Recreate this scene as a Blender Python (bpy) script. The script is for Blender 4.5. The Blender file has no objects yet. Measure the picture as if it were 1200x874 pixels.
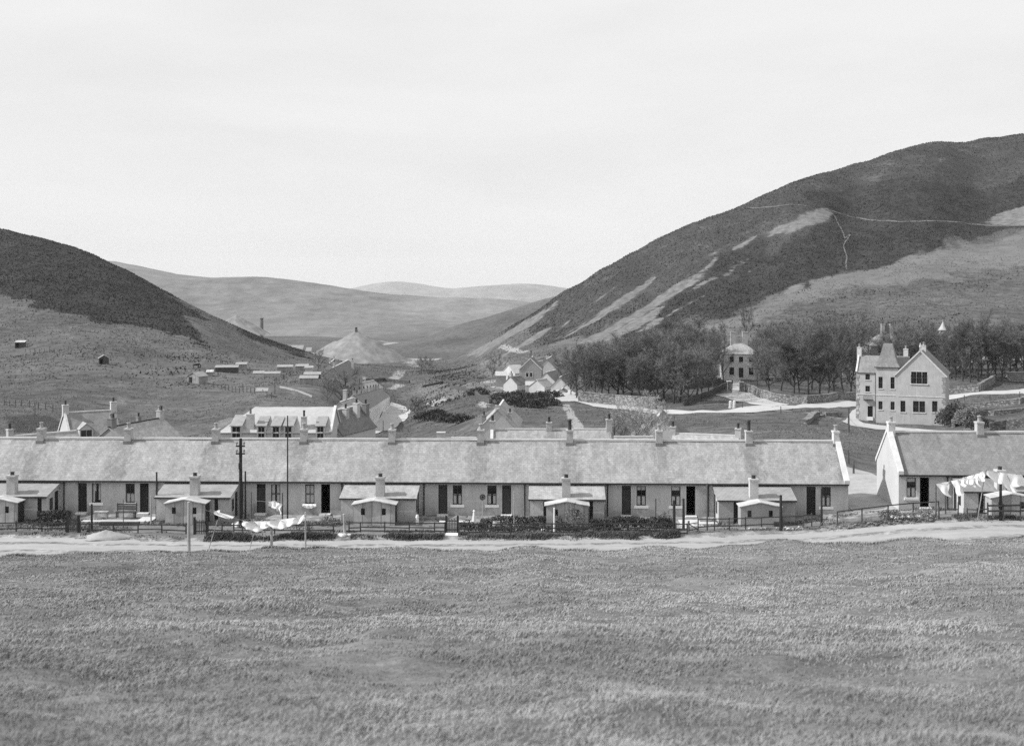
import bpy, bmesh, math, random
import numpy as np
from mathutils import Vector, Matrix

# ------------------------------------------------------------------ camera, light, exposure
scene = bpy.context.scene
COL = scene.collection
R = math.radians
F = 1500.0          # focal length in pixels of the 1200 px wide plate
HY = 320.0          # row of the horizon on the plate (the lens board was lowered)
cam_d = bpy.data.cameras.new('camera'); cam = bpy.data.objects.new('camera', cam_d); COL.objects.link(cam)
cam_d.sensor_width = 36.0; cam_d.lens = 36.0 * F / 1200.0
cam_d.shift_y = -(437.0 - HY) / 1200.0
cam_d.clip_start = 0.1; cam_d.clip_end = 30000.0
cam.location = (0, 0, 0); cam.rotation_euler = (R(90), 0, 0)
cam_d.dof.use_dof = True; cam_d.dof.focus_distance = 95.0; cam_d.dof.aperture_fstop = 1.6
scene.camera = cam

SUN_EL, SUN_FRONT = 40.0, 5.0
sd = Vector((-math.cos(R(SUN_EL)) * math.cos(R(SUN_FRONT)), -math.cos(R(SUN_EL)) * math.sin(R(SUN_FRONT)), math.sin(R(SUN_EL))))
sun_d = bpy.data.lights.new('sun', 'SUN'); sun_d.energy = 4.0; sun_d.angle = R(0.53); sun_d.color = (1, 1, 1)
sun = bpy.data.objects.new('sun', sun_d); COL.objects.link(sun)
sun.rotation_euler = sd.to_track_quat('Z', 'Y').to_euler(); sun.location = sd * 300

world = bpy.data.worlds.new("World"); scene.world = world; world.use_nodes = True
wn = world.node_tree.nodes; wl = world.node_tree.links
wn.clear()
w_out = wn.new('ShaderNodeOutputWorld'); w_bg = wn.new('ShaderNodeBackground'); w_bg.inputs['Strength'].default_value = 0.10
w_sky = wn.new('ShaderNodeTexSky'); w_sky.sky_type = 'NISHITA'; w_sky.sun_disc = False
w_sky.sun_elevation = R(SUN_EL); w_sky.sun_rotation = math.atan2(sd.x, sd.y); w_sky.altitude = 400
w_sky.air_density = 1.0; w_sky.dust_density = 2.0
w_bw = wn.new('ShaderNodeRGBToBW')                                   # a black and white plate
w_tc = wn.new('ShaderNodeTexCoord')
w_map = wn.new('ShaderNodeMapping'); w_map.inputs['Scale'].default_value = (2.2, 2.2, 9.0)
w_no = wn.new('ShaderNodeTexNoise'); w_no.inputs['Scale'].default_value = 1.7; w_no.inputs['Detail'].default_value = 7; w_no.inputs['Roughness'].default_value = 0.55; w_no.inputs['Distortion'].default_value = 0.3
w_cr = wn.new('ShaderNodeMapRange'); w_cr.inputs[1].default_value = 0.36; w_cr.inputs[2].default_value = 0.72; w_cr.inputs[3].default_value = 7.8; w_cr.inputs[4].default_value = 7.05
w_mix = wn.new('ShaderNodeMix'); w_mix.data_type = 'FLOAT'; w_mix.inputs[0].default_value = 0.86      # thin cloud veil over the sky
wl.new(w_tc.outputs['Generated'], w_map.inputs['Vector']); wl.new(w_map.outputs[0], w_no.inputs['Vector'])
wl.new(w_no.outputs['Fac'], w_cr.inputs[0]); wl.new(w_sky.outputs[0], w_bw.inputs[0])
wl.new(w_bw.outputs[0], w_mix.inputs[2]); wl.new(w_cr.outputs[0], w_mix.inputs[3])
wl.new(w_mix.outputs[0], w_bg.inputs['Color']); wl.new(w_bg.outputs[0], w_out.inputs['Surface'])

vs = scene.view_settings
vs.view_transform = 'Standard'; vs.look = 'None'; vs.exposure = 0.3; vs.gamma = 1.0; vs.use_curve_mapping = False
scene.cycles.use_denoising = False
scene.cycles.max_bounces = 6; scene.cycles.diffuse_bounces = 3; scene.cycles.glossy_bounces = 2
scene.cycles.transmission_bounces = 2; scene.cycles.volume_bounces = 1; scene.cycles.transparent_max_bounces = 6
scene.cycles.sample_clamp_indirect = 4.0
rng = np.random.default_rng(11); random.seed(11)

# ------------------------------------------------------------------ terrain heights
def _hash(ix, iy, seed):
    h = (ix.astype(np.int64) * 374761393 + iy.astype(np.int64) * 668265263 + seed * 974634777) & 0xffffffff
    h = ((h ^ (h >> 13)) * 1274126177) & 0xffffffff
    return ((h ^ (h >> 16)) & 0xffff) / 65535.0
def vnoise(x, y, seed=0):
    x = np.asarray(x, float); y = np.asarray(y, float)
    ix = np.floor(x); iy = np.floor(y); fx = x - ix; fy = y - iy
    fx = fx * fx * fx * (fx * (fx * 6 - 15) + 10); fy = fy * fy * fy * (fy * (fy * 6 - 15) + 10)
    a = _hash(ix, iy, seed); b = _hash(ix + 1, iy, seed); c = _hash(ix, iy + 1, seed); d = _hash(ix + 1, iy + 1, seed)
    return (a * (1 - fx) + b * fx) * (1 - fy) + (c * (1 - fx) + d * fx) * fy - 0.5
def fbm(x, y, oct=4, seed=0):
    s = 0; a = 1.0
    for k in range(oct):
        s = s + a * vnoise(np.asarray(x) * 2 ** k + 17.3 * k, np.asarray(y) * 2 ** k - 9.1 * k, seed + k); a *= 0.5
    return s
def sstep(a, b, x):
    t = np.clip((np.asarray(x, float) - a) / (b - a), 0, 1); return t * t * (3 - 2 * t)

GZ = -16.65                                       # ground at the foot of the long terrace
def row_level(X):                                 # the lane and the second terrace climb to the right
    return GZ + 0.74 * sstep(17, 29, X)
_EX = np.array([-60, -36, -30, -26, -20, -10, -5, 0, 5, 10, 12.5, 15, 20, 30, 60], float)
_EZ = np.array([-16.9, -16.78, -16.55, -16.35, -16.28, -15.84, -15.98, -16.02, -16.16, -16.07, -15.8, -15.62, -15.52, -15.28, -14.6])
_FX = np.array([-60, -30, -20, -10, 0, 8, 13, 16.5, 22, 27, 32, 60], float)
_FY = np.array([80.2, 80.0, 78.9, 79.3, 79.4, 79.8, 80.4, 81.1, 81.6, 81.3, 82.0, 83.0])
def field_edge(X):                                # where the meadow breaks off in a low bank above the lane
    return 74.3 + 0.4 * np.sin(X * 0.21) + 0.3 * np.sin(X * 0.83 + 1) + 0.15 * np.sin(X * 2.1)
def verge(X): return np.interp(X, _FX, _FY) + 0.12 * np.sin(X * 1.3) + 0.1 * np.sin(X * 3.1)
def near_h(X, Y):
    X = np.asarray(X, float); Y = np.asarray(Y, float)
    L = row_level(X); ye = field_edge(X); zb = np.interp(X, _EX, _EZ) + 0.05 * np.sin(X * 1.7) + 0.05 * np.sin(X * 0.9)
    u = np.clip(Y, -60, 200) / ye
    fld = -1.75 + (zb + 1.75) * u - 0.45 * np.sin(np.clip(u, 0, 1) * math.pi)
    fld = fld + (0.36 * fbm(X * 0.11, Y * 0.09, 3, 5) + 0.17 * fbm(X * 0.6, Y * 0.6, 3, 8)) * sstep(0, 9, Y) * (1 - 0.8 * sstep(0.8, 0.97, u))
    lane = L + 0.02 + 0.05 * fbm(X * 0.3, Y * 0.5, 2, 3)
    t = sstep(-0.2, 1.1, Y - ye)
    h = fld * (1 - t) + lane * t
    yv = verge(X)                                  # far edge of the lane, then a low verge bank
    h = h + 0.16 * sstep(0.0, 0.5, Y - yv) * (1 - sstep(1.2, 4.0, Y - yv))
    return h

def P(px, py, Y): return ((px - 600) * Y / F, Y, -(py - HY) * Y / F)
_img_pts = [  # image pixels (column, row), each with a guessed depth in metres
 (0,500,190),(0,470,260),(0,430,350),(0,403,420),(0,375,475),(0,347,525),(0,300,595),(0,270,665),
 (-160,480,230),(-160,400,400),(-160,330,520),(-160,250,600),(-160,205,690),
 (100,500,200),(100,480,240),(100,440,315),(100,405,400),(100,373,485),(100,330,565),(100,296,650),
 (50,281,658),(150,318,640),(150,360,530),
 (200,505,220),(200,470,270),(200,440,330),(200,418,390),(200,396,455),(200,367,545),(200,346,630),
 (235,404,440),(238,381,540),(238,364,640),(270,381,655),(300,394,665),(330,406,690),(360,417,720),
 (300,470,250),(300,445,320),(300,425,420),(300,408,540),(340,455,280),(350,435,370),(350,424,520),
 (432,508,232),(446,496,280),(462,486,350),(482,479,420),(395,470,270),(400,448,320),(400,436,420),(410,427,600),
 (420,423,860),(480,424,820),(530,421,830),(370,421,900),(500,436,600),(500,455,450),(500,470,360),(520,490,250),
 (560,500,205),(540,470,290),(540,447,450),(540,432,600),(560,418,720),
 (620,482,235),(660,469,272),(600,462,310),(625,456,335),(600,438,400),(600,416,510),(600,398,630),
 (660,440,350),(660,415,450),(660,388,560),(660,366,640),
 (540,419,770),(570,402,750),(600,382,735),(630,364,720),(660,341.5,705),(700,320,695),(735,300,692),(770,280.5,690),(800,267,694),(830,256,700),(865,243.5,712),(900,228,720),(930,216,730),(960,204.5,740),(1000,192.5,756),(1040,182.5,770),(1070,176,786),(1100,169.5,800),(1150,164.5,818),(1195,161.5,835),(1260,157,850),(1340,152,860),
 (700,487,225),(760,470,270),(760,441,330),(760,410,420),(760,370,510),(760,335,600),
 (850,484,232),(860,453,290),(880,430,330),(880,390,420),(880,350,500),(880,300,590),
 (1000,494,228),(1100,498,228),(1000,472,262),(1000,461,290),(1000,420,350),(1000,380,430),(1000,330,510),(1000,280,590),(1000,240,660),
 (1150,500,205),(1150,480,240),(1150,458,278),(1150,422,335),(1150,385,405),(1150,340,480),(1150,290,560),(1150,240,640),(1150,200,710),
 (1340,470,270),(1340,400,400),(1340,300,540),(1340,220,680),
 (1000,548,110),(1000,526,132),(1000,510,165),(1150,520,150),(850,505,170),(700,512,170),(780,500,195),
]
_hid = [(-27,150,-21.8),(-10,150,-22.2),(-40,150,-21.5),(-55,150,-20.5),(5,160,-23.5),(20,150,-21.5),(-20,190,-26.2),(-8,190,-26),
 (-330,800,16),(-310,1000,-10),(-250,760,0),(-300,900,-22),(-200,750,-22),(-225,755,-14),(-175,760,-40),(-145,790,-56),(-180,900,-52),(-250,950,-55),(-200,1100,-62),(-110,850,-60),(-110,780,-56),(-145,850,-58),(-60,1000,-62),(0,1000,-60),(-100,1300,-68),(0,1300,-68),(100,1200,-60),(-300,1300,-66),
 (60,850,-52),(100,900,-40),(60,800,-40),(180,850,0),(250,900,20),(330,950,34),(450,1000,42),(600,1000,50),(300,1200,-30),(500,1300,-20),
 (-400,900,30),(-450,1200,-20)]
_pts = [P(*s) for s in _img_pts] + _hid
for _X in np.linspace(-46, 46, 9):
    for _Y in (88, 100, 110): _pts.append((_X * _Y / 88, _Y, float(row_level(_X)) - 0.0))
_pts = np.array(_pts, float)
YO = 40.0
def _dom(X, Y):
    w = np.maximum(Y + YO, 20.0); return 4.5 * X / w, np.log(w)
class TPS:
    def __init__(s, p, q, e, lam=2e-4):
        s.p, s.q = p, q; n = len(p)
        r2 = (p[:, None] - p[None]) ** 2 + (q[:, None] - q[None]) ** 2
        K = 0.5 * r2 * np.log(r2 + 1e-12) + lam * np.eye(n)
        A = np.zeros((n + 3, n + 3)); A[:n, :n] = K; A[:n, n] = 1; A[:n, n + 1] = p; A[:n, n + 2] = q
        A[n:, :n] = A[:n, n:].T
        s.w = np.linalg.solve(A, np.concatenate([e, np.zeros(3)]))
    def __call__(s, p, q):
        sh = np.shape(p); p = np.ravel(p); q = np.ravel(q); out = np.empty(len(p)); n = len(s.p)
        for i in range(0, len(p), 8000):
            r2 = (p[i:i + 8000, None] - s.p) ** 2 + (q[i:i + 8000, None] - s.q) ** 2
            out[i:i + 8000] = (0.5 * r2 * np.log(r2 + 1e-12)) @ s.w[:n] + s.w[n] + s.w[n + 1] * p[i:i + 8000] + s.w[n + 2] * q[i:i + 8000]
        return out.reshape(sh)
_p, _q = _dom(_pts[:, 0], _pts[:, 1])
_tps = TPS(_p, _q, _pts[:, 2] / (_pts[:, 1] + YO))
def height(X, Y):
    X = np.asarray(X, float); Y = np.asarray(Y, float)
    X, Y = np.broadcast_arrays(X, Y)
    far = np.zeros(X.shape); m = Y > 95
    if m.any():
        p, q = _dom(X[m], np.minimum(Y[m], 1400.0)); z = _tps(np.clip(p, -2.6, 2.6), q) * (np.minimum(Y[m], 1400.0) + YO)
        z = z + 1.5 * fbm(X[m] / 60, Y[m] / 60, 4, 21) * sstep(150, 420, Y[m]) * (1 - .75 * sstep(560, 700, Y[m])) + 0.75 * fbm(X[m] / 9, Y[m] / 9, 3, 31) * sstep(110, 220, Y[m])
        b = sstep(1150, 1500, Y[m]); far[m] = z * (1 - b) + b * (-68 - 0.03 * (Y[m] - 1300))
    t = sstep(98, 112, Y)
    return near_h(X, np.minimum(Y, 115)) * (1 - t) + far * t
def hz(X, Y): return float(height(np.array([X]), np.array([Y]))[0])
_ys = np.exp(np.linspace(math.log(4), math.log(1400), 900))
def G(px, py):                                     # the ground point seen at an image column and row
    tx = (px - 600) / F; tz = -(py - HY) / F
    d = tz * _ys - height(tx * _ys, _ys)
    k = np.where(d < 0)[0]
    if not len(k): return None
    i = k[0]; a, b = _ys[max(i - 1, 0)], _ys[i]
    for _ in range(18):
        c = 0.5 * (a + b)
        if tz * c - hz(tx * c, c) < 0: b = c
        else: a = c
    return (tx * b, b, tz * b)

# ------------------------------------------------------------------ mesh tools
class MB:
    def __init__(s): s.v = []; s.f = []
    def add(s, vs, fs):
        n = len(s.v); s.v.extend([tuple(map(float, p)) for p in vs]); s.f.extend([tuple(i + n for i in f) for f in fs]); return s
    def poly(s, *pts): return s.add(pts, [tuple(range(len(pts)))])
    def box(s, x0, x1, y0, y1, z0, z1):
        return s.add([(x0,y0,z0),(x1,y0,z0),(x1,y1,z0),(x0,y1,z0),(x0,y0,z1),(x1,y0,z1),(x1,y1,z1),(x0,y1,z1)],
                     [(0,3,2,1),(4,5,6,7),(0,1,5,4),(1,2,6,5),(2,3,7,6),(3,0,4,7)])
    def beam(s, a, b, w, h=None, up=(0, 0, 1)):      # squared timber between two points
        a = Vector(a); b = Vector(b); h = h or w; d = (b - a).normalized(); up = Vector(up)
        if abs(d.dot(up)) > 0.98: up = Vector((0, 1, 0))
        x = d.cross(up).normalized() * (w / 2); y = x.cross(d).normalized() * (h / 2)
        vs = [p + sx * x + sy * y for p in (a, b) for sx, sy in ((-1,-1),(1,-1),(1,1),(-1,1))]
        return s.add(vs, [(0,1,2,3),(7,6,5,4),(0,4,5,1),(1,5,6,2),(2,6,7,3),(3,7,4,0)])
    def tube(s, a, b, r0, r1=None, n=8, cap=True):
        a = Vector(a); b = Vector(b); r1 = r0 if r1 is None else r1; d = (b - a).normalized()
        x = d.orthogonal().normalized(); y = d.cross(x)
        vs = [p + r * (math.cos(t) * x + math.sin(t) * y) for p, r in ((a, r0), (b, r1)) for t in [2 * math.pi * k / n for k in range(n)]]
        fs = [(k, (k + 1) % n, n + (k + 1) % n, n + k) for k in range(n)]
        if cap: fs += [tuple(range(n))[::-1], tuple(range(n, 2 * n))]
        return s.add(vs, fs)
    def lathe(s, prof, n=10, c=(0, 0, 0)):
        vs = [(c[0] + r * math.cos(2 * math.pi * k / n), c[1] + r * math.sin(2 * math.pi * k / n), c[2] + z) for r, z in prof for k in range(n)]
        fs = [(i * n + k, i * n + (k + 1) % n, (i + 1) * n + (k + 1) % n, (i + 1) * n + k) for i in range(len(prof) - 1) for k in range(n)]
        fs += [tuple(range(n))[::-1], tuple(range((len(prof) - 1) * n, len(prof) * n))]
        return s.add(vs, fs)
    def prism(s, pts, d):                            # polygon pushed along the vector d
        n = len(pts); d = Vector(d); vs = [Vector(p) for p in pts]; vs += [p + d for p in vs]
        return s.add(vs, [tuple(range(n))[::-1], tuple(range(n, 2 * n))] + [(k, (k + 1) % n, n + (k + 1) % n, n + k) for k in range(n)])
    def panel(s, o, u, v, W, H, ops=(), depth=0.14):  # wall face with real openings and their reveals
        o = Vector(o); u = Vector(u); v = Vector(v); n = v.cross(u)
        xs = sorted({0, W, *[a for q in ops for a in (q[0], q[1])]}); zs = sorted({0, H, *[a for q in ops for a in (q[2], q[3])]})
        for i in range(len(xs) - 1):
            for j in range(len(zs) - 1):
                cx = (xs[i] + xs[i+1]) / 2; cz = (zs[j] + zs[j+1]) / 2
                if any(q[0] < cx < q[1] and q[2] < cz < q[3] for q in ops): continue
                s.poly(*[o + a * u + b * v for a, b in ((xs[i],zs[j]),(xs[i+1],zs[j]),(xs[i+1],zs[j+1]),(xs[i],zs[j+1]))])
        for a, b, c, d in [q[:4] for q in ops]:
            k = [o + p * u + q * v for p, q in ((a,c),(b,c),(b,d),(a,d))]
            for i in range(4): s.poly(k[i], k[i] + depth * n, k[(i+1) % 4] + depth * n, k[(i+1) % 4])
        return s
    def slope(s, A, B, C, D, nx=10, ny=7, t=0.10, amp=0.02, org=(0, 0, 0), closed=True):   # roof slab A-B eave, D-C ridge, a little uneven
        A, B, C, D = map(Vector, (A, B, C, D)); nrm = (B - A).cross(D - A).normalized(); top = []
        for j in range(ny + 1):
            for i in range(nx + 1):
                p = (A * (1 - i / nx) + B * (i / nx)) * (1 - j / ny) + (D * (1 - i / nx) + C * (i / nx)) * (j / ny)
                q = p + Vector(org); top.append(p + nrm * (amp * 2 * float(fbm(q.x * 0.9 + q.y * 0.3, q.z * 1.1 + q.y * 0.9, 2, 4))))
        n = len(top); w = nx + 1; vs = top + [p - nrm * t for p in top]; fs = []
        for j in range(ny):
            for i in range(nx):
                k = j * w + i; fs.append((k, k + 1, k + w + 1, k + w)); fs.append((n + k, n + k + w, n + k + w + 1, n + k + 1))
        for i in range(nx): fs.append((i, n + i, n + i + 1, i + 1))
        if closed:
            for i in range(nx): k = ny * w + i; fs.append((k, k + 1, n + k + 1, n + k))
            for j in range(ny):
                k = j * w; fs.append((k, k + w, n + k + w, n + k)); k += nx; fs.append((k, n + k, n + k + w, k + w))
        return s.add(vs, fs)
    def build(s, name, mat, parent=None, smooth=False, uvo=(0, 0, 0)):
        me = bpy.data.meshes.new(name); me.from_pydata(s.v, [], s.f); me.update()
        if len(s.f) and len(s.f) < 60000: auto_uv(me, uvo)
        if smooth: me.polygons.foreach_set('use_smooth', [True] * len(me.polygons))
        return link(name, me, mat, parent)
def auto_uv(me, uvo):
    uv = me.uv_layers.new(name='UVMap'); np_, nl = len(me.polygons), len(me.loops)
    nor = np.empty(np_ * 3); me.polygons.foreach_get('normal', nor); nor = nor.reshape(-1, 3)
    lt = np.empty(np_, int); me.polygons.foreach_get('loop_total', lt)
    vi = np.empty(nl, int); me.loops.foreach_get('vertex_index', vi)
    co = np.empty(len(me.vertices) * 3); me.vertices.foreach_get('co', co); co = co.reshape(-1, 3) + np.array(uvo)
    nor = np.round(nor * 4) / 4 + 1e-9                                 # one frame per wall or slope
    nor /= np.linalg.norm(nor, axis=1)[:, None]
    t = np.stack([-nor[:, 1], nor[:, 0], 0 * nor[:, 0]], 1); ln = np.linalg.norm(t, axis=1); flat = ln < 0.05
    t[flat] = (1, 0, 0); ln[flat] = 1; t /= ln[:, None]; b = np.cross(nor, t)
    pi = np.repeat(np.arange(np_), lt); c = co[vi]
    out = np.stack([(c * t[pi]).sum(1), (c * b[pi]).sum(1)], 1)
    uv.data.foreach_set('uv', out.ravel())
def link(name, me, mat, parent=None):
    o = bpy.data.objects.new(name, me); COL.objects.link(o)
    if mat: me.materials.append(mat)
    if parent: o.parent = parent
    return o
def tag(o, label=None, cat=None, group=None, kind=None):
    for k, v in (('label', label), ('category', cat), ('group', group), ('kind', kind)):
        if v: o[k] = v
    return o
def thing(name, label, cat, loc=(0, 0, 0), rz=0.0, group=None):
    o = bpy.data.objects.new(name, None); COL.objects.link(o); o.location = loc; o.rotation_euler = (0, 0, rz); o.empty_display_size = 0.3
    return tag(o, label, cat, group)
def copy_tree(o, loc, rz=0, sc=1.0, label=None, group=None):
    r = o.copy(); COL.objects.link(r); r.location = loc; r.rotation_euler = (0, 0, rz); r.scale = (sc, sc, sc) if not isinstance(sc, tuple) else sc
    if label: r['label'] = label
    if group: r['group'] = group
    for ch in o.children:
        c = ch.copy(); COL.objects.link(c); c.parent = r
        for g in ch.children: d = g.copy(); COL.objects.link(d); d.parent = c
    return r
def quads_mesh(name, V, Fq, mat, parent=None, smooth=False):           # fast path for big arrays (faces of one size)
    me = bpy.data.meshes.new(name); V = np.asarray(V, np.float32); Fq = np.asarray(Fq, np.int32); k = Fq.shape[1]
    me.vertices.add(len(V)); me.vertices.foreach_set('co', V.ravel()); me.loops.add(Fq.size); me.polygons.add(len(Fq))
    me.loops.foreach_set('vertex_index', Fq.ravel()); me.polygons.foreach_set('loop_start', np.arange(0, Fq.size, k, dtype=np.int32))
    me.polygons.foreach_set('use_smooth', np.full(len(Fq), smooth)); me.update(calc_edges=True); me.validate()
    return link(name, me, mat, parent)

# ------------------------------------------------------------------ materials (a black and white plate: greys only)
M = {}
class NT:
    def __init__(s, name):
        s.m = bpy.data.materials.new(name); s.m.use_nodes = True; s.t = s.m.node_tree; s.n = s.t.nodes
        s.b = s.n['Principled BSDF']; s.out = s.n['Material Output']
    def node(s, typ, **kw):
        n = s.n.new(typ)
        for k, v in kw.items():
            if isinstance(k, str) and k.startswith('i_'): pass
            else: setattr(n, k, v)
        return n
    def link(s, a, b): s.t.links.new(a, b)
    def val(s, node, i, v): node.inputs[i].default_value = v
    def noise(s, vec, scale, detail=4, rough=0.6, dist=0.0):
        n = s.node('ShaderNodeTexNoise'); s.val(n, 'Scale', scale); s.val(n, 'Detail', detail); s.val(n, 'Roughness', rough); s.val(n, 'Distortion', dist)
        if vec is not None: s.link(vec, n.inputs['Vector'])
        return n.outputs['Fac']
    def math(s, op, a, b=None, clamp=False):
        n = s.node('ShaderNodeMath', operation=op, use_clamp=clamp)
        for i, x in enumerate((a, b)):
            if x is None: continue
            if isinstance(x, (int, float)): n.inputs[i].default_value = x
            else: s.link(x, n.inputs[i])
        return n.outputs[0]
    def rng(s, x, a, b, c, d, smooth=False):
        n = s.node('ShaderNodeMapRange'); n.interpolation_type = 'SMOOTHSTEP' if smooth else 'LINEAR'
        s.link(x, n.inputs[0])
        for i, v in enumerate((a, b, c, d)): n.inputs[i + 1].default_value = v
        return n.outputs[0]
    def mix(s, f, a, b):
        n = s.node('ShaderNodeMix', data_type='FLOAT')
        for i, x in ((0, f), (2, a), (3, b)):
            if isinstance(x, (int, float)): n.inputs[i].default_value = x
            else: s.link(x, n.inputs[i])
        return n.outputs[0]
    def vec(s, src='Object', scale=None):
        if src == 'World': o = s.node('ShaderNodeNewGeometry').outputs['Position']
        else: o = s.node('ShaderNodeTexCoord').outputs[src]
        if scale:
            m = s.node('ShaderNodeMapping'); m.inputs['Scale'].default_value = scale; s.link(o, m.inputs['Vector']); o = m.outputs[0]
        return o
    def attr(s, name): return s.node('ShaderNodeAttribute', attribute_name=name).outputs['Fac']
    def finish(s, col, rough=0.9, bump=None, strength=0.3, dist=0.05, spec=0.25):
        s.link(col, s.b.inputs['Base Color']) if not isinstance(col, (int, float)) else s.val(s.b, 'Base Color', (col, col, col, 1))
        s.val(s.b, 'Roughness', rough); s.val(s.b, 'Specular IOR Level', spec)
        if bump is not None:
            bn = s.node('ShaderNodeBump'); s.val(bn, 'Strength', strength); s.val(bn, 'Distance', dist); s.link(bump, bn.inputs['Height']); s.link(bn.outputs[0], s.b.inputs['Normal'])
        return s.m
def plain(name, v, var=0.25, scale=2.0, fine=14.0, rough=0.9, bump=0.2, spec=0.25, src='World'):
    t = NT(name); p = t.vec(src); a = t.noise(p, scale, 5); b = t.noise(p, fine, 3)
    f = t.math('ADD', t.math('MULTIPLY', a, 0.65), t.math('MULTIPLY', b, 0.35))
    M[name] = t.finish(t.rng(f, 0.3, 0.7, v * (1 - var), v * (1 + var)), rough, b, bump, 0.03, spec); return M[name]
def harl(name, v, var=0.16):                                          # rough-cast wall with rain streaks and splash at the foot
    t = NT(name); p = t.vec('World'); a = t.noise(p, 0.7, 6, 0.65); s_ = t.noise(t.vec('World', (2.2, 2.2, 0.22)), 1.6, 5, 0.7); b = t.noise(p, 9, 4, 0.7)
    f = t.math('ADD', t.math('ADD', t.math('MULTIPLY', a, 0.4), t.math('MULTIPLY', s_, 0.35)), t.math('MULTIPLY', b, 0.25))
    c = t.rng(f, 0.36, 0.64, v * (1 - var), v * (1 + var))
    if name == 'wall_harl':                            # mud splashed up from the yard and a few damp blooms
        sz = t.node('ShaderNodeSeparateXYZ'); t.link(p, sz.inputs[0]); k = t.math('ADD', sz.outputs[2], t.rng(t.noise(p, 1.1, 5, .7), .3, .7, -.45, .45)); c = t.math('MULTIPLY', c, t.rng(k, -16.65, -16.0, .72, 1.0, True))
        c = t.math('MULTIPLY', c, t.rng(t.noise(p, .38, 4, .6), .60, .70, 1.0, .72, True))
    M[name] = t.finish(c, 0.95, b, 0.35, 0.04, 0.15); return M[name]
def slate(name, v, w=0.26, h=0.17, var=0.16, blotch=0.12):
    t = NT(name); uv = t.vec('UV'); br = t.node('ShaderNodeTexBrick'); t.link(uv, br.inputs['Vector'])
    for k, x in (('Scale', 1.0), ('Mortar Size', 0.012), ('Mortar Smooth', 0.4), ('Brick Width', w), ('Row Height', h), ('Bias', 0.0)): t.val(br, k, x)
    t.val(br, 'Color1', (1 - var,) * 3 + (1,)); t.val(br, 'Color2', (1 + var,) * 3 + (1,)); t.val(br, 'Mortar', (0.74,) * 3 + (1,)); br.offset = 0.5
    sp = t.node('ShaderNodeSeparateColor'); t.link(br.outputs['Color'], sp.inputs[0])
    n1 = t.noise(t.vec('World'), 0.55, 5, 0.6); n2 = t.noise(t.vec('World', (1, 0.6, 0.6)), 2.6, 5, 0.8, 0.8); n3 = t.noise(t.vec('World', (2.5, 0.4, 0.4)), 1.0, 4, 0.6)
    f = t.math('MULTIPLY', t.rng(n1, 0.3, 0.7, 1 - blotch, 1 + blotch), t.rng(n2, 0.36, 0.64, 0.82, 1.18))
    f = t.math('MULTIPLY', f, t.rng(n3, 0.35, 0.7, 1.06, 0.86))
    if name == 'roof_slate':                          # soot and moss run down the slates below each stack
        sx_ = t.node('ShaderNodeSeparateXYZ'); t.link(uv, sx_.inputs[0]); k = t.math('ADD', t.math('DIVIDE', t.math('SUBTRACT', sx_.outputs[0], 22.9), 6.3), 40.5)
        dd = t.math('MULTIPLY', t.math('ABSOLUTE', t.math('SUBTRACT', t.math('FRACT', k), 0.5)), 6.3); dd = t.math('ADD', dd, t.rng(n2, 0.3, 0.7, -.5, .5))
        f = t.math('MULTIPLY', f, t.rng(dd, .15, 1.0, .78, 1.0, True))
    c = t.math('MULTIPLY', t.math('MULTIPLY', sp.outputs[0], f), v)
    hgt = t.math('ADD', t.math('MULTIPLY', sp.outputs[0], 0.6), n2)
    M[name] = t.finish(c, 0.85, hgt, 0.5, 0.03, 0.2); return M[name]
def boards(name, v, axis=0, step=0.14, var=0.25, corr=False):          # boarding or corrugated sheet, from UV
    t = NT(name); uv = t.vec('UV'); sx = t.node('ShaderNodeSeparateXYZ'); t.link(uv, sx.inputs[0]); u = sx.outputs[axis]
    q = t.math('DIVIDE', u, step); fr = t.math('FRACT', q); fl = t.math('FLOOR', q)
    cb = t.node('ShaderNodeTexWhiteNoise', noise_dimensions='1D'); t.link(fl, cb.inputs['W'])
    if corr: hgt = t.math('SINE', t.math('MULTIPLY', q, 6.283)); lines = t.rng(hgt, -1, 1, 0.9, 1.06)
    else: hgt = t.rng(t.math('ABSOLUTE', t.math('SUBTRACT', fr, 0.5)), 0.38, 0.5, 1, 0, True); lines = t.rng(hgt, 0, 1, 0.6, 1.0)
    n = t.noise(t.vec('World'), 1.4, 5, 0.65); st = t.noise(t.vec('World', (3, 3, 0.3)), 1.5, 4, 0.7)
    f = t.math('MULTIPLY', t.rng(n, 0.3, 0.7, 1 - var, 1 + var), t.rng(st, 0.3, 0.7, 1 - var * .6, 1 + var * .6))
    if not corr: f = t.math('MULTIPLY', f, t.rng(cb.outputs['Value'], 0, 1, 0.85, 1.15))
    M[name] = t.finish(t.math('MULTIPLY', t.math('MULTIPLY', f, lines), v), 0.75, hgt, 0.4, 0.02, 0.3); return M[name]
def stones(name, v, sc=2.6, var=0.45):                                 # rubble walling
    t = NT(name); p = t.vec('World', (1, 1, 1.5)); vo = t.node('ShaderNodeTexVoronoi'); t.val(vo, 'Scale', sc); t.link(p, vo.inputs['Vector'])
    sp = t.node('ShaderNodeSeparateColor'); t.link(vo.outputs['Color'], sp.inputs[0]); n = t.noise(p, 9, 4)
    c = t.math('MULTIPLY', t.rng(sp.outputs[0], 0, 1, 1 - var, 1 + var), t.rng(n, 0.3, 0.7, 0.8, 1.2)); e = t.rng(vo.outputs['Distance'], 0.25, 0.6, 1.0, 0.55)
    M[name] = t.finish(t.math('MULTIPLY', t.math('MULTIPLY', c, e), v), 0.95, e, 0.6, 0.06, 0.15); return M[name]
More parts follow.
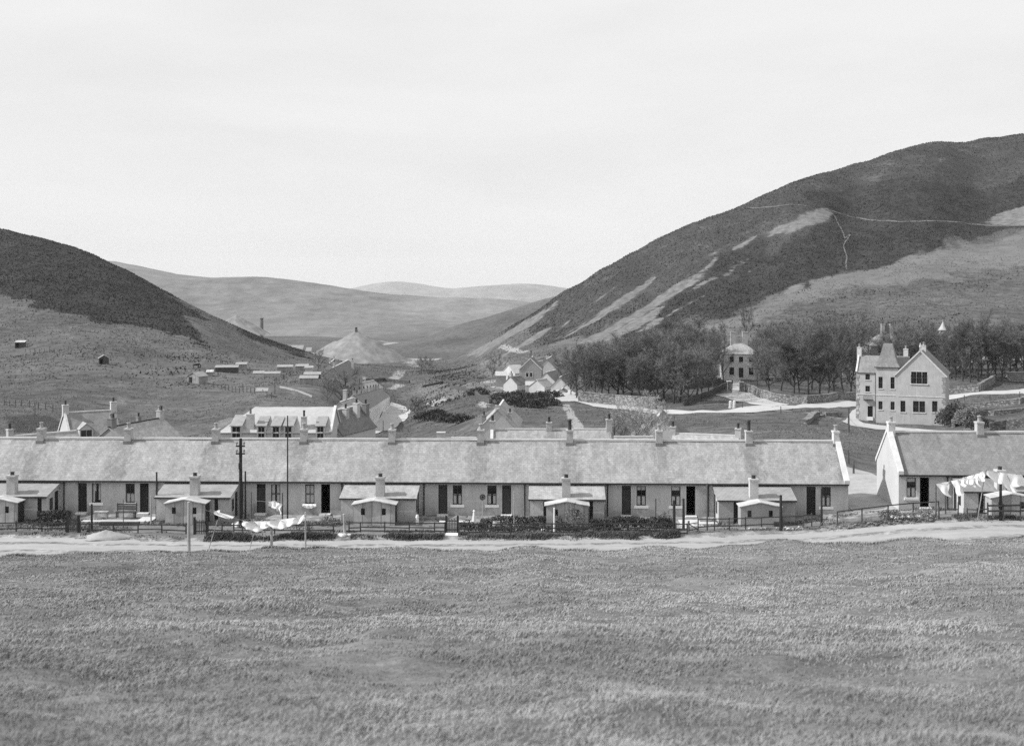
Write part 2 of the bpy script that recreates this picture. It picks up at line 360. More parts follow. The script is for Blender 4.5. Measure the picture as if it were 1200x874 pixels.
def leafmat(name, v, var=0.45, sc=3.0):
    t = NT(name); n = t.noise(t.vec('World'), sc, 4, 0.7); oi = t.node('ShaderNodeObjectInfo').outputs['Random']
    c = t.math('MULTIPLY', t.rng(n, 0.3, 0.7, v * (1 - var), v * (1 + var)), t.rng(oi, 0, 1, 0.8, 1.2))
    M[name] = t.finish(c, 0.85, spec=0.15); return M[name]

harl('wall_harl', 0.50, .22); harl('wall_white', 0.50, 0.12); harl('wall_pale', 0.52, 0.12); harl('wall_stone_pale', 0.43, 0.2); harl('wall_grey', 0.34)
slate('roof_slate', 0.335, var=.10); slate('roof_slate_dark', 0.19, var=0.14); slate('roof_slate_pale', 0.36, var=0.12); slate('roof_slate_mid', 0.24, var=0.09)
boards('roof_corrugated', 0.30, 0, 0.09, 0.18, True); boards('roof_felt_pale', 0.50, 0, 0.6, 0.22); boards('shed_sheet', 0.42, 0, 0.62, 0.2); boards('roof_white_sheet', 0.46, 0, 0.09, 0.10, True)
boards('wood_grey', 0.30, 0, 0.16); boards('wood_dark', 0.075, 0, 0.14); boards('wood_tarred', 0.035, 0, 0.16); boards('wood_pale', 0.40, 0, 0.16, 0.15)
plain('ridge_pale', 0.58, 0.2, 2, 12); plain('stone_pale', 0.55, 0.25); plain('stone_step', 0.72, 0.12); plain('paint_white', 0.78, 0.06, rough=0.6)
plain('chimney_render', 0.42, 0.25, 1.5, 9); plain('chimney_dark', 0.20, 0.3); plain('pot_clay', 0.34, 0.2, rough=0.7); plain('pot_dark', 0.05, 0.3, rough=0.6)
plain('iron_dark', 0.035, 0.3, rough=0.6); plain('door_dark', 0.030, 0.3, rough=0.55); plain('door_mid', 0.055, 0.25, rough=0.5)
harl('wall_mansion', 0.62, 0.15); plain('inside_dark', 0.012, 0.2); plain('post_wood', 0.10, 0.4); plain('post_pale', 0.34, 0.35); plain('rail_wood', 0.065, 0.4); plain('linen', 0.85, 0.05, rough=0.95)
boards('roof_plot', 0.32, 0, 0.09, 0.2, True); plain('curtain', 0.48, 0.15); plain('sandheap', 0.33, 0.25, 1, 6); plain('bark', 0.06, 0.35, 4, 20); plain('bark_pale', 0.30, 0.3, 4, 20); plain('horse_coat', 0.02, 0.3, rough=0.6)
plain('metal_grey', 0.22, 0.2, rough=0.5); plain('trim_dark', 0.045, 0.3)
stones('wall_rubble', 0.28); stones('wall_rubble_dark', 0.13); stones('quoin_stone', 0.50, 1.2, 0.2)
leafmat('hedge_leaf', 0.062); leafmat('shrub_leaf', 0.075); leafmat('shrub_pale', 0.17); leafmat('conifer_leaf', 0.035); leafmat('twig', 0.145, 0.45, 0.15); leafmat('twig_pale', 0.38, 0.25, 0.8); leafmat('twig_mid', 0.17, 0.3, 0.5)
t = NT('glass'); t.val(t.b, 'Base Color', (0.012, 0.012, 0.012, 1)); t.val(t.b, 'Roughness', 0.12); t.val(t.b, 'Specular IOR Level', 0.5); M['glass'] = t.m

# ------------------------------------------------------------------ ground cover: outlines in image pixels, cast onto the ground
def mapxy(p):                                       # outline point: image column and row, or column and guessed depth
    if len(p) == 3: return ((p[0] - 600) * p[2] / F, p[2])
    g = G(p[0], p[1]); return (g[0], g[1]) if g else ((p[0] - 600) * 700 / F, 700.0)
def inpoly(X, Y, poly):
    out = np.zeros(X.shape, bool); n = len(poly)
    x0, x1 = min(p[0] for p in poly), max(p[0] for p in poly); y0, y1 = min(p[1] for p in poly), max(p[1] for p in poly)
    m = (X >= x0) & (X <= x1) & (Y >= y0) & (Y <= y1)
    if not m.any(): return out
    x, y = X[m], Y[m]; r = np.zeros(x.shape, bool)
    for i in range(n):
        (ax, ay), (bx, by) = poly[i], poly[(i + 1) % n]
        if ay == by: continue
        c = ((ay > y) != (by > y)) & (x < (bx - ax) * (y - ay) / (by - ay) + ax); r ^= c
    out[m] = r; return out
def segdist(X, Y, line):
    d = np.full(X.shape, 1e9)
    for (ax, ay), (bx, by) in zip(line[:-1], line[1:]):
        L2 = (bx - ax) ** 2 + (by - ay) ** 2 + 1e-9; u = np.clip(((X - ax) * (bx - ax) + (Y - ay) * (by - ay)) / L2, 0, 1)
        d = np.minimum(d, np.hypot(X - ax - u * (bx - ax), Y - ay - u * (by - ay)))
    return d
HEATH = [([(500,446),(540,434),(580,440),(560,450),(520,455)], .55), ([(480,438),(520,430),(560,428),(530,436)], .5), ([(470,470),(500,460),(540,468),(560,480),(520,478),(490,478)], .5), ([(600,478),(640,470),(655,476),(640,500),(600,500)], .4), ([(150,440),(220,430),(240,436),(170,446)], .3), ([(170,417),(250,414),(300,424),(250,428)], .35), ([(0,488),(60,486),(70,505),(0,510)], .6), ([(870,385),(960,362),(1060,368),(1195,372),(1195,380),(1060,378),(960,376),(900,392)], .35), ([(930,352),(1000,345),(1080,338),(1010,352)], .4), ([(1100,330),(1195,318),(1195,326),(1120,338)], .4), ([(820,398),(860,390),(850,400)], .4), ([(-260,262),(-150,330),(0,347),(30,361),(70,368),(120,378),(165,384),(188,388),(205,398),(230,409),(226,401),(217,394),(238,384),(232,377),(217,360),(208,349),
           (205,0,690),(150,0,740),(100,0,790),(0,0,830),(-300,0,830)], 1.0),
         ([(270,386),(300,400),(330,408),(352,420),(362,424),(356,0,760),(300,0,720),(268,0,700)], 0.8),
         ([(600,0,770),(655,0,760),(770,0,760),(900,0,800),(1040,0,840),(1195,0,900),(1420,0,900),(1420,258),(1260,262),(1195,268),(1165,273),(1120,281),(1085,288),(1050,301),(1010,313),(990,319),(960,326),(930,331),
           (915,346),(900,343),(880,349),(845,372),(822,373),(850,348),(800,374),(770,387),(720,397),(690,402),(650,402),(625,392),(600,394),(560,408),(590,384)], 0.56), ([(690,402),(770,364),(842,305),(880,283),(905,300),(870,340),(850,352),(770,390)], .32),
         ([(960,232),(1000,225),(1100,215),(1420,190),(1420,258),(1260,262),(1195,268),(1165,273),(1120,281),(1085,288),(1050,301),(1010,313),(990,319),(960,326),(930,331),(880,345),(850,352),(880,325),(910,300),(940,275),(975,256),(960,244)], 0.5),
         ([(845,375),(815,374),(850,345),(880,330),(900,345)], 0.5), ([(672,466),(700,470),(740,474),(770,476),(800,473),(840,458),(850,446),(840,438),(760,436),(690,440),(668,450)], .42), ([(880,456),(905,466),(940,469),(1000,464),(1010,430),(940,424),(890,436)], .25), ([(1110,455),(1145,455),(1165,444),(1230,440),(1230,428),(1110,432)], .35)]
SCREE = [[(545,416),(560,408),(590,392),(620,374),(638,365),(632,375),(610,388),(585,402),(560,418)], [(604,408),(620,396),(638,384),(636,391),(622,402),(608,410)],
         [(672,389),(700,370),(745,341),(762,326),(750,343),(720,362),(690,382)], [(680,403),(720,378),(770,351),(800,333),(832,313),(812,332),(775,356),(730,382),(695,403)],
         [(705,399),(740,378),(773,362),(768,372),(740,388),(712,401)], [(750,386),(770,370),(773,376),(756,389)],
         [(890,278),(920,261),(945,247),(966,242),(976,250),(960,259),(935,269),(913,282),(918,272),(900,279)], [(860,292),(880,280),(878,285),(864,294)],
         [(1153,263),(1175,248),(1195,242),(1260,242),(1260,264),(1175,265)], [(1092,188),(1115,183),(1110,188),(1098,190)], [(640,362),(655,352),(650,360),(640,369)],
         [(560,425),(585,416),(600,412),(588,420),(570,430)], [(925,334),(938,328),(934,336),(915,350)]]
PALE = [[(1420,268),(1195,275),(1085,290),(1000,319),(925,333),(905,352),(860,366),(835,380),(790,388),(840,392),(880,374),(940,352),(1000,341),(1100,327),(1195,312),(1420,300)],
        [(560,436),(600,430),(592,425),(560,427)], [(480,455),(540,437),(600,444),(560,462),(500,470)], [(540,500),(560,482),(600,470),(610,478),(580,500)]]
BARE = [[(436,452),(452,447),(470,450),(455,456)], [(500,470),(520,463),(536,466),(512,474)], [(575,452),(596,446),(606,450),(584,458)], [(560,474),(575,468),(590,470),(570,478)], [(395,442),(410,436),(424,440),(405,447)], [(463,419),(505,415),(514,420),(480,425)], [(445,398),(490,393),(505,396),(470,402)], [(465,412),(500,404),(535,404),(520,411)], [(470,408),(530,400),(520,397),(465,403)],
        [(560,448),(600,440),(592,446),(566,452)], [(585,467),(600,458),(580,458)]]
TRACKS = [([(456,447),(466,441),(472,434)], 2.2), ([(664,474),(668,485),(674,493),(679,503)], 0.8), ([(900,480),(950,484),(985,490)], 0.5),
          ([(585,407),(600,410),(615,413)], 1.6), ([(600,432),(625,442),(655,458)], 2.0), ([(610,440),(640,441),(655,455)], 2.2)]
HEATHM = [([mapxy(p) if len(p) == 2 else mapxy(p) for p in pl], w) for pl, w in HEATH]
SCREEM = [[mapxy(p) for p in pl] for pl in SCREE]; PALEM = [[mapxy(p) for p in pl] for pl in PALE]; BAREM = [[mapxy(p) for p in pl] for pl in BARE]
TRACKM = [([mapxy(p) for p in pl], w) for pl, w in TRACKS]

def soil(t, p):                                     # the grassland colour shared by the ground and the far hills
    n1 = t.noise(p, 0.02, 5, 0.6); n2 = t.noise(t.vec('World', (1, 1.6, 1.6)), 0.16, 6, 0.66, 0.4); n3 = t.noise(p, 1.3, 5, 0.75); n4 = t.noise(p, 9, 3, 0.7)
    f = t.math('ADD', t.math('ADD', t.math('MULTIPLY', n1, 0.28), t.math('MULTIPLY', n2, 0.30)), t.math('ADD', t.math('MULTIPLY', n3, 0.26), t.math('MULTIPLY', n4, 0.16)))
    return f, n1, n2, n3, n4
t = NT('ground'); p = t.vec('World'); f, n1, n2, n3, n4 = soil(t, p)
c = t.math('MULTIPLY', t.rng(f, 0.41, 0.59, 0.10, 0.235), t.rng(t.noise(p, 0.55, 6, 0.85), 0.36, 0.64, 0.72, 1.28))
def edged(a, k=0.9, w=0.16, src=None):
    return t.rng(t.math('ADD', t.attr(a), t.math('MULTIPLY', t.math('SUBTRACT', src if src is not None else n2, 0.5), k)), 0.5 - w, 0.5 + w, 0, 1, True)
tex_h = t.noise(p, 0.30, 6, 0.72); streak = t.noise(t.vec('World', (0.11, 0.03, 0.16)), 1.0, 7, 0.7, 0.3)
c = t.mix(t.attr('rough'), c, t.math('MULTIPLY', t.rng(f, 0.41, 0.59, 0.055, 0.145), t.rng(t.noise(p, 0.28, 7, 0.85), 0.36, 0.64, 0.65, 1.35)))  # darker rough grass; part of its tone stands in for shade on the slopes
c = t.mix(edged('pale', 1.1, .28), c, t.rng(f, 0.41, 0.59, 0.10, 0.185))
c = t.mix(t.math('MULTIPLY', edged('heath', 1.0, 0.2, t.math('ADD', t.math('MULTIPLY', streak, 0.6), t.math('MULTIPLY', tex_h, 0.4))), 0.93), c, t.rng(t.math('ADD', t.math('MULTIPLY', tex_h, 0.5), t.math('MULTIPLY', streak, 0.5)), 0.38, 0.62, 0.010, 0.052))
c = t.mix(edged('scree', 1.3, 0.14, tex_h), c, t.rng(tex_h, 0.36, 0.64, 0.10, 0.205))
c = t.mix(edged('bare', 0.9, 0.2, n3), c, t.rng(n3, 0.36, 0.64, 0.20, 0.42))
c = t.mix(edged('track', 1.2, 0.2, tex_h), c, 0.28)
M['ground'] = t.finish(c, 0.95, t.math('ADD', n3, t.math('MULTIPLY', n4, 0.5)), 0.55, 0.12, 0.1)

NR, NC = 900, 640
rw = np.concatenate([np.exp(np.linspace(math.log(28), math.log(1460), NR)) - YO, np.exp(np.linspace(math.log(1500), math.log(19000), 70)) - YO])
cs = np.linspace(-0.78, 0.78, NC); cs = np.sign(cs) * np.where(np.abs(cs) < 0.5, np.abs(cs), 0.5 + (np.abs(cs) - 0.5) * 2.2)
GYm = np.repeat(rw[:, None], NC, 1); GXm = (rw[:, None] + YO) * cs[None, :]
GZm = height(GXm, GYm)
V = np.stack([GXm, GYm, GZm], -1).reshape(-1, 3)
ii = (np.arange(len(rw) - 1)[:, None] * NC + np.arange(NC - 1)[None]).ravel()
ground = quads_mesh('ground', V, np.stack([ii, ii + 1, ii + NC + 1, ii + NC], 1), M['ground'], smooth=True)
tag(ground, 'rough hill grassland of the valley with dark heather and pale screes', kind='structure')
XX, YY = V[:, 0].astype(float), V[:, 1].astype(float)
def soft(mask, n=2):                                     # a little blur across the grid so that the shader can fray the edge
    m = mask.reshape(len(rw), NC).astype(np.float32)
    for _ in range(n):
        m[1:-1] = (m[:-2] + 2 * m[1:-1] + m[2:]) / 4; m[:, 1:-1] = (m[:, :-2] + 2 * m[:, 1:-1] + m[:, 2:]) / 4
    return m.ravel()
wk = np.clip(YY / 420, .1, 1.6)                     # ragged plant edges: the outlines wander a few metres
XW = XX + wk * (9 * fbm(XX / 22, YY / 30, 4, 201) + 4 * fbm(XX / 5, YY / 7, 3, 203)); YW = YY + wk * (14 * fbm(XX / 22, YY / 30, 4, 205) + 7 * fbm(XX / 5, YY / 8, 3, 207))
def put(name, vals):
    a = ground.data.attributes.new(name, 'FLOAT', 'POINT'); a.data.foreach_set('value', np.ascontiguousarray(vals, np.float32))
h = np.zeros(len(V), np.float32)
for pl, w in HEATHM: h = np.minimum(h + soft(inpoly(XW, YW, pl), 2) * w, 1.0)
put('heath', h); mask_heath = h.copy()
s_ = np.zeros(len(V), np.float32)
for pl in SCREEM: s_ = np.maximum(s_, soft(inpoly(XX + .35 * (XW - XX), YY + .35 * (YW - YY), pl), 3))
for ln_, w in (([(667,393),(705,366),(735,346),(760,327)], 2.6), ([(680,401.5),(730,377),(770,350),(795,334)], 3.0), ([(795,334),(820,318),(842,303)], 1.6), ([(707,398.5),(740,379),(773,362)], 2.4), ([(811,339),(834,326)], 2.0), ([(861,291),(880,279)], 2.0),
               ([(640,394),(668,374)], 1.2), ([(652,398),(690,372)], 1.2), ([(735,385),(765,368)], 1.2), ([(750,388),(775,372)], 1.6), ([(775,372),(830,345)], .9), ([(700,352),(725,334)], 1.0), ([(830,302),(858,284)], .9), ([(780,322),(815,298)], .8), ([(845,325),(880,300)], .9), ([(565,410),(600,388),(637,367)], 4.0), ([(575,414),(615,388)], 3.0), ([(605,409),(640,385)], 3.5), ([(860,262),(905,250)], 1.0), ([(870,322),(915,296)], .9), ([(610,386),(650,358)], 2.0)):
    s_ = np.maximum(s_, soft((1 - sstep(w * .5, w * 1.3, segdist(XX + .25 * (XW - XX), YY + .25 * (YW - YY), [mapxy(p) for p in ln_]))).astype(np.float32), 1))
put('scree', s_); mask_scree = s_.copy()
s_ = np.zeros(len(V), np.float32)
for pl in PALEM: s_ = np.maximum(s_, soft(inpoly(XW, YW, pl), 3))
put('pale', s_)
s_ = np.zeros(len(V), np.float32)
for pl in BAREM: s_ = np.maximum(s_, soft(inpoly(XW, YW, pl)) * 0.8)
yv = verge(XX); fy = 87.8 - 0.0297 * XX
s_ = np.maximum(s_, 0.95 * sstep(22.3, 23.6, XX) * (1 - sstep(26.0, 27.2, XX)) * sstep(85.5, 87, YY) * (1 - sstep(103, 108, YY)))          # trodden gap between the terraces
s_ = np.maximum(s_, 0.50 * sstep(-4.2, -1.5, YY - fy) * (1 - sstep(6, 8, YY - fy)) * (XX > -60) * (XX < 60))                                 # yard in front of the doors
s_ = np.maximum(s_, 0.52 * (1 - sstep(0.3, 1.8, YY - yv)) * sstep(-6.5, -4, YY - yv) * sstep(0.1, 0.9, YY - field_edge(XX)))
put('bare', s_)
s_ = np.zeros(len(V), np.float32)
for pl, w in TRACKM: s_ = np.maximum(s_, 1 - sstep(w * 0.4, w * 1.5, segdist(XX, YY, pl)))
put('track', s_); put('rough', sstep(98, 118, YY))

# ------------------------------------------------------------------ roads laid on the ground
t = NT('road'); p = t.vec('World'); a = t.noise(t.vec('World', (0.12, 0.9, 1)), 1.2, 5, 0.6); b = t.noise(p, 4, 4, 0.7); g = t.noise(p, 0.5, 4, 0.6)
f = t.math('ADD', t.math('ADD', t.math('MULTIPLY', a, 0.5), t.math('MULTIPLY', b, 0.25)), t.math('MULTIPLY', g, 0.25))
M['road'] = t.finish(t.rng(f, 0.38, 0.62, 0.29, 0.385), 0.95, b, 0.4, 0.03, 0.1)
plain('road_far', 0.44, 0.12, 0.4, 3.0)
def strip(name, pts, width, mat, lift=0.06, step=2.0, label=None):      # a road of even width along a line cast from image pixels
    q = [Vector(p) for p in pts]; line = []
    for a, b in zip(q[:-1], q[1:]):
        n = max(1, int((b - a).length / step)); line += [a + (b - a) * k / n for k in range(n)]
    line.append(q[-1])
    for _ in range(6): line = [line[0]] + [(line[i-1] + line[i] * 2 + line[i+1]) / 4 for i in range(1, len(line) - 1)] + [line[-1]]
    vs = []; fs = []; W = 5
    for i, c in enumerate(line):
        d = (line[min(i + 1, len(line) - 1)] - line[max(i - 1, 0)]).normalized(); nrm = Vector((-d.y, d.x)); wv = width * (1 + 0.1 * math.sin(i * 0.7) + 0.08 * math.sin(i * 1.9))
        for k in range(W): pp = c + nrm * wv * (k / (W - 1) - 0.5); vs.append((pp.x, pp.y))
    vs = np.array(vs); z = height(vs[:, 0], vs[:, 1]) + lift
    for i in range(len(line) - 1):
        for k in range(W - 1): a = i * W + k; fs.append((a, a + W, a + W + 1, a + 1))
    o = quads_mesh(name, np.column_stack([vs, z]), np.array(fs)[:, ::-1], mat, smooth=True); return tag(o, label, kind='structure')
from mathutils.geometry import delaunay_2d_cdt
def area(name, pl, mat, lift=0.06, step=2.0, label=None):               # a paved patch with an outline mostly cast from image pixels
    pts = []
    for (ax, ay), (bx, by) in zip(pl, pl[1:] + pl[:1]):
        n = max(1, int(math.hypot(bx - ax, by - ay) / step)); pts += [(ax + (bx - ax) * k / n, ay + (by - ay) * k / n) for k in range(n)]
    nb = len(pts); xs = [p[0] for p in pl]; ys = [p[1] for p in pl]
    gx, gy = np.meshgrid(np.arange(min(xs), max(xs), step) + 0.13, np.arange(min(ys), max(ys), step) + 0.17); m = inpoly(gx, gy, pl)
    pts += list(zip(gx[m].tolist(), gy[m].tolist()))
    r = delaunay_2d_cdt([Vector(p) for p in pts], [(i, (i + 1) % nb) for i in range(nb)], [list(range(nb))], 2, 1e-4)
    v = np.array([(p.x, p.y) for p in r[0]]); z = height(v[:, 0], v[:, 1]) + lift
    tri = np.array([f for f in r[2] if len(f) == 3])
    a = v[tri[:, 1]] - v[tri[:, 0]]; b = v[tri[:, 2]] - v[tri[:, 0]]; fl = a[:, 0] * b[:, 1] - a[:, 1] * b[:, 0] < 0; tri[fl] = tri[fl][:, ::-1]
    return tag(quads_mesh(name, np.column_stack([v, z]), tri, mat, smooth=True), label, kind='structure')
lx = np.linspace(-75, 75, 301); vs = []; W = 12
for k in range(W):
    a = field_edge(lx) + 0.55; b = verge(lx) + 0.15; y = a + (b - a) * k / (W - 1); vs.append(np.stack([lx, y, height(lx, y) + 0.012 + 0.02 * np.sin(k * 1.3)], 1))
vs = np.array(vs).transpose(1, 0, 2).reshape(-1, 3); i0 = (np.arange(300)[:, None] * W + np.arange(W - 1)[None]).ravel()
tag(quads_mesh('lane', vs, np.stack([i0, i0 + W, i0 + W + 1, i0 + 1], 1), M['road'], smooth=True), 'pale gravel lane between the meadow and the garden fences', kind='structure')
mp = lambda L: [mapxy(p) for p in L]
strip('road', mp([(630,449),(648,458),(660,465),(680,470),(714,476.5),(750,481),(784,484),(820,483.5),(880,480.5),(940,476.5),(1002,472),(1107,466),(1195,460.5),(1260,457)]), 6.2, M['road_far'], 0.10, label='pale road curving past the plantation and the hall')
area('street', mp([(430,509),(452,505),(468,496),(478,489),(481,482),(476,477),(466,473.5),(458,471.5),(455,478),(447,487),(439,495),(433,501)]), M['road_far'], 0.10, 3.0, 'pale street running down beside the stepped cottages')
area('driveway', mp([(836,463),(858,461),(859,447),(856,441),(862,439),(868,447),(871,459),(890,467),(925,474.5),(905,477.5),(880,474),(850,466)]), M['road_far'], 0.12, 2.5, 'pale drive fanning out from the gate posts')
area('forecourt', mp([(986,494),(999,481),(1003,479),(1003,490),(1012,496),(1045,500),(1101,505),(1101,509),(1040,504),(998,499)]), M['road_far'], 0.08, 2.0, 'white gravel forecourt around the hall')

plain('yard', 0.34, 0.3, 0.5, 3.0)
area('yard', [(23.2, 86.9), (26.2, 86.6), (27.4, 93.2), (28.6, 100), (29.5, 106.5), (24.5, 107), (23.8, 99), (23.5, 93)], M['yard'], 0.03, .8, 'white trodden yard in the gap between the two terraces')
plain('path_pale', 0.125, 0.5, 0.12, 0.9)
strip('path', mp([(966,245),(985,250),(1005,255),(1030,259),(1060,260.5),(1095,259.5),(1120,260),(1150,263),(1195,265),(1250,268)]), 1.2, M['path_pale'], .12, 1.5, 'pale path contouring across the dark face of the right hill')
strip('path', mp([(978,253),(983,264),(988,272),(990,281),(993,277),(997,274),(993,281),(988,288),(990,295),(993,301),(991,308),(992,316)]), .55, M['path_pale'], .16, 1.5, 'narrow pale path zigzagging down the right hill')
strip('path', mp([(868,243.5),(890,244),(905,243),(945,242)]), 1.0, M['path_pale'], .16, 1.5, 'faint path near the skyline of the right hill')

# ------------------------------------------------------------------ the hills beyond
def catm(xs, ys, x):
    x = np.asarray(x, float); m = np.gradient(ys, xs); i = np.clip(np.searchsorted(xs, x) - 1, 0, len(xs) - 2)
    h = np.array(xs)[i + 1] - np.array(xs)[i]; u = (x - np.array(xs)[i]) / h; ya, yb = np.array(ys)[i], np.array(ys)[i + 1]
    return (2*u**3 - 3*u**2 + 1)*ya + (u**3 - 2*u**2 + u)*h*m[i] + (-2*u**3 + 3*u**2)*yb + (u**3 - u**2)*h*m[i+1]
def hill(name, rows, label, mat, nx=260, per=26, amp=5.0, wave=180.0, seed=3):
    """rows: contour lines from foot to back, each a list of points in metres, placed from image pixels at guessed depths, left to right"""
    lines = []
    for r in rows:
        r = np.array(r, float); d = np.concatenate([[0], np.cumsum(np.hypot(np.diff(r[:, 0]), np.diff(r[:, 1])) + 1e-6)]); d /= d[-1]
        u = np.linspace(0, 1, nx); lines.append(np.stack([catm(d, r[:, k], u) for k in range(3)], 1))
    L = np.array(lines); s = np.linspace(0, len(rows) - 1, per * (len(rows) - 1) + 1); kk = np.arange(len(rows), dtype=float)
    G_ = np.array([[catm(kk, L[:, i, k], s) for k in range(3)] for i in range(nx)]).transpose(2, 0, 1)
    env = np.minimum(s / 1.0, 1.0)[:, None]
    G_[..., 2] += amp * fbm(G_[..., 0] / wave, G_[..., 1] / wave, 5, seed) * env
    ns = len(s); i0 = (np.arange(ns - 1)[:, None] * nx + np.arange(nx - 1)[None]).ravel()
    return tag(quads_mesh(name, G_.reshape(-1, 3), np.stack([i0, i0 + 1, i0 + nx + 1, i0 + nx], 1), mat, smooth=True), label, kind='structure')
def ln(dist, pts): return [P(a, b, dist if not callable(dist) else dist(a)) for a, b in pts]
t = NT('moor_far'); p = t.vec('World'); f, n1, n2, n3, n4 = soil(t, p); big = t.noise(t.vec('World', (1, 0.25, 3.5)), 0.006, 7, 0.62, 0.6)
M['moor_spur'] = None; M['moor_far'] = t.finish(t.math('MULTIPLY', t.rng(t.math('ADD', t.math('MULTIPLY', big, 0.75), t.math('MULTIPLY', n1, 0.25)), 0.39, 0.61, 0.125, 0.225), t.rng(t.noise(t.vec('World', (1, .22, 4)), 0.05, 7, .8), .38, .62, .85, 1.15)), 0.95, n1, 0.5, 4.0, 0.1)
t = NT('moor_spur'); p = t.vec('World'); M['moor_spur'] = t.finish(t.math('MULTIPLY', t.rng(t.noise(p, .02, 6, .6), .38, .62, .075, .12), t.rng(t.noise(p, .3, 6, .8), .38, .62, .75, 1.25)), .95, spec=.1)
hill('far_hill', [ln(1120, [(-200,440),(100,432),(250,424),(400,417),(500,413),(600,413),(760,415)]), ln(1450, [(-200,395),(100,395),(250,395),(330,398),(420,396),(500,396),(560,397),(640,394),(760,394)]),
      ln(2050, [(-200,330),(60,336),(160,346),(240,356),(300,352),(400,362),(500,370),(620,373),(760,376)]),
      ln(2600, [(-220,282),(0,287),(110,301),(170,312),(215,321),(245,323),(300,323.5),(340,327),(400,335),(440,341),(480,345),(540,348.5),(600,353),(660,358),(760,366)]),
      ln(3400, [(-220,320),(0,330),(110,332),(300,350),(440,358),(600,366),(760,372)])], 'long pale moorland hill closing the valley behind the spoil heap', M['moor_far'], amp=9, wave=260)
hill('spur', [ln(lambda a: 850, [(440,436),(500,434),(540,432),(600,432),(680,432),(760,432)]), ln(940, [(440,415),(490,406),(520,401),(560,396),(600,390),(680,382),(760,376)]),
      ln(1010, [(440,406),(480,399.5),(500,395),(520,387),(560,374.5),(600,362.5),(640,351),(680,341),(760,325)]), ln(1130, [(440,415),(500,408),(560,395),(600,385),(680,366),(760,350)])],
     'smooth dark spur running down into the valley from the right', M['moor_spur'], nx=160, amp=2.5, wave=90, seed=8)
hill('distant_hill', [ln(12500, [(380,375),(450,375),(540,375),(620,375),(720,375)]), ln(14500, [(380,344),(410,339.5),(440,333),(465,330.5),(490,333),(520,338),(560,339),(620,340),(720,345)]), ln(16500, [(380,346),(450,341),(540,344),(620,345),(720,349)])],
     'pale blue-grey hill with a rounded top on the horizon', M['moor_far'], nx=120, amp=14, wave=1500, seed=12)
hill('distant_hill', [ln(10500, [(480,375),(540,375),(600,375),(660,375),(740,375)]), ln(12000, [(480,349),(520,341.5),(550,338),(585,335.5),(612,334),(640,335.5),(665,339),(740,345)]), ln(13500, [(480,352),(540,345),(612,342),(680,345),(740,349)])],
     'pale flat-topped hill on the horizon, right of the rounded one', M['moor_far'], nx=120, amp=12, wave=1400, seed=14)

# ------------------------------------------------------------------ the long terrace of cottages
TH = -1.7
TC, TS_ = math.cos(R(TH)), math.sin(R(TH))
def sx(px, yl=0.0, Y0=87.8, c=TC, s=TS_):            # place along the row seen at an image column, yl metres behind the fronts
    tt = (px - 600) / F; return (tt * (Y0 + yl * c) + yl * s) / (c - tt * s)
EAVE, RISE, HALF = 2.42, 2.42, 2.9
def stack(mb_, x, y, z0, z1, w=0.5, d=0.62):        # chimney stack with a cope
    mb_.box(x - w/2, x + w/2, y - d/2, y + d/2, z0, z1 - 0.12); mb_.box(x - w/2 - 0.035, x + w/2 + 0.035, y - d/2 - 0.05, y + d/2 + 0.05, z1 - 0.12, z1); return mb_
def pot(x, y, z, h=0.42, r=0.13): return MB().lathe([(r * 1.1, 0), (r, 0.05), (r * 0.85, h * 0.8), (r * 1.12, h * 0.85), (r * 1.12, h), (r * 0.75, h), (r * 0.7, h * 0.7)], 9, (x, y, z))
def window(parent, x, y, z0, w, h, label=None, sash='cross', curtain=None, sill='stone_step', fm='paint_white', rec=0.12, frame=0.05, sillw=0.16, mat_frame=None):
    """sash window set back in a wall that faces -y; x is its middle"""
    b = MB(); f = frame; x0, x1, z1 = x - w/2, x + w/2, z0 + h; y0, y1 = y + rec - 0.055, y + rec + 0.02
    b.box(x0, x0 + f, y0, y1, z0, z1); b.box(x1 - f, x1, y0, y1, z0, z1); b.box(x0 + f, x1 - f, y0, y1, z1 - f, z1); b.box(x0 + f, x1 - f, y0, y1, z0, z0 + f)
    if 'h' in sash or sash == 'cross': b.box(x0 + f, x1 - f, y0 + 0.005, y1, z0 + h/2 - 0.028, z0 + h/2 + 0.028)
    if 'v' in sash or sash == 'cross': b.box(x - 0.016, x + 0.016, y0 + 0.01, y1, z0 + f, z1 - f)
    o = b.build('window', M[mat_frame or 'wood_dark'], parent)
    if label: o['label'] = label
    MB().poly((x0 + f*.5, y1 - 0.008, z0 + f*.5), (x1 - f*.5, y1 - 0.008, z0 + f*.5), (x1 - f*.5, y1 - 0.008, z1 - f*.5), (x0 + f*.5, y1 - 0.008, z1 - f*.5)).build('pane', M['glass'], o)
    if curtain:                                      # drawn cloth behind the glass, shown just proud of the dark room
        yy = y1 - 0.014
        for u0, u1, v0, v1 in curtain:
            c = MB(); n = 4; pts = []
            for k in range(n + 1): pts.append((x0 + f + (w - 2*f) * (u0 + (u1 - u0) * k / n), yy - 0.004 * (k % 2)))
            for k in range(n): c.poly((*pts[k], z0 + f + (h - 2*f) * v0), (*pts[k+1], z0 + f + (h - 2*f) * v0), (*pts[k+1], z0 + f + (h - 2*f) * v1), (*pts[k], z0 + f + (h - 2*f) * v1))
            c.build('curtain', M['curtain'], o)
    if sill: MB().box(x0 - sillw, x1 + sillw, y - 0.10, y + 0.004, z0 - 0.17, z0 - 0.003).build('sill', M[sill], o)
    return o
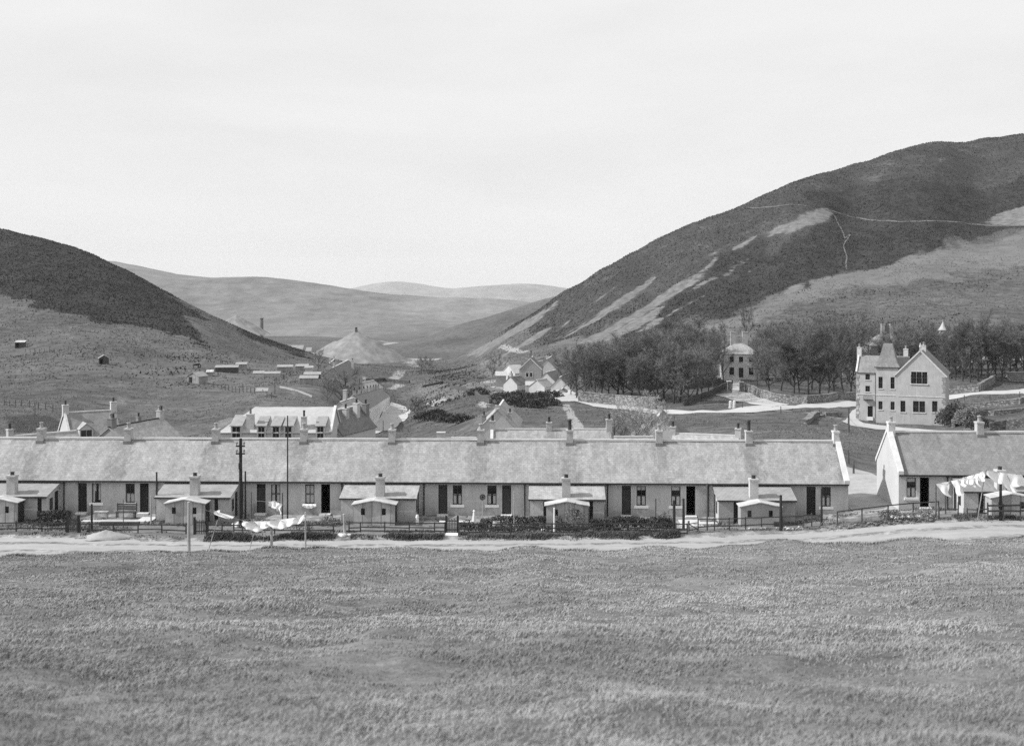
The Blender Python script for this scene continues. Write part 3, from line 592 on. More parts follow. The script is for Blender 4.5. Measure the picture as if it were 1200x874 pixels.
def door(parent, x, y, z0, w, h, mat='door_mid', rec=0.12, opened=False, step=True, transom=True, label=None, step_mat='stone_step'):
    b = MB(); x0, x1 = x - w/2, x + w/2; top = z0 + h - (0.28 if transom else 0)
    if opened: b.box(x0, x0 + 0.05, y + rec, y + rec + w * 0.9, z0, top)
    else:
        b.box(x0 + 0.04, x1 - 0.04, y + rec, y + rec + 0.04, z0, top)
        for k in range(1, 5): xx = x0 + (x1 - x0) * k / 5; b.box(xx - 0.008, xx + 0.008, y + rec - 0.008, y + rec, z0 + 0.05, top - 0.05)
    o = b.build('door', M[mat], parent)
    if label: o['label'] = label
    fr = MB(); fr.box(x0, x0 + 0.04, y + rec - 0.03, y + rec + 0.03, z0, z0 + h); fr.box(x1 - 0.04, x1, y + rec - 0.03, y + rec + 0.03, z0, z0 + h); fr.box(x0 + 0.04, x1 - 0.04, y + rec - 0.03, y + rec + 0.03, z0 + h - 0.04, z0 + h)
    if transom: fr.box(x0 + 0.04, x1 - 0.04, y + rec - 0.03, y + rec + 0.03, top, top + 0.04)
    fr.build('frame', M['door_dark'], o)
    if transom: MB().poly((x0 + .04, y + rec + .01, top + .04), (x1 - .04, y + rec + .01, top + .04), (x1 - .04, y + rec + .01, z0 + h - .04), (x0 + .04, y + rec + .01, z0 + h - .04)).build('fanlight', M['glass'], o)
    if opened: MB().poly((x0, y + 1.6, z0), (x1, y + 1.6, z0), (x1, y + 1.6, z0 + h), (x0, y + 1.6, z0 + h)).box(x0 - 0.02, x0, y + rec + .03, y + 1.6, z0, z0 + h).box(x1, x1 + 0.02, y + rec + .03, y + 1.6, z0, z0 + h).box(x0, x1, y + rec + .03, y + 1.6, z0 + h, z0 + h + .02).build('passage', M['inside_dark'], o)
    else: MB().lathe([(0.02, 0), (0.03, 0.02), (0.015, 0.05)], 6, (x1 - 0.1, y + rec - 0.03, z0 + 0.95)).build('handle', M['metal_grey'], o)
    if step: MB().box(x0 - 0.07, x1 + 0.07, y - 0.42, y - 0.003, -0.35, z0 - 0.004).build('doorstep', M[step_mat], parent)
    return o
CUR = {'both': [(0, .38, 0, 1), (.62, 1, 0, 1)], 'half': [(0, .36, 0, .55), (.64, 1, 0, .55)], 'net': [(0, 1, 0, .48)], 'full': [(0, .46, 0, .95), (.54, 1, 0, .95)], 'tied': [(0, .25, 0, 1), (.72, 1, 0.1, 1), (.25, .4, .6, 1)], 'top': [(0, 1, .8, 1), (0, .4, 0, .5), (.6, 1, 0, .5)]}
def cottage(label, origin, rz, x0, x1, doors, wins, chim, group, left_gable=False, right_gable=False, wallmat='wall_harl', roofmat='roof_slate', pipe=None, chim_at='right', gable_mat='wall_white', pots=1, tall=False):
    r = thing('terraced_cottage', label, 'cottage', origin, rz, group); W = x1 - x0; off = (x0 + origin[0], origin[1], 0)
    # local x runs from 0 to W
    for ch in (r,): ch.location = Vector(origin) + Matrix.Rotation(rz, 3, 'Z') @ Vector((x0, 0, 0))
    ops = [(d[0] - x0 - .31, d[0] - x0 + .31, 0.12, 2.12) for d in doors] + [(w[0] - x0 - .32, w[0] - x0 + .32, 0.76, 2.10) for w in wins]
    w = MB(); w.panel((0, 0, 0), (1, 0, 0), (0, 0, 1), W, EAVE - 0.03, ops); w.poly((0, 0, 0), (0, 0, -1.2), (W, 0, -1.2), (W, 0, 0))
    w.poly((W, 5.8, -1.2), (0, 5.8, -1.2), (0, 5.8, EAVE - .03), (W, 5.8, EAVE - .03))
    if not left_gable: w.poly((0, 5.8, -1.2), (0, 0, -1.2), (0, 0, EAVE - .03), (0, 5.8, EAVE - .03))
    else: w.poly((W, 0, -1.2), (W, 5.8, -1.2), (W, 5.8, EAVE - .03), (W, 0, EAVE - .03))
    w.build('wall', M[wallmat], r, uvo=off)
    for flag, x, sgn in ((left_gable, 0, -1), (right_gable, W, 1)):
        if flag:
            g = MB(); pts = [(x, 0, -1.2), (x, 5.8, -1.2), (x, 5.8, EAVE - .02), (x, HALF, EAVE + RISE - 0.03), (x, 0, EAVE - .02)]
            g.poly(*(pts if sgn > 0 else pts[::-1])); g.build('gable', M[gable_mat], r)
            k = MB(); kz = 0.10; xa, xb = sorted((x - sgn * 0.30, x + sgn * 0.06))
            for ya, yb in ((-0.2, HALF), (6.0, HALF)):
                za, zb = EAVE - 0.12, EAVE + RISE + 0.02
                k.add([(xa, ya, za), (xb, ya, za), (xb, yb, zb), (xa, yb, zb), (xa, ya, za + .26), (xb, ya, za + .26), (xb, yb, zb + .26), (xa, yb, zb + .26)], [(0,3,2,1),(4,5,6,7),(0,1,5,4),(1,2,6,5),(2,3,7,6),(3,0,4,7)])
            k.build('skew', M['ridge_pale'], r)
    rf = MB(); zb = EAVE - 0.02; rf.slope((0, -.18, zb - .13), (W, -.18, zb - .13), (W, HALF, zb + RISE), (0, HALF, zb + RISE), 12, 8, 0.09, 0.022, off, False)
    rf.slope((W, 5.98, zb - .13), (0, 5.98, zb - .13), (0, HALF, zb + RISE), (W, HALF, zb + RISE), 8, 4, 0.09, 0.02, off, False)
    rf = rf.build('roof', M[roofmat], r, uvo=off)
    MB().box(0, W, HALF - .12, HALF + .12, EAVE + RISE - .06, EAVE + RISE + .075).build('ridge_cap', M['ridge_pale'], rf)
    MB().box(0, W, -.27, -.185, EAVE - .20, EAVE - .10).box(0, W, -.03, -.002, EAVE - .22, EAVE - .08).build('gutter', M['iron_dark'], r)
    for d in doors: door(r, d[0] - x0, 0, 0.12, 0.62, 2.0, d[1], opened=(d[2] if len(d) > 2 else False), label=(d[3] if len(d) > 3 else None), transom=not (len(d) > 2 and d[2]))
    for q in wins: window(r, q[0] - x0, 0, 0.76, 0.64, 1.34, sash=q[1], curtain=CUR.get(q[2]), label=q[3] if len(q) > 3 else None, mat_frame=q[4] if len(q) > 4 else None, sill=q[5] if len(q) > 5 else 'stone_step')
    if chim:
        cx = W if chim_at == 'right' else 0.0; zt = EAVE + RISE + (0.72 if not tall else 1.15)
        if right_gable and chim_at == 'right': cx = W - 0.22
        c = stack(MB(), cx, HALF, EAVE + RISE - 0.62, zt, 0.46 if not chim == 'slim' else 0.38).build('chimney', M['chimney_render' if chim != 'slim' else 'ridge_pale'], r)
        MB().box(cx - .27, cx + .27, HALF - .42, HALF + .42, EAVE + RISE - 0.60, EAVE + RISE - 0.24 + 0.1).build('shade_collar', M['chimney_dark'], c)  # dark collar standing in for the shadow at the stack foot
        for k in range(pots): pot(cx + (k - (pots - 1) / 2) * 0.3, HALF, zt - .004, 0.42 if chim != 'cowl' else 0.75).build('chimney_pot', M['pot_clay' if chim != 'cowl' else 'pot_dark'], c, True)
    for xp in pipe or (): MB().tube((xp - x0, -.09, -.1), (xp - x0, -.09, EAVE - .15), .045, n=6).box(xp - x0 - .07, xp - x0 + .07, -.2, -.03, EAVE - .3, EAVE - .16).build('downpipe', M['iron_dark'], r)
    return r
XB = [22.9 - 6.3 * k for k in range(11)]
GT = 'cottages of the long slate roofed terrace'
S = sx
D9 = [S(p) for p in (950.5, 809.5, 734, 593.7, 519, 381.5, 306, 169, 96.5)]; W9 = [S(p) for p in (968, 792, 751.5, 576.5, 536, 363, 323, 152.5, 113)]
specs = [  # right to left
 ('end cottage of the long terrace with pale skewed right gable and dark closed door', [(D9[0], 'door_dark')], [(W9[0], 'cross', 'half')], 'slim', [17.6]),
 ('terrace cottage with black open doorway behind two tall clothes poles, pale tub of a lean-to at its right', [(D9[1], 'door_dark', True)], [(W9[1], 'h', 'top')], 'cowl', [S(830)]),
 ('terrace cottage with grey door and half curtained window above the long dark hedge', [(D9[2], 'door_mid')], [(W9[2], 'cross', 'top')], 'plain', [S(712)]),
 ('terrace cottage with grey door just right of the round disc on a post', [(D9[3], 'door_mid')], [(W9[3], 'h', 'half')], 'cowl', [S(615)]),
 ('terrace cottage with a dark stain on the wall left of its grey door', [(D9[4], 'door_mid')], [(W9[4], 'hv', 'half')], 'plain', [S(497)]),
 ('terrace cottage with black open doorway and white cloth on its window sill', [(D9[5], 'inside_dark', True)], [(W9[5], 'cross', 'full')], 'plain', [S(401)]),
 ('terrace cottage with grey panelled door just right of the dark utility pole', [(D9[6], 'door_mid')], [(W9[6], 'cross', 'both')], 'plain', [S(284.5)]),
 ('terrace cottage with dark slatted bench under its window', [(D9[7], 'door_dark')], [(W9[7], 'cross', 'net')], 'plain', [S(184.5)]),
 ('terrace cottage with pale bench and tied curtain in the window', [(D9[8], 'door_dark')], [(W9[8], 'v', 'tied')], 'plain', [S(75.5)]),
 ('leftmost terrace cottage, cut by the left edge of the photo', [], [], 'plain', None)]
specs[1] = ('terrace cottage with black open doorway behind two tall clothes poles', *specs[1][1:])
TO = (0, 87.8, GZ)
for k, (lab, ds, ws, ch, pp) in enumerate(specs):
    cottage(lab, TO, R(TH), XB[k + 1], XB[k], ds, ws, ch, GT, right_gable=(k == 0), left_gable=(k == 9), pipe=pp, pots=1)
# second terrace, higher up to the right
TO2 = (0, 87.3, GZ + 0.74)
def s2(px, yl=0.0): return sx(px, yl, 87.3)
X2 = [26.15, 32.5, 38.9]
GT2 = 'cottages of the second terrace at the right'
cottage('left end cottage of the second terrace with bright white gable and black open doorway', TO2, R(TH), X2[0], X2[1], [(s2(1083.5), 'inside_dark', True)], [(s2(1068), 'h', 'top')], 'plain', GT2, left_gable=True, roofmat='roof_slate_mid', pipe=[s2(1110)], pots=1)
cottage('right cottage of the second terrace, behind the white washing', TO2, R(TH), X2[1], X2[2], [(37.6, 'door_mid')], [(36.4, 'h', 'half')], None, GT2, right_gable=True, roofmat='roof_slate_mid')
b = thing('chimney_stack', 'slim pale chimney on top of the bright white gable of the second terrace', 'chimney', Vector(TO2) + Matrix.Rotation(R(TH), 3, 'Z') @ Vector((X2[0] + .25, HALF, EAVE + RISE - .3)), R(TH))
stack(MB(), 0, 0, 0, 1.0, .46, .55).build('cope', M['ridge_pale'], b); pot(0, 0, .996, .36).build('chimney_pot', M['pot_clay'], b, True)

# lean-to wash houses built against the fronts
def leanto(label, x0, x1, origin, mats, dd=2.35, win_l=None, win_r=None, chim=0.5, bright_left=False, front=()):
    r = thing('lean_to', label, 'lean-to', Vector(origin) + Matrix.Rotation(R(TH), 3, 'Z') @ Vector((x0, 0, 0)), R(TH), 'lean-to wash houses along the terraces'); W = x1 - x0; zt, zf = 2.16, 1.63
    w = MB(); w.panel((0, -dd, -.8), (1, 0, 0), (0, 0, 1), W, zf + .8 - .02, [(a, b, c + .8, d + .8) for a, b, c, d, *_ in front], .1); w.build('wall', M[mats[0]], r, uvo=origin)
    for x, sg, nm in ((0, -1, 'side_wall'), (W, 1, 'side_wall')):
        pts = [(x, -dd, -.8), (x, -.004, -.8), (x, -.004, zt - .02), (x, -dd, zf - .02)]; g = MB().poly(*(pts if sg > 0 else pts[::-1])); o = g.build(nm, M['wall_white' if (sg < 0 and bright_left) else mats[0]], r)
        for ya, yb, za, zb, m_ in ((-1.75, -1.25, .55, 1.35, 'glass'), (-.85, -.3, .0, 1.65, 'door_dark')):
            xx = x + sg * .012; d = MB().box(min(x + sg * .002, x + sg * .03), max(x + sg * .002, x + sg * .03), ya, yb, za, zb); d.build('side_window' if m_ == 'glass' else 'side_door', M[m_], r)
    rf = MB().slope((-.1, -dd - .12, zf - .03), (W + .1, -dd - .12, zf - .03), (W + .1, -.03, zt), (-.1, -.03, zt), 10, 5, .05, .012, origin); rf.build('roof', M[mats[1]], r, uvo=origin)
    MB().box(-.1, W + .1, -dd - .19, -dd - .125, zf - .13, zf - .045).build('gutter', M['iron_dark'], r)
    if chim:
        c = stack(MB(), chim * W, -dd + .45, zf - .1, 2.95, .56, .6).build('chimney', M['wall_pale' if bright_left else 'chimney_render'], r); pot(chim * W, -dd + .45, 2.945, .22, .14).build('chimney_pot', M['pot_dark'], c, True)
    for a, b, c, d, m_ in front: MB().box(a + .01, b - .01, -dd + .09, -dd + .12, c, d).build('front_door' if d - c > 1.2 else 'front_window', M[m_], r)
    return r
LT = lambda p, yl=-2.35: sx(p, yl)
leanto('lean-to at the left edge with dark side door beside the dark clipped hedge', LT(54) - 5.2, LT(54), TO, ('wall_harl', 'roof_corrugated'), chim=.52, front=[(4.6, 4.9, 0, 1.5, 'door_dark'), (3.0, 3.25, 0, 1.6, 'door_dark')])
leanto('lean-to with round pale chimney left of the dark utility pole', LT(183), LT(269), TO, ('wall_harl', 'roof_corrugated'), chim=.505, front=[(3.95, 4.2, 0, 1.5, 'door_dark'), (.95, 1.1, .9, 1.5, 'door_dark')])
leanto('smooth grey roofed lean-to just right of the open black doorway with the sill cloth', LT(399.5), LT(486.5), TO, ('wall_harl', 'roof_slate_pale'), chim=.52, front=[(3.55, 3.75, 0, 1.5, 'door_dark'), (.9, 1.02, 1.0, 1.5, 'door_dark')])
leanto('lean-to with a pale patch in its grey roof, behind the thin white post', LT(621), LT(708), TO, ('wall_harl', 'roof_slate_pale'), chim=.49, front=[(.9, 1.1, 0, 1.55, 'door_dark'), (3.95, 4.2, 0, 1.55, 'door_dark')])
leanto('lean-to with a bright left side wall near the right end of the long terrace', LT(842), LT(932), TO, ('wall_grey', 'roof_corrugated'), chim=.47, bright_left=True, front=[(1.0, 1.3, 0, 1.55, 'door_dark')])  # paler left side wall paints in the sun that falls on it
leanto('lean-to with white side wall and white chimney behind the washing of the second terrace', sx(1129.5, -2.35, 87.3), sx(1129.5, -2.35, 87.3) + 5.0, TO2, ('wall_harl', 'roof_slate_mid'), chim=.5, bright_left=True, front=[(.95, 1.3, 0, 1.55, 'door_dark')])

# small low-roofed sheds in front of the lean-tos
def shed(label, x0, x1, origin, wall='shed_sheet', blank=False):
    W = x1 - x0; r = thing('coal_shed', label, 'shed', Vector(origin) + Matrix.Rotation(R(TH), 3, 'Z') @ Vector((x0, -3.75, 0)), R(TH), 'small sheds in front of the lean-tos'); he, ha, dp = 1.44, 1.70, 1.25
    w = MB(); c = W / 2; ops = [(c - .86, c - .60, .72, 1.16), (c + .52, c + .78, .72, 1.16)]
    w.panel((0, 0, -.6), (1, 0, 0), (0, 0, 1), W, he + .6, [(a, b, z0 + .6, z1 + .6) for a, b, z0, z1 in ops], .08); w.poly((0, 0, he), (W, 0, he), (c, 0, ha))
    w.poly((0, dp, -.6), (0, 0, -.6), (0, 0, he), (0, dp, he)); w.poly((W, 0, -.6), (W, dp, -.6), (W, dp, he), (W, 0, he)); w.build('wall', M[wall], r, uvo=origin)
    MB().box(W + .002, W + .03, .25, dp - .1, 0, 1.38).build('side_door', M['door_dark'], r)
    rf = MB(); o = .12
    rf.slope((-o, dp, he - .01), (-o, -o, he - .01), (c, -o, ha + .02), (c, dp, ha + .02), 3, 4, .05, .012, origin); rf.slope((W + o, -o, he - .01), (W + o, dp, he - .01), (c, dp, ha + .02), (c, -o, ha + .02), 3, 4, .05, .012, origin)
    rf.build('roof', M['roof_felt_pale'], r, uvo=origin)
    for a, b, z0, z1 in ops: f = MB().box(a, b, .06, .075, z0, z1); f.build('window', M['glass'], r)
    return r
SH = lambda p: sx(p, -3.75)
shed('small pale roofed shed at the left edge of the photo', SH(19.4) - 2.6, SH(19.4), TO)
shed('small pale roofed shed behind the tall clothes post at left', SH(193.5), SH(239.5), TO)
shed('small pale roofed shed right of the open black doorway, behind the long rail fence', SH(414), SH(462.5), TO)
shed('small pale roofed shed with the thin white post in front and a bush against it', SH(640), SH(689), TO)
shed('small pale roofed shed behind the right-hand sloping rail fence', SH(868), SH(915), TO, 'wall_grey')
shed('small pale roofed shed behind the leaning pole at the right edge', sx(1162, -3.75, 87.3), sx(1162, -3.75, 87.3) + 2.6, TO2)

# ------------------------------------------------------------------ houses of the village
def house(name, label, cat, A, B, hd, drop, wallm='wall_pale', roofm='roof_slate_mid', wins=(), doors=(), chims=(), hips=(0, 0), wall_h=None, group=None, gable_m=None, awins=(), skew=False, over=.2, ridge=True, bwins=()):
    """A, B: ends of the ridge as image column, row and guessed depth, the front slope faces the camera side"""
    a, b = Vector(P(*A)), Vector(P(*B)); d = b - a; zr = (a.z + b.z) / 2; L = math.hypot(d.x, d.y) + hips[0] + hips[1]; rz = math.atan2(d.y, d.x); u = Vector((math.cos(rz), math.sin(rz), 0))
    if hips != (0, 0): a = a - u * hips[0]; b = b + u * hips[1]
    n_ = Vector((-u.y, u.x, 0)); zg = min(hz(*((p + s * hd * n_).xy)) for p in (a, b) for s in (-1, 1))
    mid = (a + b) / 2; E_ = (zr - drop) - zg
    if wall_h: E_ = wall_h; zg = zr - drop - wall_h
    r = thing(name, label, cat, (mid.x, mid.y, zg), rz, group); x0, x1 = -L/2, L/2; H = E_ + drop; dn = -1.5
    ops = [(w[0] - w[2]/2 - x0, w[0] + w[2]/2 - x0, w[1] - dn, w[1] + w[3] - dn) for w in wins] + [(q[0] - q[2]/2 - x0, q[0] + q[2]/2 - x0, q[1] - dn, q[1] + q[3] - dn) for q in doors]
    w = MB(); w.panel((x0, -hd, dn), (1, 0, 0), (0, 0, 1), L, E_ - dn - .03, ops, .13); w.poly((x1, hd, dn), (x0, hd, dn), (x0, hd, E_ - .03), (x1, hd, E_ - .03))
    if gable_m: w.poly((x0, hd, dn), (x0, -hd, dn), (x0, -hd, E_ - .03), (x0, hd, E_ - .03)); w.build('wall', M[wallm], r)
    for x, s, hp in ((x0, -1, hips[0]), (x1, 1, hips[1])):
        pts = [(x, -hd, dn), (x, hd, dn), (x, hd, E_ - .03)] + ([] if hp else [(x, 0, H - .04)]) + [(x, -hd, E_ - .03)]
        if gable_m: q = [(x + s * .004, *p[1:]) for p in pts]; MB().poly(*(q if s > 0 else q[::-1])).build('gable', M[gable_m], r)
        else: w.poly(*(pts if s > 0 else pts[::-1]))
    if not gable_m: w.build('wall', M[wallm], r)
    k = over * drop / hd; ho = lambda q: 0 if q else over * .6
    rf = MB(); e0, e1 = x0 - over, x1 + over; g0 = x0 + hips[0] if hips[0] else x0 - over * .6; g1 = x1 - hips[1] if hips[1] else x1 + over * .6
    if not hips[0]: e0 = g0
    if not hips[1]: e1 = g1
    o = (mid.x, mid.y, zg)
    rf.slope((e0, -hd - over, E_ - k), (e1, -hd - over, E_ - k), (g1, 0, H), (g0, 0, H), 10, 6, .10, .02, o); rf.slope((e1, hd + over, E_ - k), (e0, hd + over, E_ - k), (g0, 0, H), (g1, 0, H), 8, 4, .10, .02, o)
    if hips[0]: rf.prism([(e0, hd + over, E_ - k), (e0, -hd - over, E_ - k), (g0, 0, H)], (0.02, 0, -.1))
    if hips[1]: rf.prism([(e1, -hd - over, E_ - k), (e1, hd + over, E_ - k), (g1, 0, H)], (-0.02, 0, -.1))
    rf = rf.build('roof', M[roofm], r, uvo=o)
    if ridge: MB().box(g0, g1, -.13, .13, H - .07, H + .07).build('ridge_cap', M['ridge_pale' if ridge is True else ridge], rf)
    if skew:
        for x in ([x0, x1] if skew is True else [x0 if skew == 'A' else x1]):
            kk = MB()
            for y in (-hd - over, hd + over):
                kk.beam((x, y, E_ - k + .05), (x, 0, H + .09), .3, .24)
            kk.build('skew', M['ridge_pale'], r)
    for q in wins: window(r, q[0], -hd, q[1], q[2], q[3], sash=q[4] if len(q) > 4 else 'cross', sill='stone_pale' if q[2] > .5 else None, rec=.1, sillw=.08, curtain=CUR.get(q[5]) if len(q) > 5 else None)
    for q in doors: door(r, q[0], -hd, q[1], q[2], q[3], q[4] if len(q) > 4 else 'door_dark', rec=.1, step=False)
    for end, lst in ((x0, awins), (x1, bwins)):
        s = -1 if end == x0 else 1
        for y, z, ww, hh in lst:
            wo = MB(); xx = end + s * .006
            for y0, y1, z0, z1 in ((y - ww/2, y - ww/2 + .06, z, z + hh), (y + ww/2 - .06, y + ww/2, z, z + hh), (y - ww/2, y + ww/2, z - .1, z), (y - ww/2, y + ww/2, z + hh, z + hh + .06)): wo.box(min(xx, xx + s * .07), max(xx, xx + s * .07), y0, y1, z0, z1)
            wo = wo.build('window', M['paint_white'], r); MB().box(min(xx, xx + s * .03), max(xx, xx + s * .03), y - ww/2 + .06, y + ww/2 - .06, z, z + hh).build('pane', M['glass'], wo)
    for t_, yo, hh, ww, np_, m_ in chims:
        x = x0 + t_ * L; zb = H - abs(yo) / hd * drop; c = stack(MB(), x, yo, zb - .5, zb + hh, ww, .6).build('chimney', M[m_], r)
        for j in range(np_): pot(x, yo + (j - (np_ - 1) / 2) * .34, zb + hh - .004, .55, .14).build('chimney_pot', M['pot_dark' if j % 2 == 0 else 'pot_clay'], c, True)
    return r, x0, x1, E_, H
def dormer(parent, x, y0, z0, w, h, back, kind, roofm, wallm='wall_pale', hd=4, drop=2.4, E_=3):
    """window head breaking through a roof whose eave is at y=-hd"""
    b = MB(); zt = z0 + h; x0, x1 = x - w/2, x + w/2; yb = y0 + back
    b.panel((x0, y0, z0), (1, 0, 0), (0, 0, 1), w, h, [(.14, w - .14, .08, h - .12)], .1); b.poly((x0, yb, z0), (x0, y0, z0), (x0, y0, zt), (x0, yb, zt)); b.poly((x1, y0, z0), (x1, yb, z0), (x1, yb, zt), (x1, y0, zt))
    if kind == 'gable': b.poly((x0, y0, zt), (x1, y0, zt), (x, y0, zt + w * .42))
    o = b.build('dormer', M[wallm], parent); r = MB()
    if kind == 'gable':
        e = .12; zr = zt + w * .42 + .05
        r.slope((x0 - e, yb + .8, zt - .06), (x0 - e, y0 - e, zt - .06), (x, y0 - e, zr), (x, yb + .8, zr), 3, 3, .06, .01); r.slope((x1 + e, y0 - e, zt - .06), (x1 + e, yb + .8, zt - .06), (x, yb + .8, zr), (x, y0 - e, zr), 3, 3, .06, .01)
    else: r.slope((x0 - .1, y0 - .15, zt - .02), (x1 + .1, y0 - .15, zt - .02), (x1 + .1, yb, zt + .95), (x0 - .1, yb, zt + .95), 5, 4, .06, .01)
    r.build('roof', M[roofm], o); f = MB(); xa, xb, za, zb = x0 + .14, x1 - .14, z0 + .08, zt - .12
    f.box(xa, xa + .06, y0 + .04, y0 + .1, za, zb); f.box(xb - .06, xb, y0 + .04, y0 + .1, za, zb); f.box(xa, xb, y0 + .04, y0 + .1, zb - .06, zb); f.box(xa, xb, y0 + .04, y0 + .1, za, za + .06); f.box(x - .03, x + .03, y0 + .04, y0 + .1, za, zb)
    f = f.build('window', M['wood_grey'], o); MB().box(xa + .05, xb - .05, y0 + .08, y0 + .11, za + .05, zb - .05).build('glazing', M['glass'], o); return o

GV = 'houses of the village behind the terrace'
house('cottage', 'low grey roofed cottage just behind the terrace at far left', 'cottage', (16, 509, 122), (88, 506.5, 126), 2.8, 2.0, roofm='roof_slate_pale', chims=[(-.06, 0, .7, .5, 1, 'chimney_render')], wall_h=2.2, group=GV)
r, x0, x1, E_, H = house('house', 'gabled house with white end wall and one gabled dormer, behind the terrace at left', 'house', (75.5, 482.5, 166), (134, 481, 169.3), 3.4, 2.9, wallm='wall_pale', gable_m='wall_white', roofm='roof_slate_mid', chims=[(.02, 0, 1.0, .75, 1, 'wall_white'), (.98, 0, 1.1, .75, 1, 'wall_white')], wall_h=3.0, group=GV, skew='A')
dormer(r, x0 + 2.0, -3.42, E_ - .5, 1.7, 1.5, 2.2, 'gable', 'roof_slate_pale')
house('house', 'house with its gable end and big pale right roof slope, two tall dark chimney pots', 'house', (128, 500.5, 150), (189.5, 489, 160), 3.5, 2.6, wallm='wall_grey', roofm='roof_slate_pale', chims=[(.05, 0, 1.0, .95, 2, 'chimney_dark'), (.97, 0, .95, .9, 2, 'chimney_render')], wall_h=2.8, group=GV, ridge='trim_dark', skew=False)
house('cottage', 'cottage mostly hidden behind the pale sloping roof, only its small chimney showing', 'cottage', (150, 497, 178), (170, 494.5, 180), 2.5, 2.0, chims=[(.62, 0, .9, .5, 1, 'chimney_dark')], wall_h=2.0, group=GV)
r, x0, x1, E_, H = house('long_house', 'long house with white sheet roof and a row of five lean-to dormers', 'house', (299, 476, 152), (393, 477.5, 152), 3.8, 2.45, wallm='wall_pale', roofm='roof_white_sheet', hips=(3.4, 0), wall_h=3.4, group=GV, ridge=False,
    chims=[(.475, 2.5, .9, .5, 1, 'chimney_render'), (.93, 2.8, 1.0, .5, 1, 'chimney_render')], wins=[(4.6, 0.6, .8, 1.2)], skew='B')
for px in (277, 306.5, 323.5, 338, 375.5):
    dormer(r, (px - 600) * 148.2 / F - r.location.x, -3.95, E_ - .8, 1.05 if px != 277 else 1.25, 1.5, 2.9, 'shed', 'roof_corrugated')
for px, zt in ((292, 2.6), (355, 2.3)):
    x = (px - 600) * 148 / F - r.location.x; c = stack(MB(), x, -3.2, E_ - 1.0, E_ + zt - .6, .85 if px == 292 else .6, .7).build('chimney', M['wall_pale'], r); pot(x, -3.2, E_ + zt - .61, .7, .13).build('chimney_pot', M['pot_dark'], c, True)
house('house', 'dark slate roofed house with three tall chimneys at the top of the street', 'house', (381, 483, 154.5), (421, 474.5, 163), 2.3, 2.5, wallm='wall_pale', roofm='roof_slate_dark', chims=[(.42, -.8, 1.0, .8, 1, 'chimney_render'), (.72, -.9, 1.5, .8, 1, 'wall_pale'), (.98, -1.0, 1.3, .9, 1, 'chimney_dark')], wall_h=3.0, group=GV)
house('house', 'small pale roofed house just behind the dark slate roof with the tall chimneys', 'house', (399, 470, 215), (414, 466.5, 222), 3, 2.2, roofm='roof_slate_pale', chims=[(.35, 0, 1.8, .7, 0, 'chimney_render')], wall_h=2.6, group=GV)
house('outhouse', 'small outhouse with dark pyramid roof among the street houses', 'outhouse', (415.5, 460, 262), (418, 459.4, 263.5), 1.5, 1.7, roofm='roof_slate_dark', wallm='wall_grey', hips=(1.4, 1.4), wall_h=2.3, ridge=False, group=GV)
# stepped cottages down the street
ST = [(425 + 21 * f, 466.3 - 12.3 * f ** .8, 238 + 165 * f) for f in (0, .16, .36, .6, 1.0)]
def atz(px, Y, z): return (px, HY - z * F / Y, Y)
ws = ['nearest', 'second nearest', 'third nearest', 'fourth nearest', 'fourth farthest', 'third farthest', 'second farthest', 'farthest']
for k in range(8):
    f0, f1 = k / 8, (k + 1) / 8; A0 = P(415, 463.5, 238); B0 = P(445.5, 455, 400)
    a = [A0[i] * (1 - f0) + B0[i] * f0 for i in range(3)]; b = [A0[i] * (1 - f1) + B0[i] * f1 for i in range(3)]; zm = (a[2] + b[2]) / 2; L = math.hypot(a[0] - b[0], a[1] - b[1])
    n = max(2, round(L / 5)); q = []; dd = []
    for j in range(n):
        x = -L/2 + L * (j + .5) / n
        (dd if j % 3 == 1 else q).append((x, .7 if j % 3 != 1 else .1, 1.1, 1.5 if j % 3 != 1 else 2.2))
    def toP(p, z): return (600 + p[0] / p[1] * F, HY - z / p[1] * F, p[1])
    rs = house('street_cottage', f'{ws[k]} of the eight grey roofed cottages stepping down the pale street', 'cottage', toP(a, zm), toP(b, zm), 2.95, 2.3, wallm='paint_white', roofm='roof_slate_mid', ridge='roof_slate_dark', over=.1, wins=q, doors=dd, wall_h=3.3, chims=[(.02, 0, .9, .7, 1, 'chimney_render')], group='stepped cottages of the street')[0]
    kz = (b[2] - a[2]) / L                            # the terrace follows the fall of the street
    for oo in [q for q in rs.children_recursive if q.type == 'MESH']:
        for v in oo.data.vertices: v.co.z += kz * v.co.x
house('house', 'white gabled house with two dark windows just beyond the stepped cottages', 'house', (424, 446.5, 400), (438, 446.5, 408), 3.2, 2.2, wallm='wall_white', roofm='roof_slate_pale', wins=[(-1.2, 1, 1.2, 1.6), (1.2, 1, 1.2, 1.6)], wall_h=3.2, group=GV)
house('house', 'steep dark roofed house above the street with window bays and pale chimney', 'house', (389.5, 431, 330), (408, 421.5, 360), 4.0, 3.3, wallm='wall_grey', roofm='roof_slate_dark', wins=[(-14, 1.2, 1.2, 2), (-9, 1.2, 1.2, 2), (-3, 1.2, 1.2, 2), (9, 1.2, 1.2, 2)], chims=[(.1, 0, 1.2, .8, 1, 'chimney_render'), (.75, -2.2, 2.2, 1.2, 1, 'wall_white')], wall_h=4.6, group=GV)
house('cottage', 'tiny white gabled cottage left of the steep dark roof, near the spoil heap', 'cottage', (386, 424.5, 400), (392, 421.5, 420), 2.4, 2.2, wallm='wall_white', roofm='roof_slate_mid', chims=[(.1, 0, 1.2, .8, 0, 'wall_white'), (.9, 0, 1.2, .8, 0, 'wall_white')], wall_h=2.6, group=GV)
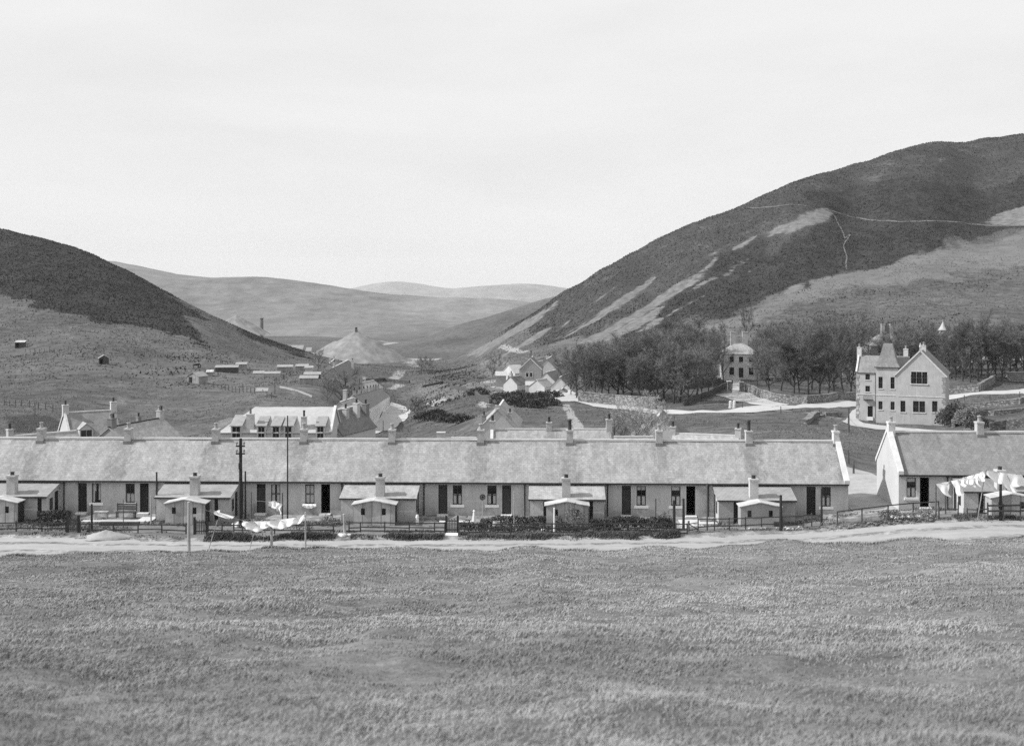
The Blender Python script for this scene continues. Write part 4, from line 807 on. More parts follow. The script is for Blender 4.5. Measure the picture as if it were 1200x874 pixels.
house('house', 'low roof with pale ridge and square white chimney head, just behind the terrace ridge', 'house', (516, 512.2, 124), (557, 513.3, 124), 2.6, 1.8, roofm='roof_slate_pale', chims=[(0.02, 0, .55, .8, 0, 'wall_white')], wall_h=2.2, group=GV)
house('house', 'house with broad white gable turned to the camera and three chimneys', 'house', (583, 477, 180), (590, 470.5, 193), 2.75, 2.8, wallm='wall_white', gable_m='wall_white', roofm='roof_slate_pale', chims=[(.03, 0, .5, .55, 1, 'wall_white'), (.2, -1.6, .9, .5, 1, 'chimney_render'), (.2, 2.1, 1.0, .6, 1, 'chimney_dark')], wall_h=3.4, group=GV)
house('terrace_house', 'long pale slate roof with left skew, behind the middle of the terrace', 'house', (576.5, 501.3, 128), (714.5, 504.2, 128), 2.9, 2.3, roofm='roof_slate', chims=[(.005, 0, .85, .55, 1, 'chimney_render'), (.485, 0, .7, .55, 1, 'chimney_render'), (.995, 0, 1.0, .6, 1, 'chimney_render')], wall_h=2.4, group=GV, skew='A')
house('terrace_house', 'short roof with pale ridge just right of the long pale slate roof', 'house', (721, 511, 122), (764, 512, 122), 2.7, 2.0, roofm='roof_slate', wall_h=2.3, group=GV)
house('terrace_house', 'low pale rubble-grey roof behind the terrace between two small chimneys', 'house', (790, 507.3, 134), (865, 510.5, 132), 2.7, 1.7, roofm='roof_slate_pale', chims=[(-.02, 0, .7, .6, 1, 'chimney_render'), (1.0, 0, .75, .6, 1, 'wall_white')], wall_h=2.2, group=GV)
house('house', 'white gabled house half hidden by the pale bare tree', 'house', (771, 485.5, 165), (775.5, 481, 174), 4.0, 3.3, wallm='wall_white', gable_m='wall_white', roofm='roof_slate_dark', chims=[(.5, 0, .8, .6, 1, 'chimney_render')], wall_h=2.6, group=GV)
GN = 'white cottages where the road bends'
house('shed', 'low white roofed shed, leftmost of the cluster at the road bend', 'shed', (581, 435, 338), (593, 435, 338), 2, .9, roofm='roof_white_sheet', wallm='wall_grey', wall_h=1.6, ridge=False, group=GN)
house('shed', 'white roofed barn left of the grey gable at the road bend', 'barn', (596, 427, 340), (609, 427.5, 342), 3, 2.0, roofm='roof_white_sheet', wallm='wall_pale', wall_h=2.5, ridge=False, wins=[(0, .8, 1, .9)], group=GN)
house('house', 'tallest grey gabled house of the cluster with white left verge', 'house', (621.5, 420.5, 325), (624, 417.5, 335), 2.8, 2.6, wallm='wall_grey', roofm='roof_slate_dark', awins=[(-.2, 2.2, .7, 1.1), (.8, 2.2, .7, 1.1)], chims=[(.06, 0, 1.5, .9, 2, 'chimney_dark')], skew='A', wall_h=4.2, group=GN)
house('cottage', 'white gabled cottage behind the tallest grey gable', 'cottage', (641, 420.5, 345), (646, 417.5, 356), 2.4, 2.5, wallm='wall_white', roofm='roof_slate_mid', chims=[(.05, 0, .8, .7, 1, 'wall_white')], wall_h=3.2, group=GN)
house('cottage', 'white gabled cottage low beside the grey gable', 'cottage', (640, 436, 322), (651, 433.5, 330), 2.3, 2.2, wallm='wall_white', roofm='roof_slate_mid', wall_h=2.4, group=GN)
house('cottage', 'low whitewashed outbuilding in front of the grey gable', 'cottage', (616, 446.5, 318), (627, 446.3, 318), 1.6, .8, wallm='wall_white', roofm='roof_white_sheet', wall_h=1.3, ridge=False, group=GN)
house('cottage', 'white gabled cottage nearest the road bend with dark roof', 'cottage', (656, 441.5, 306), (663, 438.5, 316), 2.2, 2.2, wallm='wall_white', roofm='roof_slate_dark', wall_h=2.8, group=GN)
house('cottage', 'low cottage with pale roof slope just below the tallest grey gable, right', 'cottage', (629, 445, 312), (640, 443.5, 316), 2.2, 1.6, wallm='wall_white', roofm='roof_slate_pale', wall_h=2.2, group=GN)
house('cottage', 'white end gable higher up behind the cluster, half lost in trees', 'cottage', (650, 428, 350), (658, 425.5, 360), 2.2, 2.3, wallm='wall_white', roofm='roof_slate_mid', wall_h=2.6, chims=[(.05, 0, .8, .7, 1, 'wall_white')], group=GN)
house('cottage', 'dark slate cottage left and below of the white barn', 'cottage', (598, 441, 322), (609, 440, 325), 2.2, 1.8, wallm='wall_pale', roofm='roof_slate_dark', wall_h=2.0, chims=[(.1, 0, .8, .7, 1, 'chimney_render')], group=GN)
house('cottage', 'small white cottage at the top of the cluster under the scree', 'cottage', (628, 424, 372), (636, 422.5, 378), 2.2, 2.0, wallm='wall_white', roofm='roof_slate_mid', wall_h=2.4, group=GN)
house('cottage', 'pale roofed cottage by the plantation edge above the road bend', 'cottage', (664, 449, 300), (672, 447, 305), 2.0, 1.7, wallm='wall_white', roofm='roof_slate_pale', wall_h=2.2, group=GN)
house('hut', 'tiny dark windowed hut at the white road bend', 'hut', (658, 455.5, 292), (660, 454.5, 296), 1.5, .9, wallm='wall_pale', roofm='roof_slate_dark', awins=[(0, .5, 1.1, .8)], wall_h=1.5, group=GN)
# the big houses among the trees
house('mansion', 'square pale mansion with hipped roof and two tall square chimneys among bare trees', 'mansion', (861, 402, 306), (871, 402, 306), 3.9, 2.3, wallm='wall_mansion', roofm='roof_slate_pale', hips=(3.2, 3.2), wall_h=5.8, chims=[(.33, 0, 2.7, 1.3, 0, 'chimney_render'), (.67, 0, 2.7, 1.3, 0, 'chimney_render')],
      wins=[(-2.4, 3.8, 1, 1.3), (-.2, 3.8, 1, 1.3), (2.2, 3.8, 1, 1.3), (-2.4, .8, 1.1, 1.8), (2.2, .8, 1.1, 1.8)], doors=[(-.2, .2, 1.1, 2.3)])
house('mansion', 'large stone house above the hall roof with a block of four chimneys', 'mansion', (1031, 391.5, 325), (1053, 391.5, 325), 3.9, 2.6, wallm='wall_grey', roofm='roof_slate_mid', hips=(3.4, 2.8), wall_h=5.6, chims=[(.38, 0, 2.6, .9, 1, 'chimney_render'), (.48, .3, 2.5, .9, 1, 'chimney_dark'), (.58, 0, 2.6, .9, 1, 'chimney_render'), (.68, .2, 2.5, .9, 1, 'chimney_render')], wins=[(-3, 3.6, 1, 1.5), (1, 3.6, 1, 1.5), (4, 3.6, 1, 1.5)])
house('house', 'pale house with small pointed white turret roof among the trees right of the hall', 'house', (1101, 389.5, 335), (1111, 389.5, 335), 3.6, 1.8, wallm='wall_stone_pale', roofm='roof_slate_pale', hips=(2.6, 2.6), wall_h=5.0, wins=[(-1.8, 2.6, .9, 1.3), (1.2, 2.6, .9, 1.3)], ridge=False)
tr = thing('turret', 'small pointed white turret rising from the pale house among the trees', 'turret', P(1105, 392, 334.5)); MB().lathe([(1.0, -.6), (1.0, 1.2)], 10).build('wall', M['wall_white'], tr); MB().lathe([(1.35, 1.1), (.7, 2.0), (.1, 3.3), (.02, 4.1)], 10).build('roof', M['roof_white_sheet'], tr)
house('house', 'long white house seen through the trees at the right edge', 'house', (1141, 413, 330), (1200, 412, 330), 3.2, 1.8, wallm='wall_white', roofm='roof_slate_pale', wall_h=3.6, wins=[(x, 1.0, 1.0, 1.6) for x in (-5, -2.4, .2, 2.8, 5.4)], chims=[(.3, 0, 1, .8, 1, 'chimney_render')])
house('cottage', 'pale gabled cottage peeping between the trees left of the hall', 'cottage', (954, 399.5, 360), (962, 397.5, 368), 2.4, 2.4, wallm='wall_white', roofm='roof_slate_pale', wall_h=3)
house('cottage', 'low white cottage glimpsed through trunks just left of the hall', 'cottage', (985, 424, 318), (1000, 424, 318), 2.2, 1.2, wallm='wall_white', roofm='roof_slate_mid', wall_h=2.0)
house('cottage', 'pale fronted lodge at the right edge beside the walled field', 'lodge', (1181, 436, 300), (1215, 436, 300), 2.2, 1.5, wallm='wall_pale', roofm='roof_slate_dark', wall_h=2.2)

# ------------------------------------------------------------------ the hall
HR = R(-22); hxy = (P(1003.5, 400, 233)[0], 233.0); hzb = -26.3
hall = thing('hall', 'two storey pale stone hall with bellcast tower roof and three light gable window', 'hall', (hxy[0], hxy[1], hzb), HR)
def hop(l): return l
wl = MB(); ST_ = 'wall_stone_pale'
def hwin(x0, x1, z0, z1, y=0, bars='cross'):
    return window(hall, (x0 + x1) / 2, y, z0, x1 - x0, z1 - z0, sash=bars, sill='stone_pale', rec=.14, sillw=.12, frame=.07)
wing = [(1.6, 2.4, 6.95, 8.0), (1.6, 2.4, 4.8, 5.85)]; wdoor = (2.0, 2.9, .25, 2.2)
W_ = MB(); dn = -2.0; off = lambda L, x: [(a - x, b - x, c - dn, d - dn) for a, b, c, d in L]
W_.panel((0, 0, dn), (1, 0, 0), (0, 0, 1), 3.5, 8.4 - dn, off(wing + [wdoor], 0), .16); W_.poly((0, 7.5, dn), (0, 0, dn), (0, 0, 8.4), (0, 3.75, 11.1), (0, 7.5, 8.4)); W_.poly((9, 7.5, dn), (0, 7.5, dn), (0, 7.5, 8.4), (9, 7.5, 8.4)); W_.build('wing_wall', M[ST_], hall)
tw = [(3.95, 4.68, 5.5, 7.6), (6.05, 6.75, 5.5, 7.6), (3.95, 4.65, 1.7, 3.2), (6.05, 6.75, 1.7, 3.2)]
T_ = MB(); T_.panel((3.5, -.5, dn), (1, 0, 0), (0, 0, 1), 3.9, 9.5 - dn, off(tw, 3.5), .16); T_.poly((3.5, 3.6, dn), (3.5, -.5, dn), (3.5, -.5, 9.5), (3.5, 3.6, 9.5)); T_.poly((7.4, -.5, dn), (7.4, 3.6, dn), (7.4, 3.6, 9.5), (7.4, -.5, 9.5)); T_.build('tower_wall', M[ST_], hall)
gw = [(7.8, 8.65, 1.45, 3.45), (9.95, 10.95, 1.5, 3.5), (11.02, 12.0, 1.5, 3.5), (13.2, 14.1, 1.65, 3.6)]
G_ = MB(); gx0, gx1 = 7.0, 15.4; gm = (gx0 + gx1) / 2; yg = -.9; ge, ga = 8.1, 12.3
G_.panel((gx0, yg, dn), (1, 0, 0), (0, 0, 1), gx1 - gx0, ge - dn, off(gw, gx0), .16)
G_.poly((gx0, yg, ge), (9.55, yg, ge), (9.55, yg, 8.85), (gx0 + 0.75 / 4.2 * 4.2, yg, 8.85)); G_.poly((12.45, yg, ge), (gx1, yg, ge), (gx1 - .75, yg, 8.85), (12.45, yg, 8.85)); G_.poly((gx0 + .75, yg, 8.85), (gx1 - .75, yg, 8.85), (gm, yg, ga)); G_.poly((9.55, yg, ge), (9.55, yg + .16, ge), (9.55, yg + .16, 8.85), (9.55, yg, 8.85)); G_.poly((12.45, yg + .16, ge), (12.45, yg, ge), (12.45, yg, 8.85), (12.45, yg + .16, 8.85))
G_.poly((gx1, yg, dn), (gx1, 11, dn), (gx1, 11, ge), (gx1, yg, ge)); G_.poly((gx1, 11, dn), (gx0, 11, dn), (gx0, 11, ge), (gm, 11, ga), (gx1, 11, ge)); G_.poly((gx0, 11, dn), (gx0, yg, dn), (gx0, yg, ge), (gx0, 11, ge))
G_.build('gable_wall', M[ST_], hall)
# three-light window: the wall below the springing is cut away, mullions and an arched head stand in the gap
tl = MB(); 
for x in (9.55, 10.5, 11.42, 12.37): tl.box(x, x + .08, yg + .0, yg + .14, 6.6, 8.8)
tl.box(9.55, 12.45, yg - .03, yg + .14, 8.72, 8.85); tl.box(9.45, 12.55, yg - .16, yg - .002, 6.42, 6.58); tl = tl.build('gable_window', M['stone_pale'], hall)
for k in range(3):
    xa, xb = 9.63 + k * .94, 10.5 + k * .92; hl, hr = ((8.3, 8.62), (8.68, 8.68), (8.62, 8.3))[k]
    MB().prism([(xa, yg - .006, 6.6), (xb, yg - .006, 6.6), (xb, yg - .006, hr), ((xa + xb) / 2, yg - .006, (hl + hr) / 2 + .06), (xa, yg - .006, hl)], (0, -.012, 0)).build('pane', M['glass'], tl)
fr = MB()
for k in range(3): xa, xb = 9.63 + k * .94, 10.5 + k * .92; fr.box((xa + xb) / 2 - .02, (xa + xb) / 2 + .02, yg - .04, yg - .015, 6.6, 8.7); fr.box(xa, xb, yg - .04, yg - .015, 7.6, 7.66)
fr.build('tracery', M['wood_dark'], tl)
for q in wing: hwin(*q)
for q in tw: hwin(*q, y=-.5)
for q in gw: hwin(*q, y=yg)
door(hall, 2.45, 0, .25, .9, 1.95, 'inside_dark', rec=.16, step=True, transom=False)
MB().box(-.05, 3.5, -.07, -.003, 4.25, 4.4).box(3.45, 7.42, -.57, -.503, 4.25, 4.4).box(7.42, 15.45, yg - .07, yg - .003, 4.25, 4.4).build('string_course', M['stone_pale'], hall)
for zz in range(12): pass
qn = MB()
for k in range(13): zz = k * .66; ww = .55 if k % 2 else .36; qn.box(-.05, ww, -.045, -.002, zz, zz + .6)
qn.build('quoin', M['quoin_stone'], hall); qn = MB()
for k in range(12): zz = k * .66; ww = .6 if k % 2 else .38; qn.box(gx1 - ww, gx1 + .05, yg - .05, yg - .004, zz, zz + .6); qn.box(gx1 + .002, gx1 + .045, yg, yg + ww, zz, zz + .6)
qn.build('quoin', M['quoin_stone'], hall)
rf = MB(); rf.slope((-.05, -.25, 8.25), (9, -.25, 8.25), (9, 3.75, 11.15), (-.05, 3.75, 11.15), 8, 5, .12, .015); rf.slope((9, 7.75, 8.25), (-.05, 7.75, 8.25), (-.05, 3.75, 11.15), (9, 3.75, 11.15), 8, 4, .12, .015); rf.build('wing_roof', M['roof_slate_mid'], hall)
rf = MB(); e = .3
rf.slope((gx1 + e, yg + .1, ge - .25), (gx1 + e, 11.2, ge - .25), (gm, 11.2, ga + .05), (gm, yg + .1, ga + .05), 8, 6, .12, .015); rf.slope((gx0 - e, 11.2, ge - .25), (gx0 - e, yg + .1, ge - .25), (gm, yg + .1, ga + .05), (gm, 11.2, ga + .05), 8, 6, .12, .015); rf.build('gable_roof', M['roof_slate_mid'], hall)
sk = MB(); sk.beam((gx0 - .3, yg - .02, ge - .2), (gm, yg - .02, ga + .2), .34, .24); sk.beam((gx1 + .3, yg - .02, ge - .2), (gm, yg - .02, ga + .2), .34, .24); sk.build('skew', M['stone_pale'], hall)
sk = MB(); sk.beam((0.02, -.25, 8.35), (0.02, 3.75, 11.35), .3, .24); sk.beam((0.02, 7.7, 8.35), (0.02, 3.75, 11.35), .3, .24); sk.build('skew', M['stone_pale'], hall)
br = MB(); prof = [(1.0, 9.38), (.80, 10.1), (.64, 11.0), (.50, 12.1), (.34, 13.5)]; cx, cy, hx, hy = 5.45, 1.5, 2.25, 2.25
rings = [[(cx - hx * s, cy - hy * s, z), (cx + hx * s, cy - hy * s, z), (cx + hx * s, cy + hy * s, z), (cx - hx * s, cy + hy * s, z)] for s, z in prof]
for a, b in zip(rings[:-1], rings[1:]):
    for k in range(4): br.poly(a[k], a[(k+1) % 4], b[(k+1) % 4], b[k])
br.poly(*rings[-1]); br.poly(*rings[0][::-1]); br.build('tower_roof', M['roof_slate_mid'], hall)
MB().box(3.2, 7.7, -.8, -.7, 9.26, 9.37).build('gutter', M['iron_dark'], hall)
MB().tube((3.4, -.12, 0), (3.4, -.12, 8.3), .06, n=6).build('downpipe', M['iron_dark'], hall)
for x, y, zb, h in ((.1, 3.75, 11, 1.6), (8.2, 5.2, 9.8, 2.6), (gm + .1, 5.5, 12.1, 1.0)):
    c = stack(MB(), x, y, zb - .5, zb + h, .8, .8).build('chimney', M['stone_pale'], hall); pot(x, y, zb + h - .004, .6, .17).build('chimney_pot', M['pot_clay'], c, True)
MB().lathe([(.12, 0), (.1, .5), (.2, .6), (.2, .75), (.03, 1.4)], 8, (gm, yg, ga + .2)).build('finial', M['stone_pale'], hall)
bk = MB(); bk.box(1.3, 2.9, -.62, -.02, 3.30, 3.42)
for x in np.linspace(1.32, 2.88, 8): bk.box(x - .02, x + .02, -.62, -.58, 3.42, 4.0)
bk.box(1.3, 2.9, -.63, -.57, 4.0, 4.06); bk.build('balcony', M['iron_dark'], hall)

# ------------------------------------------------------------------ trees: bare in early spring
def bare_tree(seed, H=13.0, spread=0.42, trunk_h=0.26, limbs=8, twigs=11, twig_w=0.035, lean=0.0):
    """tapered trunk and limbs, and a crown of fine twigs, as two meshes"""
    r = np.random.default_rng(seed); wood = MB(); TV = []; TF = []
    def arm(p, d, L, r0, r1, n, sides, wob, up):
        pts = [p]; d = d.copy()
        for k in range(n):
            d = d + r.normal(0, wob, 3) + np.array([0, 0, up]); d /= np.linalg.norm(d); pts.append(pts[-1] + d * L / n)
        for k in range(n): wood.tube(pts[k], pts[k+1], r0 + (r1 - r0) * k / n, r0 + (r1 - r0) * (k + 1) / n, sides, cap=False)
        return pts, d
    def twig(p, d, L):
        s = np.cross(d, r.normal(0, 1, 3)); s /= np.linalg.norm(s) + 1e-9; m = p + d * L * .55 + r.normal(0, .06, 3); e = p + d * L + np.array([0, 0, .12 * L]); w = twig_w * .5
        n = len(TV); TV.extend([p - s * w, p + s * w, m + s * w * .8, m - s * w * .8, e]); TF.extend([(n, n+1, n+2, n+3), (n+3, n+2, n+4, n+4)])
    pts, d = arm(np.zeros(3) + [0, 0, -.4], np.array([lean, 0, 1.0]), H * .78, H * .016, H * .005, 7, 7, .07, .05)
    for i in range(limbs):
        f = trunk_h + (1 - trunk_h) * (i + r.uniform(0, .8)) / limbs; f = min(f, .99); k = f * 7; b = pts[int(k)] * (1 - k % 1) + pts[min(int(k) + 1, 7)] * (k % 1)
        a = i * 2.4 + r.uniform(-.5, .5); tilt = r.uniform(.5, 1.0); d1 = np.array([math.cos(a) * tilt, math.sin(a) * tilt, r.uniform(.55, 1.0)]); d1 /= np.linalg.norm(d1)
        L1 = H * spread * (1.15 - .55 * f) * r.uniform(.8, 1.2); p1, _ = arm(b, d1, L1, H * .010 * (1.2 - f * .6), H * .0035, 4, 5, .16, .07)
        for j in range(6):
            g = r.uniform(.25, 1.0) * 4; b2 = p1[int(min(g, 3))] * (1 - min(g - int(min(g, 3)), 1)) + p1[int(min(g, 3)) + 1] * min(g - int(min(g, 3)), 1)
            d2 = d1 + r.normal(0, .6, 3) + [0, 0, .25]; d2 /= np.linalg.norm(d2); p2, _ = arm(b2, d2, L1 * r.uniform(.35, .6), H * .0032, H * .0014, 3, 3, .2, .06)
            for q in range(6):
                b3 = p2[r.integers(0, 3) + 1]; d3 = d2 + r.normal(0, .65, 3) + [0, 0, .2]; d3 /= np.linalg.norm(d3); L3 = r.uniform(.07, .12) * H; m3 = b3 + d3 * L3
                twig(b3, d3, L3)
                for w in range(twigs):
                    u = r.uniform(.1, 1); d4 = d3 + r.normal(0, .7, 3); d4 /= np.linalg.norm(d4); twig(b3 + d3 * L3 * u, d4, r.uniform(.03, .07) * H)
    TVa = np.array(TV); quad = np.array([f for f in TF if f[2] != f[3]]); tri = np.array([f[:3] for f in TF if f[2] == f[3]])
    return wood, TVa, quad, tri
_tree_mesh = {}
def tree_proto(key, bark, twm, **kw):
    w, V, q, t3 = bare_tree(**kw)
    me = bpy.data.meshes.new('trunk'); me.from_pydata(w.v, [], w.f); me.update(); me.materials.append(M[bark]); me.polygons.foreach_set('use_smooth', [True] * len(me.polygons))
    mc = bpy.data.meshes.new('crown'); mc.from_pydata(V.tolist(), [], q.tolist() + t3.tolist()); mc.update(); mc.materials.append(M[twm]); _tree_mesh[key] = (me, mc)
for k in range(6): tree_proto(('dark', k), 'bark', 'twig', seed=40 + k, H=13, spread=.40 + .03 * (k % 3), trunk_h=.14 + .03 * (k % 3), limbs=11 + k % 2, twigs=15, twig_w=.038)
tree_proto(('pale', 0), 'bark_pale', 'twig_pale', seed=71, H=6, spread=.62, trunk_h=.08, limbs=11, twigs=9, twig_w=.025)
tree_proto(('mid', 0), 'bark', 'twig_mid', seed=81, H=9, spread=.5, trunk_h=.15, limbs=9, twigs=9, twig_w=.04)
def tree(key, loc, H_scale, rz, label, group=None, name='bare_tree', squash=1.0):
    r = thing(name, label, 'tree', loc, rz, group); r.scale = (H_scale * squash, H_scale * squash, H_scale)
    for nm, me in zip(('trunk', 'crown'), _tree_mesh[key]): o = bpy.data.objects.new(nm, me); COL.objects.link(o); o.parent = r
    return r
tr_ = np.random.default_rng(5)
def plant(px, py, top, key, label, group=None, squash=1.0, base=None):
    g = G(px, py)
    if g is None: return
    Hm = (py - top) / F * g[1]; k0 = {'dark': 13.0, 'pale': 6.0, 'mid': 9.0}[key[0]]
    tree(key, g, Hm / k0 / .97 * (tr_.uniform(.84, 1.08) if group else 1), tr_.uniform(0, 6.3), label, group, squash=squash * (.62 if 822 < px < 900 else tr_.uniform(.9, 1.25)))
LP_ = 'bare dark tree of the plantation between the white road bend and the square mansion'
gl = 'plantation trees left of the square mansion'
left = [(668,462,425),(676,468,418),(686,466,414),(697,469,410),(704,462,404),(712,470,412),(722,466,405),(731,470,408),(742,468,402),(750,472,410),(760,469,405),(770,473,412),(779,468,402),(788,474,408),(797,470,404),(806,472,400),(815,466,398),(824,468,402),(832,460,398),(838,455,396),
        (690,456,408),(705,452,404),(720,455,400),(735,455,398),(748,454,392),(762,456,394),(775,455,388),(790,456,386),(803,454,385),(818,452,388),(830,448,390),(670,452,418),(683,448,412),
        (760,442,385),(775,440,380),(790,441,378),(805,440,379),(820,438,384),(745,444,390),(728,445,398),(712,444,403),(698,443,408),(812,446,392),(768,448,392)]
for i, (a, b, c) in enumerate(left): plant(a + tr_.uniform(-2, 2), b + tr_.uniform(-1.5, 1.5), c + tr_.uniform(-3, 4), ('dark', i % 6), LP_, gl, squash=1.08)
RP_ = 'bare tree of the wood between the square mansion and the hall'
gr = 'wood between the square mansion and the hall'
right = [(886,455,398),(898,453,396),(903,462,402),(915,457,392),(929,462,394),(938,460,396),(946,465,390),(951,457,388),(962,462,392),(972,464,390),(978,458,386),(988,464,396),(996,462,398),
         (884,442,394),(895,440,388),(908,442,385),(920,440,382),(932,442,384),(944,440,380),(958,441,378),(970,440,376),(984,441,378),(998,442,384),(910,430,382),(930,428,376),(950,428,376),(968,426,372),(985,426,372),(1000,428,374),(1012,430,382),(890,448,400),(925,450,394)]
for i, (a, b, c) in enumerate(right): plant(a + tr_.uniform(-2, 2), b + tr_.uniform(-1.5, 1.5), c + tr_.uniform(-3, 4), ('dark', (i * 5 + 1) % 6), RP_, gr, squash=.95)
for i, (a, b, c) in enumerate([(1026,436,392),(1040,436,398),(1054,434,394),(1066,436,392),(1078,438,396),(1090,440,392),(1034,428,388),(1061,428,386),(1084,432,388),(1100,440,390),(1044,440,389),(1058,441,386),(1070,442,384),(1080,444,390),(1050,445,394)]): plant(a, b, c, ('dark', (i * 3 + 2) % 6), 'bare tree standing behind the roof of the hall', 'trees behind the hall', squash=1.0)
EP_ = 'bare tree of the clump behind the wall right of the hall'
ge_ = 'clump right of the hall'
for i, (a, b, c) in enumerate([(1112,444,384),(1120,446,392),(1128,447,386),(1137,448,380),(1146,447,382),(1150,440,376),(1158,446,378),(1166,444,380),(1174,446,378),(1184,442,380),(1192,444,384),(1124,436,384),(1140,434,380),(1163,434,376),(1180,432,378),(1200,440,380),(1210,444,384)]):
    plant(a, b, c + tr_.uniform(-3, 3), ('dark', (i * 2 + 3) % 6), EP_, ge_, squash=.9)
for a, b, c, lab in ((848, 447, 399, 'bare tree just left of the square mansion, hiding its left corner'), (879, 442, 400, 'bare tree just right of the square mansion'), (875, 398, 362, 'lone round topped bare tree on the slope above the square mansion'), (846, 402, 380, 'small bare tree on the slope left of the mansion chimneys'),
                     (1072, 432, 382, 'tall dark narrow tree between the chimney block and the white turret'), (1030, 425, 396, 'bare tree in front of the large stone house above the hall'), (1090, 425, 392, 'bare tree below the white turret'), (1020, 415, 374, 'bare tree at the left end of the large stone house')):
    plant(a, b, c, ('dark', 2), lab)
for a, b, c, lab, k in ((399, 476, 432, 'large bare tree among the street houses at left', ('mid', 0)), (373, 432, 410, 'bare tree beside the spoil heap, left', ('mid', 0)), (577, 444, 415, 'bare tree left of the white roofed barn', ('mid', 0)), (503, 437, 419, 'round bare tree on the valley floor', ('mid', 0)), (494, 436, 417, 'smaller bare tree beside the round one on the valley floor', ('mid', 0)),
                       (491, 496, 466, 'thin bare tree behind the hedge right of the street', ('mid', 0)), (384, 470, 445, 'bare tree low on the bank left of the large street tree', ('mid', 0)), (655, 440, 420, 'small bare tree behind the white cottages at the road bend', ('mid', 0)), (648, 428, 412, 'bare tree topmost behind the white cottages at the road bend', ('mid', 0))):
    plant(a, b, c, k, lab)
for X_, Y_, hgt, lab, ky, sq in ((P(748, 500, 150)[0], 150, 5.6, 'pale silvery bare tree spreading in front of the white gable', ('pale', 0), 1.3), (P(722, 500, 152)[0], 152, 4.2, 'dark bare bush left of the pale silvery tree', ('mid', 0), 1.3), (P(760, 500, 153)[0], 153, 5.2, 'pale bare tree half behind the silvery one, right', ('pale', 0), 1.1)):
    tree(ky, (X_, Y_, hz(X_, Y_)), (hgt + 0.0) / (6.0 if ky[0] == 'pale' else 9.0), 1.0, lab, squash=sq)

# ------------------------------------------------------------------ hedges and shrubs (leaf by leaf)
def leaves(name, label, cat, pts_fn, n, size, mat, seed, loc, stem=None, group=None):
    r = np.random.default_rng(seed); c = pts_fn(r, n); a = r.normal(0, 1, (n, 3)); a /= np.linalg.norm(a, axis=1)[:, None]; b = np.cross(a, r.normal(0, 1, (n, 3))); b /= np.linalg.norm(b, axis=1)[:, None]
    s = size * r.uniform(.6, 1.3, (n, 1)); V = np.concatenate([c - a * s, c + b * s * .5, c + a * s, c - b * s * .5]); i = np.arange(n)
    root = thing(name, label, cat, loc, 0, group)
    quads_mesh('foliage', V, np.stack([i, i + n, i + 2 * n, i + 3 * n], 1), M[mat], root)
    st = MB()
    for k in range(5 if stem is None else stem): q = c[r.integers(0, n)]; st.tube((q[0] * .5, q[1] * .5, -.1), (q[0] * .9, q[1] * .9, q[2] * .8), .02, .008, 5)
    st.build('stem', M['bark'], root); return root
def box_cloud(lx, ly, h):
    def f(r, n):
        p = np.stack([r.uniform(-lx/2, lx/2, n), r.uniform(-ly/2, ly/2, n), r.uniform(0, 1, n) ** .6 * h], 1)
        p[:, 2] *= .86 + .30 * vnoise(p[:, 0] * 1.1, p[:, 1] * .8, 5) + .10; return p
    return f
def dome_cloud(rx, ry, h):
    def f(r, n):
        d = r.normal(0, 1, (n, 3)); d[:, 2] = np.abs(d[:, 2]); d /= np.linalg.norm(d, axis=1)[:, None]; k = r.uniform(.55, 1, n)[:, None] * (1 + .35 * vnoise(d[:, 0] * 2.5 + rx, d[:, 1] * 2.5 + d[:, 2] * 2, 9)[:, None]); return d * k * [rx, ry, h]
    return f
def hedge(label, px0, px1, Y, depth, h, mat='hedge_leaf', n=None, name='hedge', size=.07):
    x0, x1 = (px0 - 600) * Y / F, (px1 - 600) * Y / F; xc = (x0 + x1) / 2; L = x1 - x0
    return leaves(name, label, 'hedge' if name == 'hedge' else 'shrub', box_cloud(L, depth, h), n or int(900 * L * h * max(depth, .5) ** .5), size, mat, int(px0), (xc, Y, hz(xc, Y)))
def shrub(label, px, Y, rx, h, mat='shrub_leaf', n=700, size=.06, ry=None, name='shrub'):
    x = (px - 600) * Y / F; return leaves(name, label, 'shrub', dome_cloud(rx, ry or rx, h), n, size, mat, int(px * 3 + Y), (x, Y, hz(x, Y)))
x_ = P(46, 600, 85)[0]
hd_ = hedge('dark clipped hedge running back beside the left edge lean-to', 45, 83, 84.6, 1.0, .85); hd_.rotation_euler[2] = .45
hedge('long dark hedge under the left half of the garden behind the round disc', 563, 640, 83.4, .8, .75)
hedge('dark hedge along the fence right of the little front gate', 537, 572, 82.1, .7, .55)
hedge('dark hedge along the fence under the half curtained window, ending at the tall poles', 692, 788, 82.3, .9, .80)
hedge('broken low hedge of weeds along the middle fence, left of the long dark hedge', 574, 690, 82.0, .6, .38, 'shrub_leaf')
shrub('round bush on the right end of the long hedge by the tall poles', 780, 83.5, .75, 1.05, 'shrub_leaf')
shrub('bushy dead-looking shrub leaning on the small shed front with the white post', 673, 83.6, .75, 1.55, 'shrub_pale', 900)
shrub('small bush before the white canopy end of that shed, by the thin white post', 655, 83.0, .5, .9, 'shrub_leaf')
shrub('big pale mossy shrub heap right of the two poles', 308, 83.8, 1.5, .65, 'shrub_pale', 900, ry=.8)
shrub('dark tarpaulin-like low bush left of the pale mossy heap', 290, 84.0, .6, .55, 'hedge_leaf')
shrub('grey cushion shrub right of the step with the open black door', 386, 84.6, .9, .6, 'shrub_pale')
shrub('thin young shrub left of the white figure post', 548, 83.2, .35, 1.0, 'shrub_pale', 260)
shrub('ragged flowering bush inside the right rail fence', 1082, 82.6, 1.0, .75, 'shrub_pale', 600)
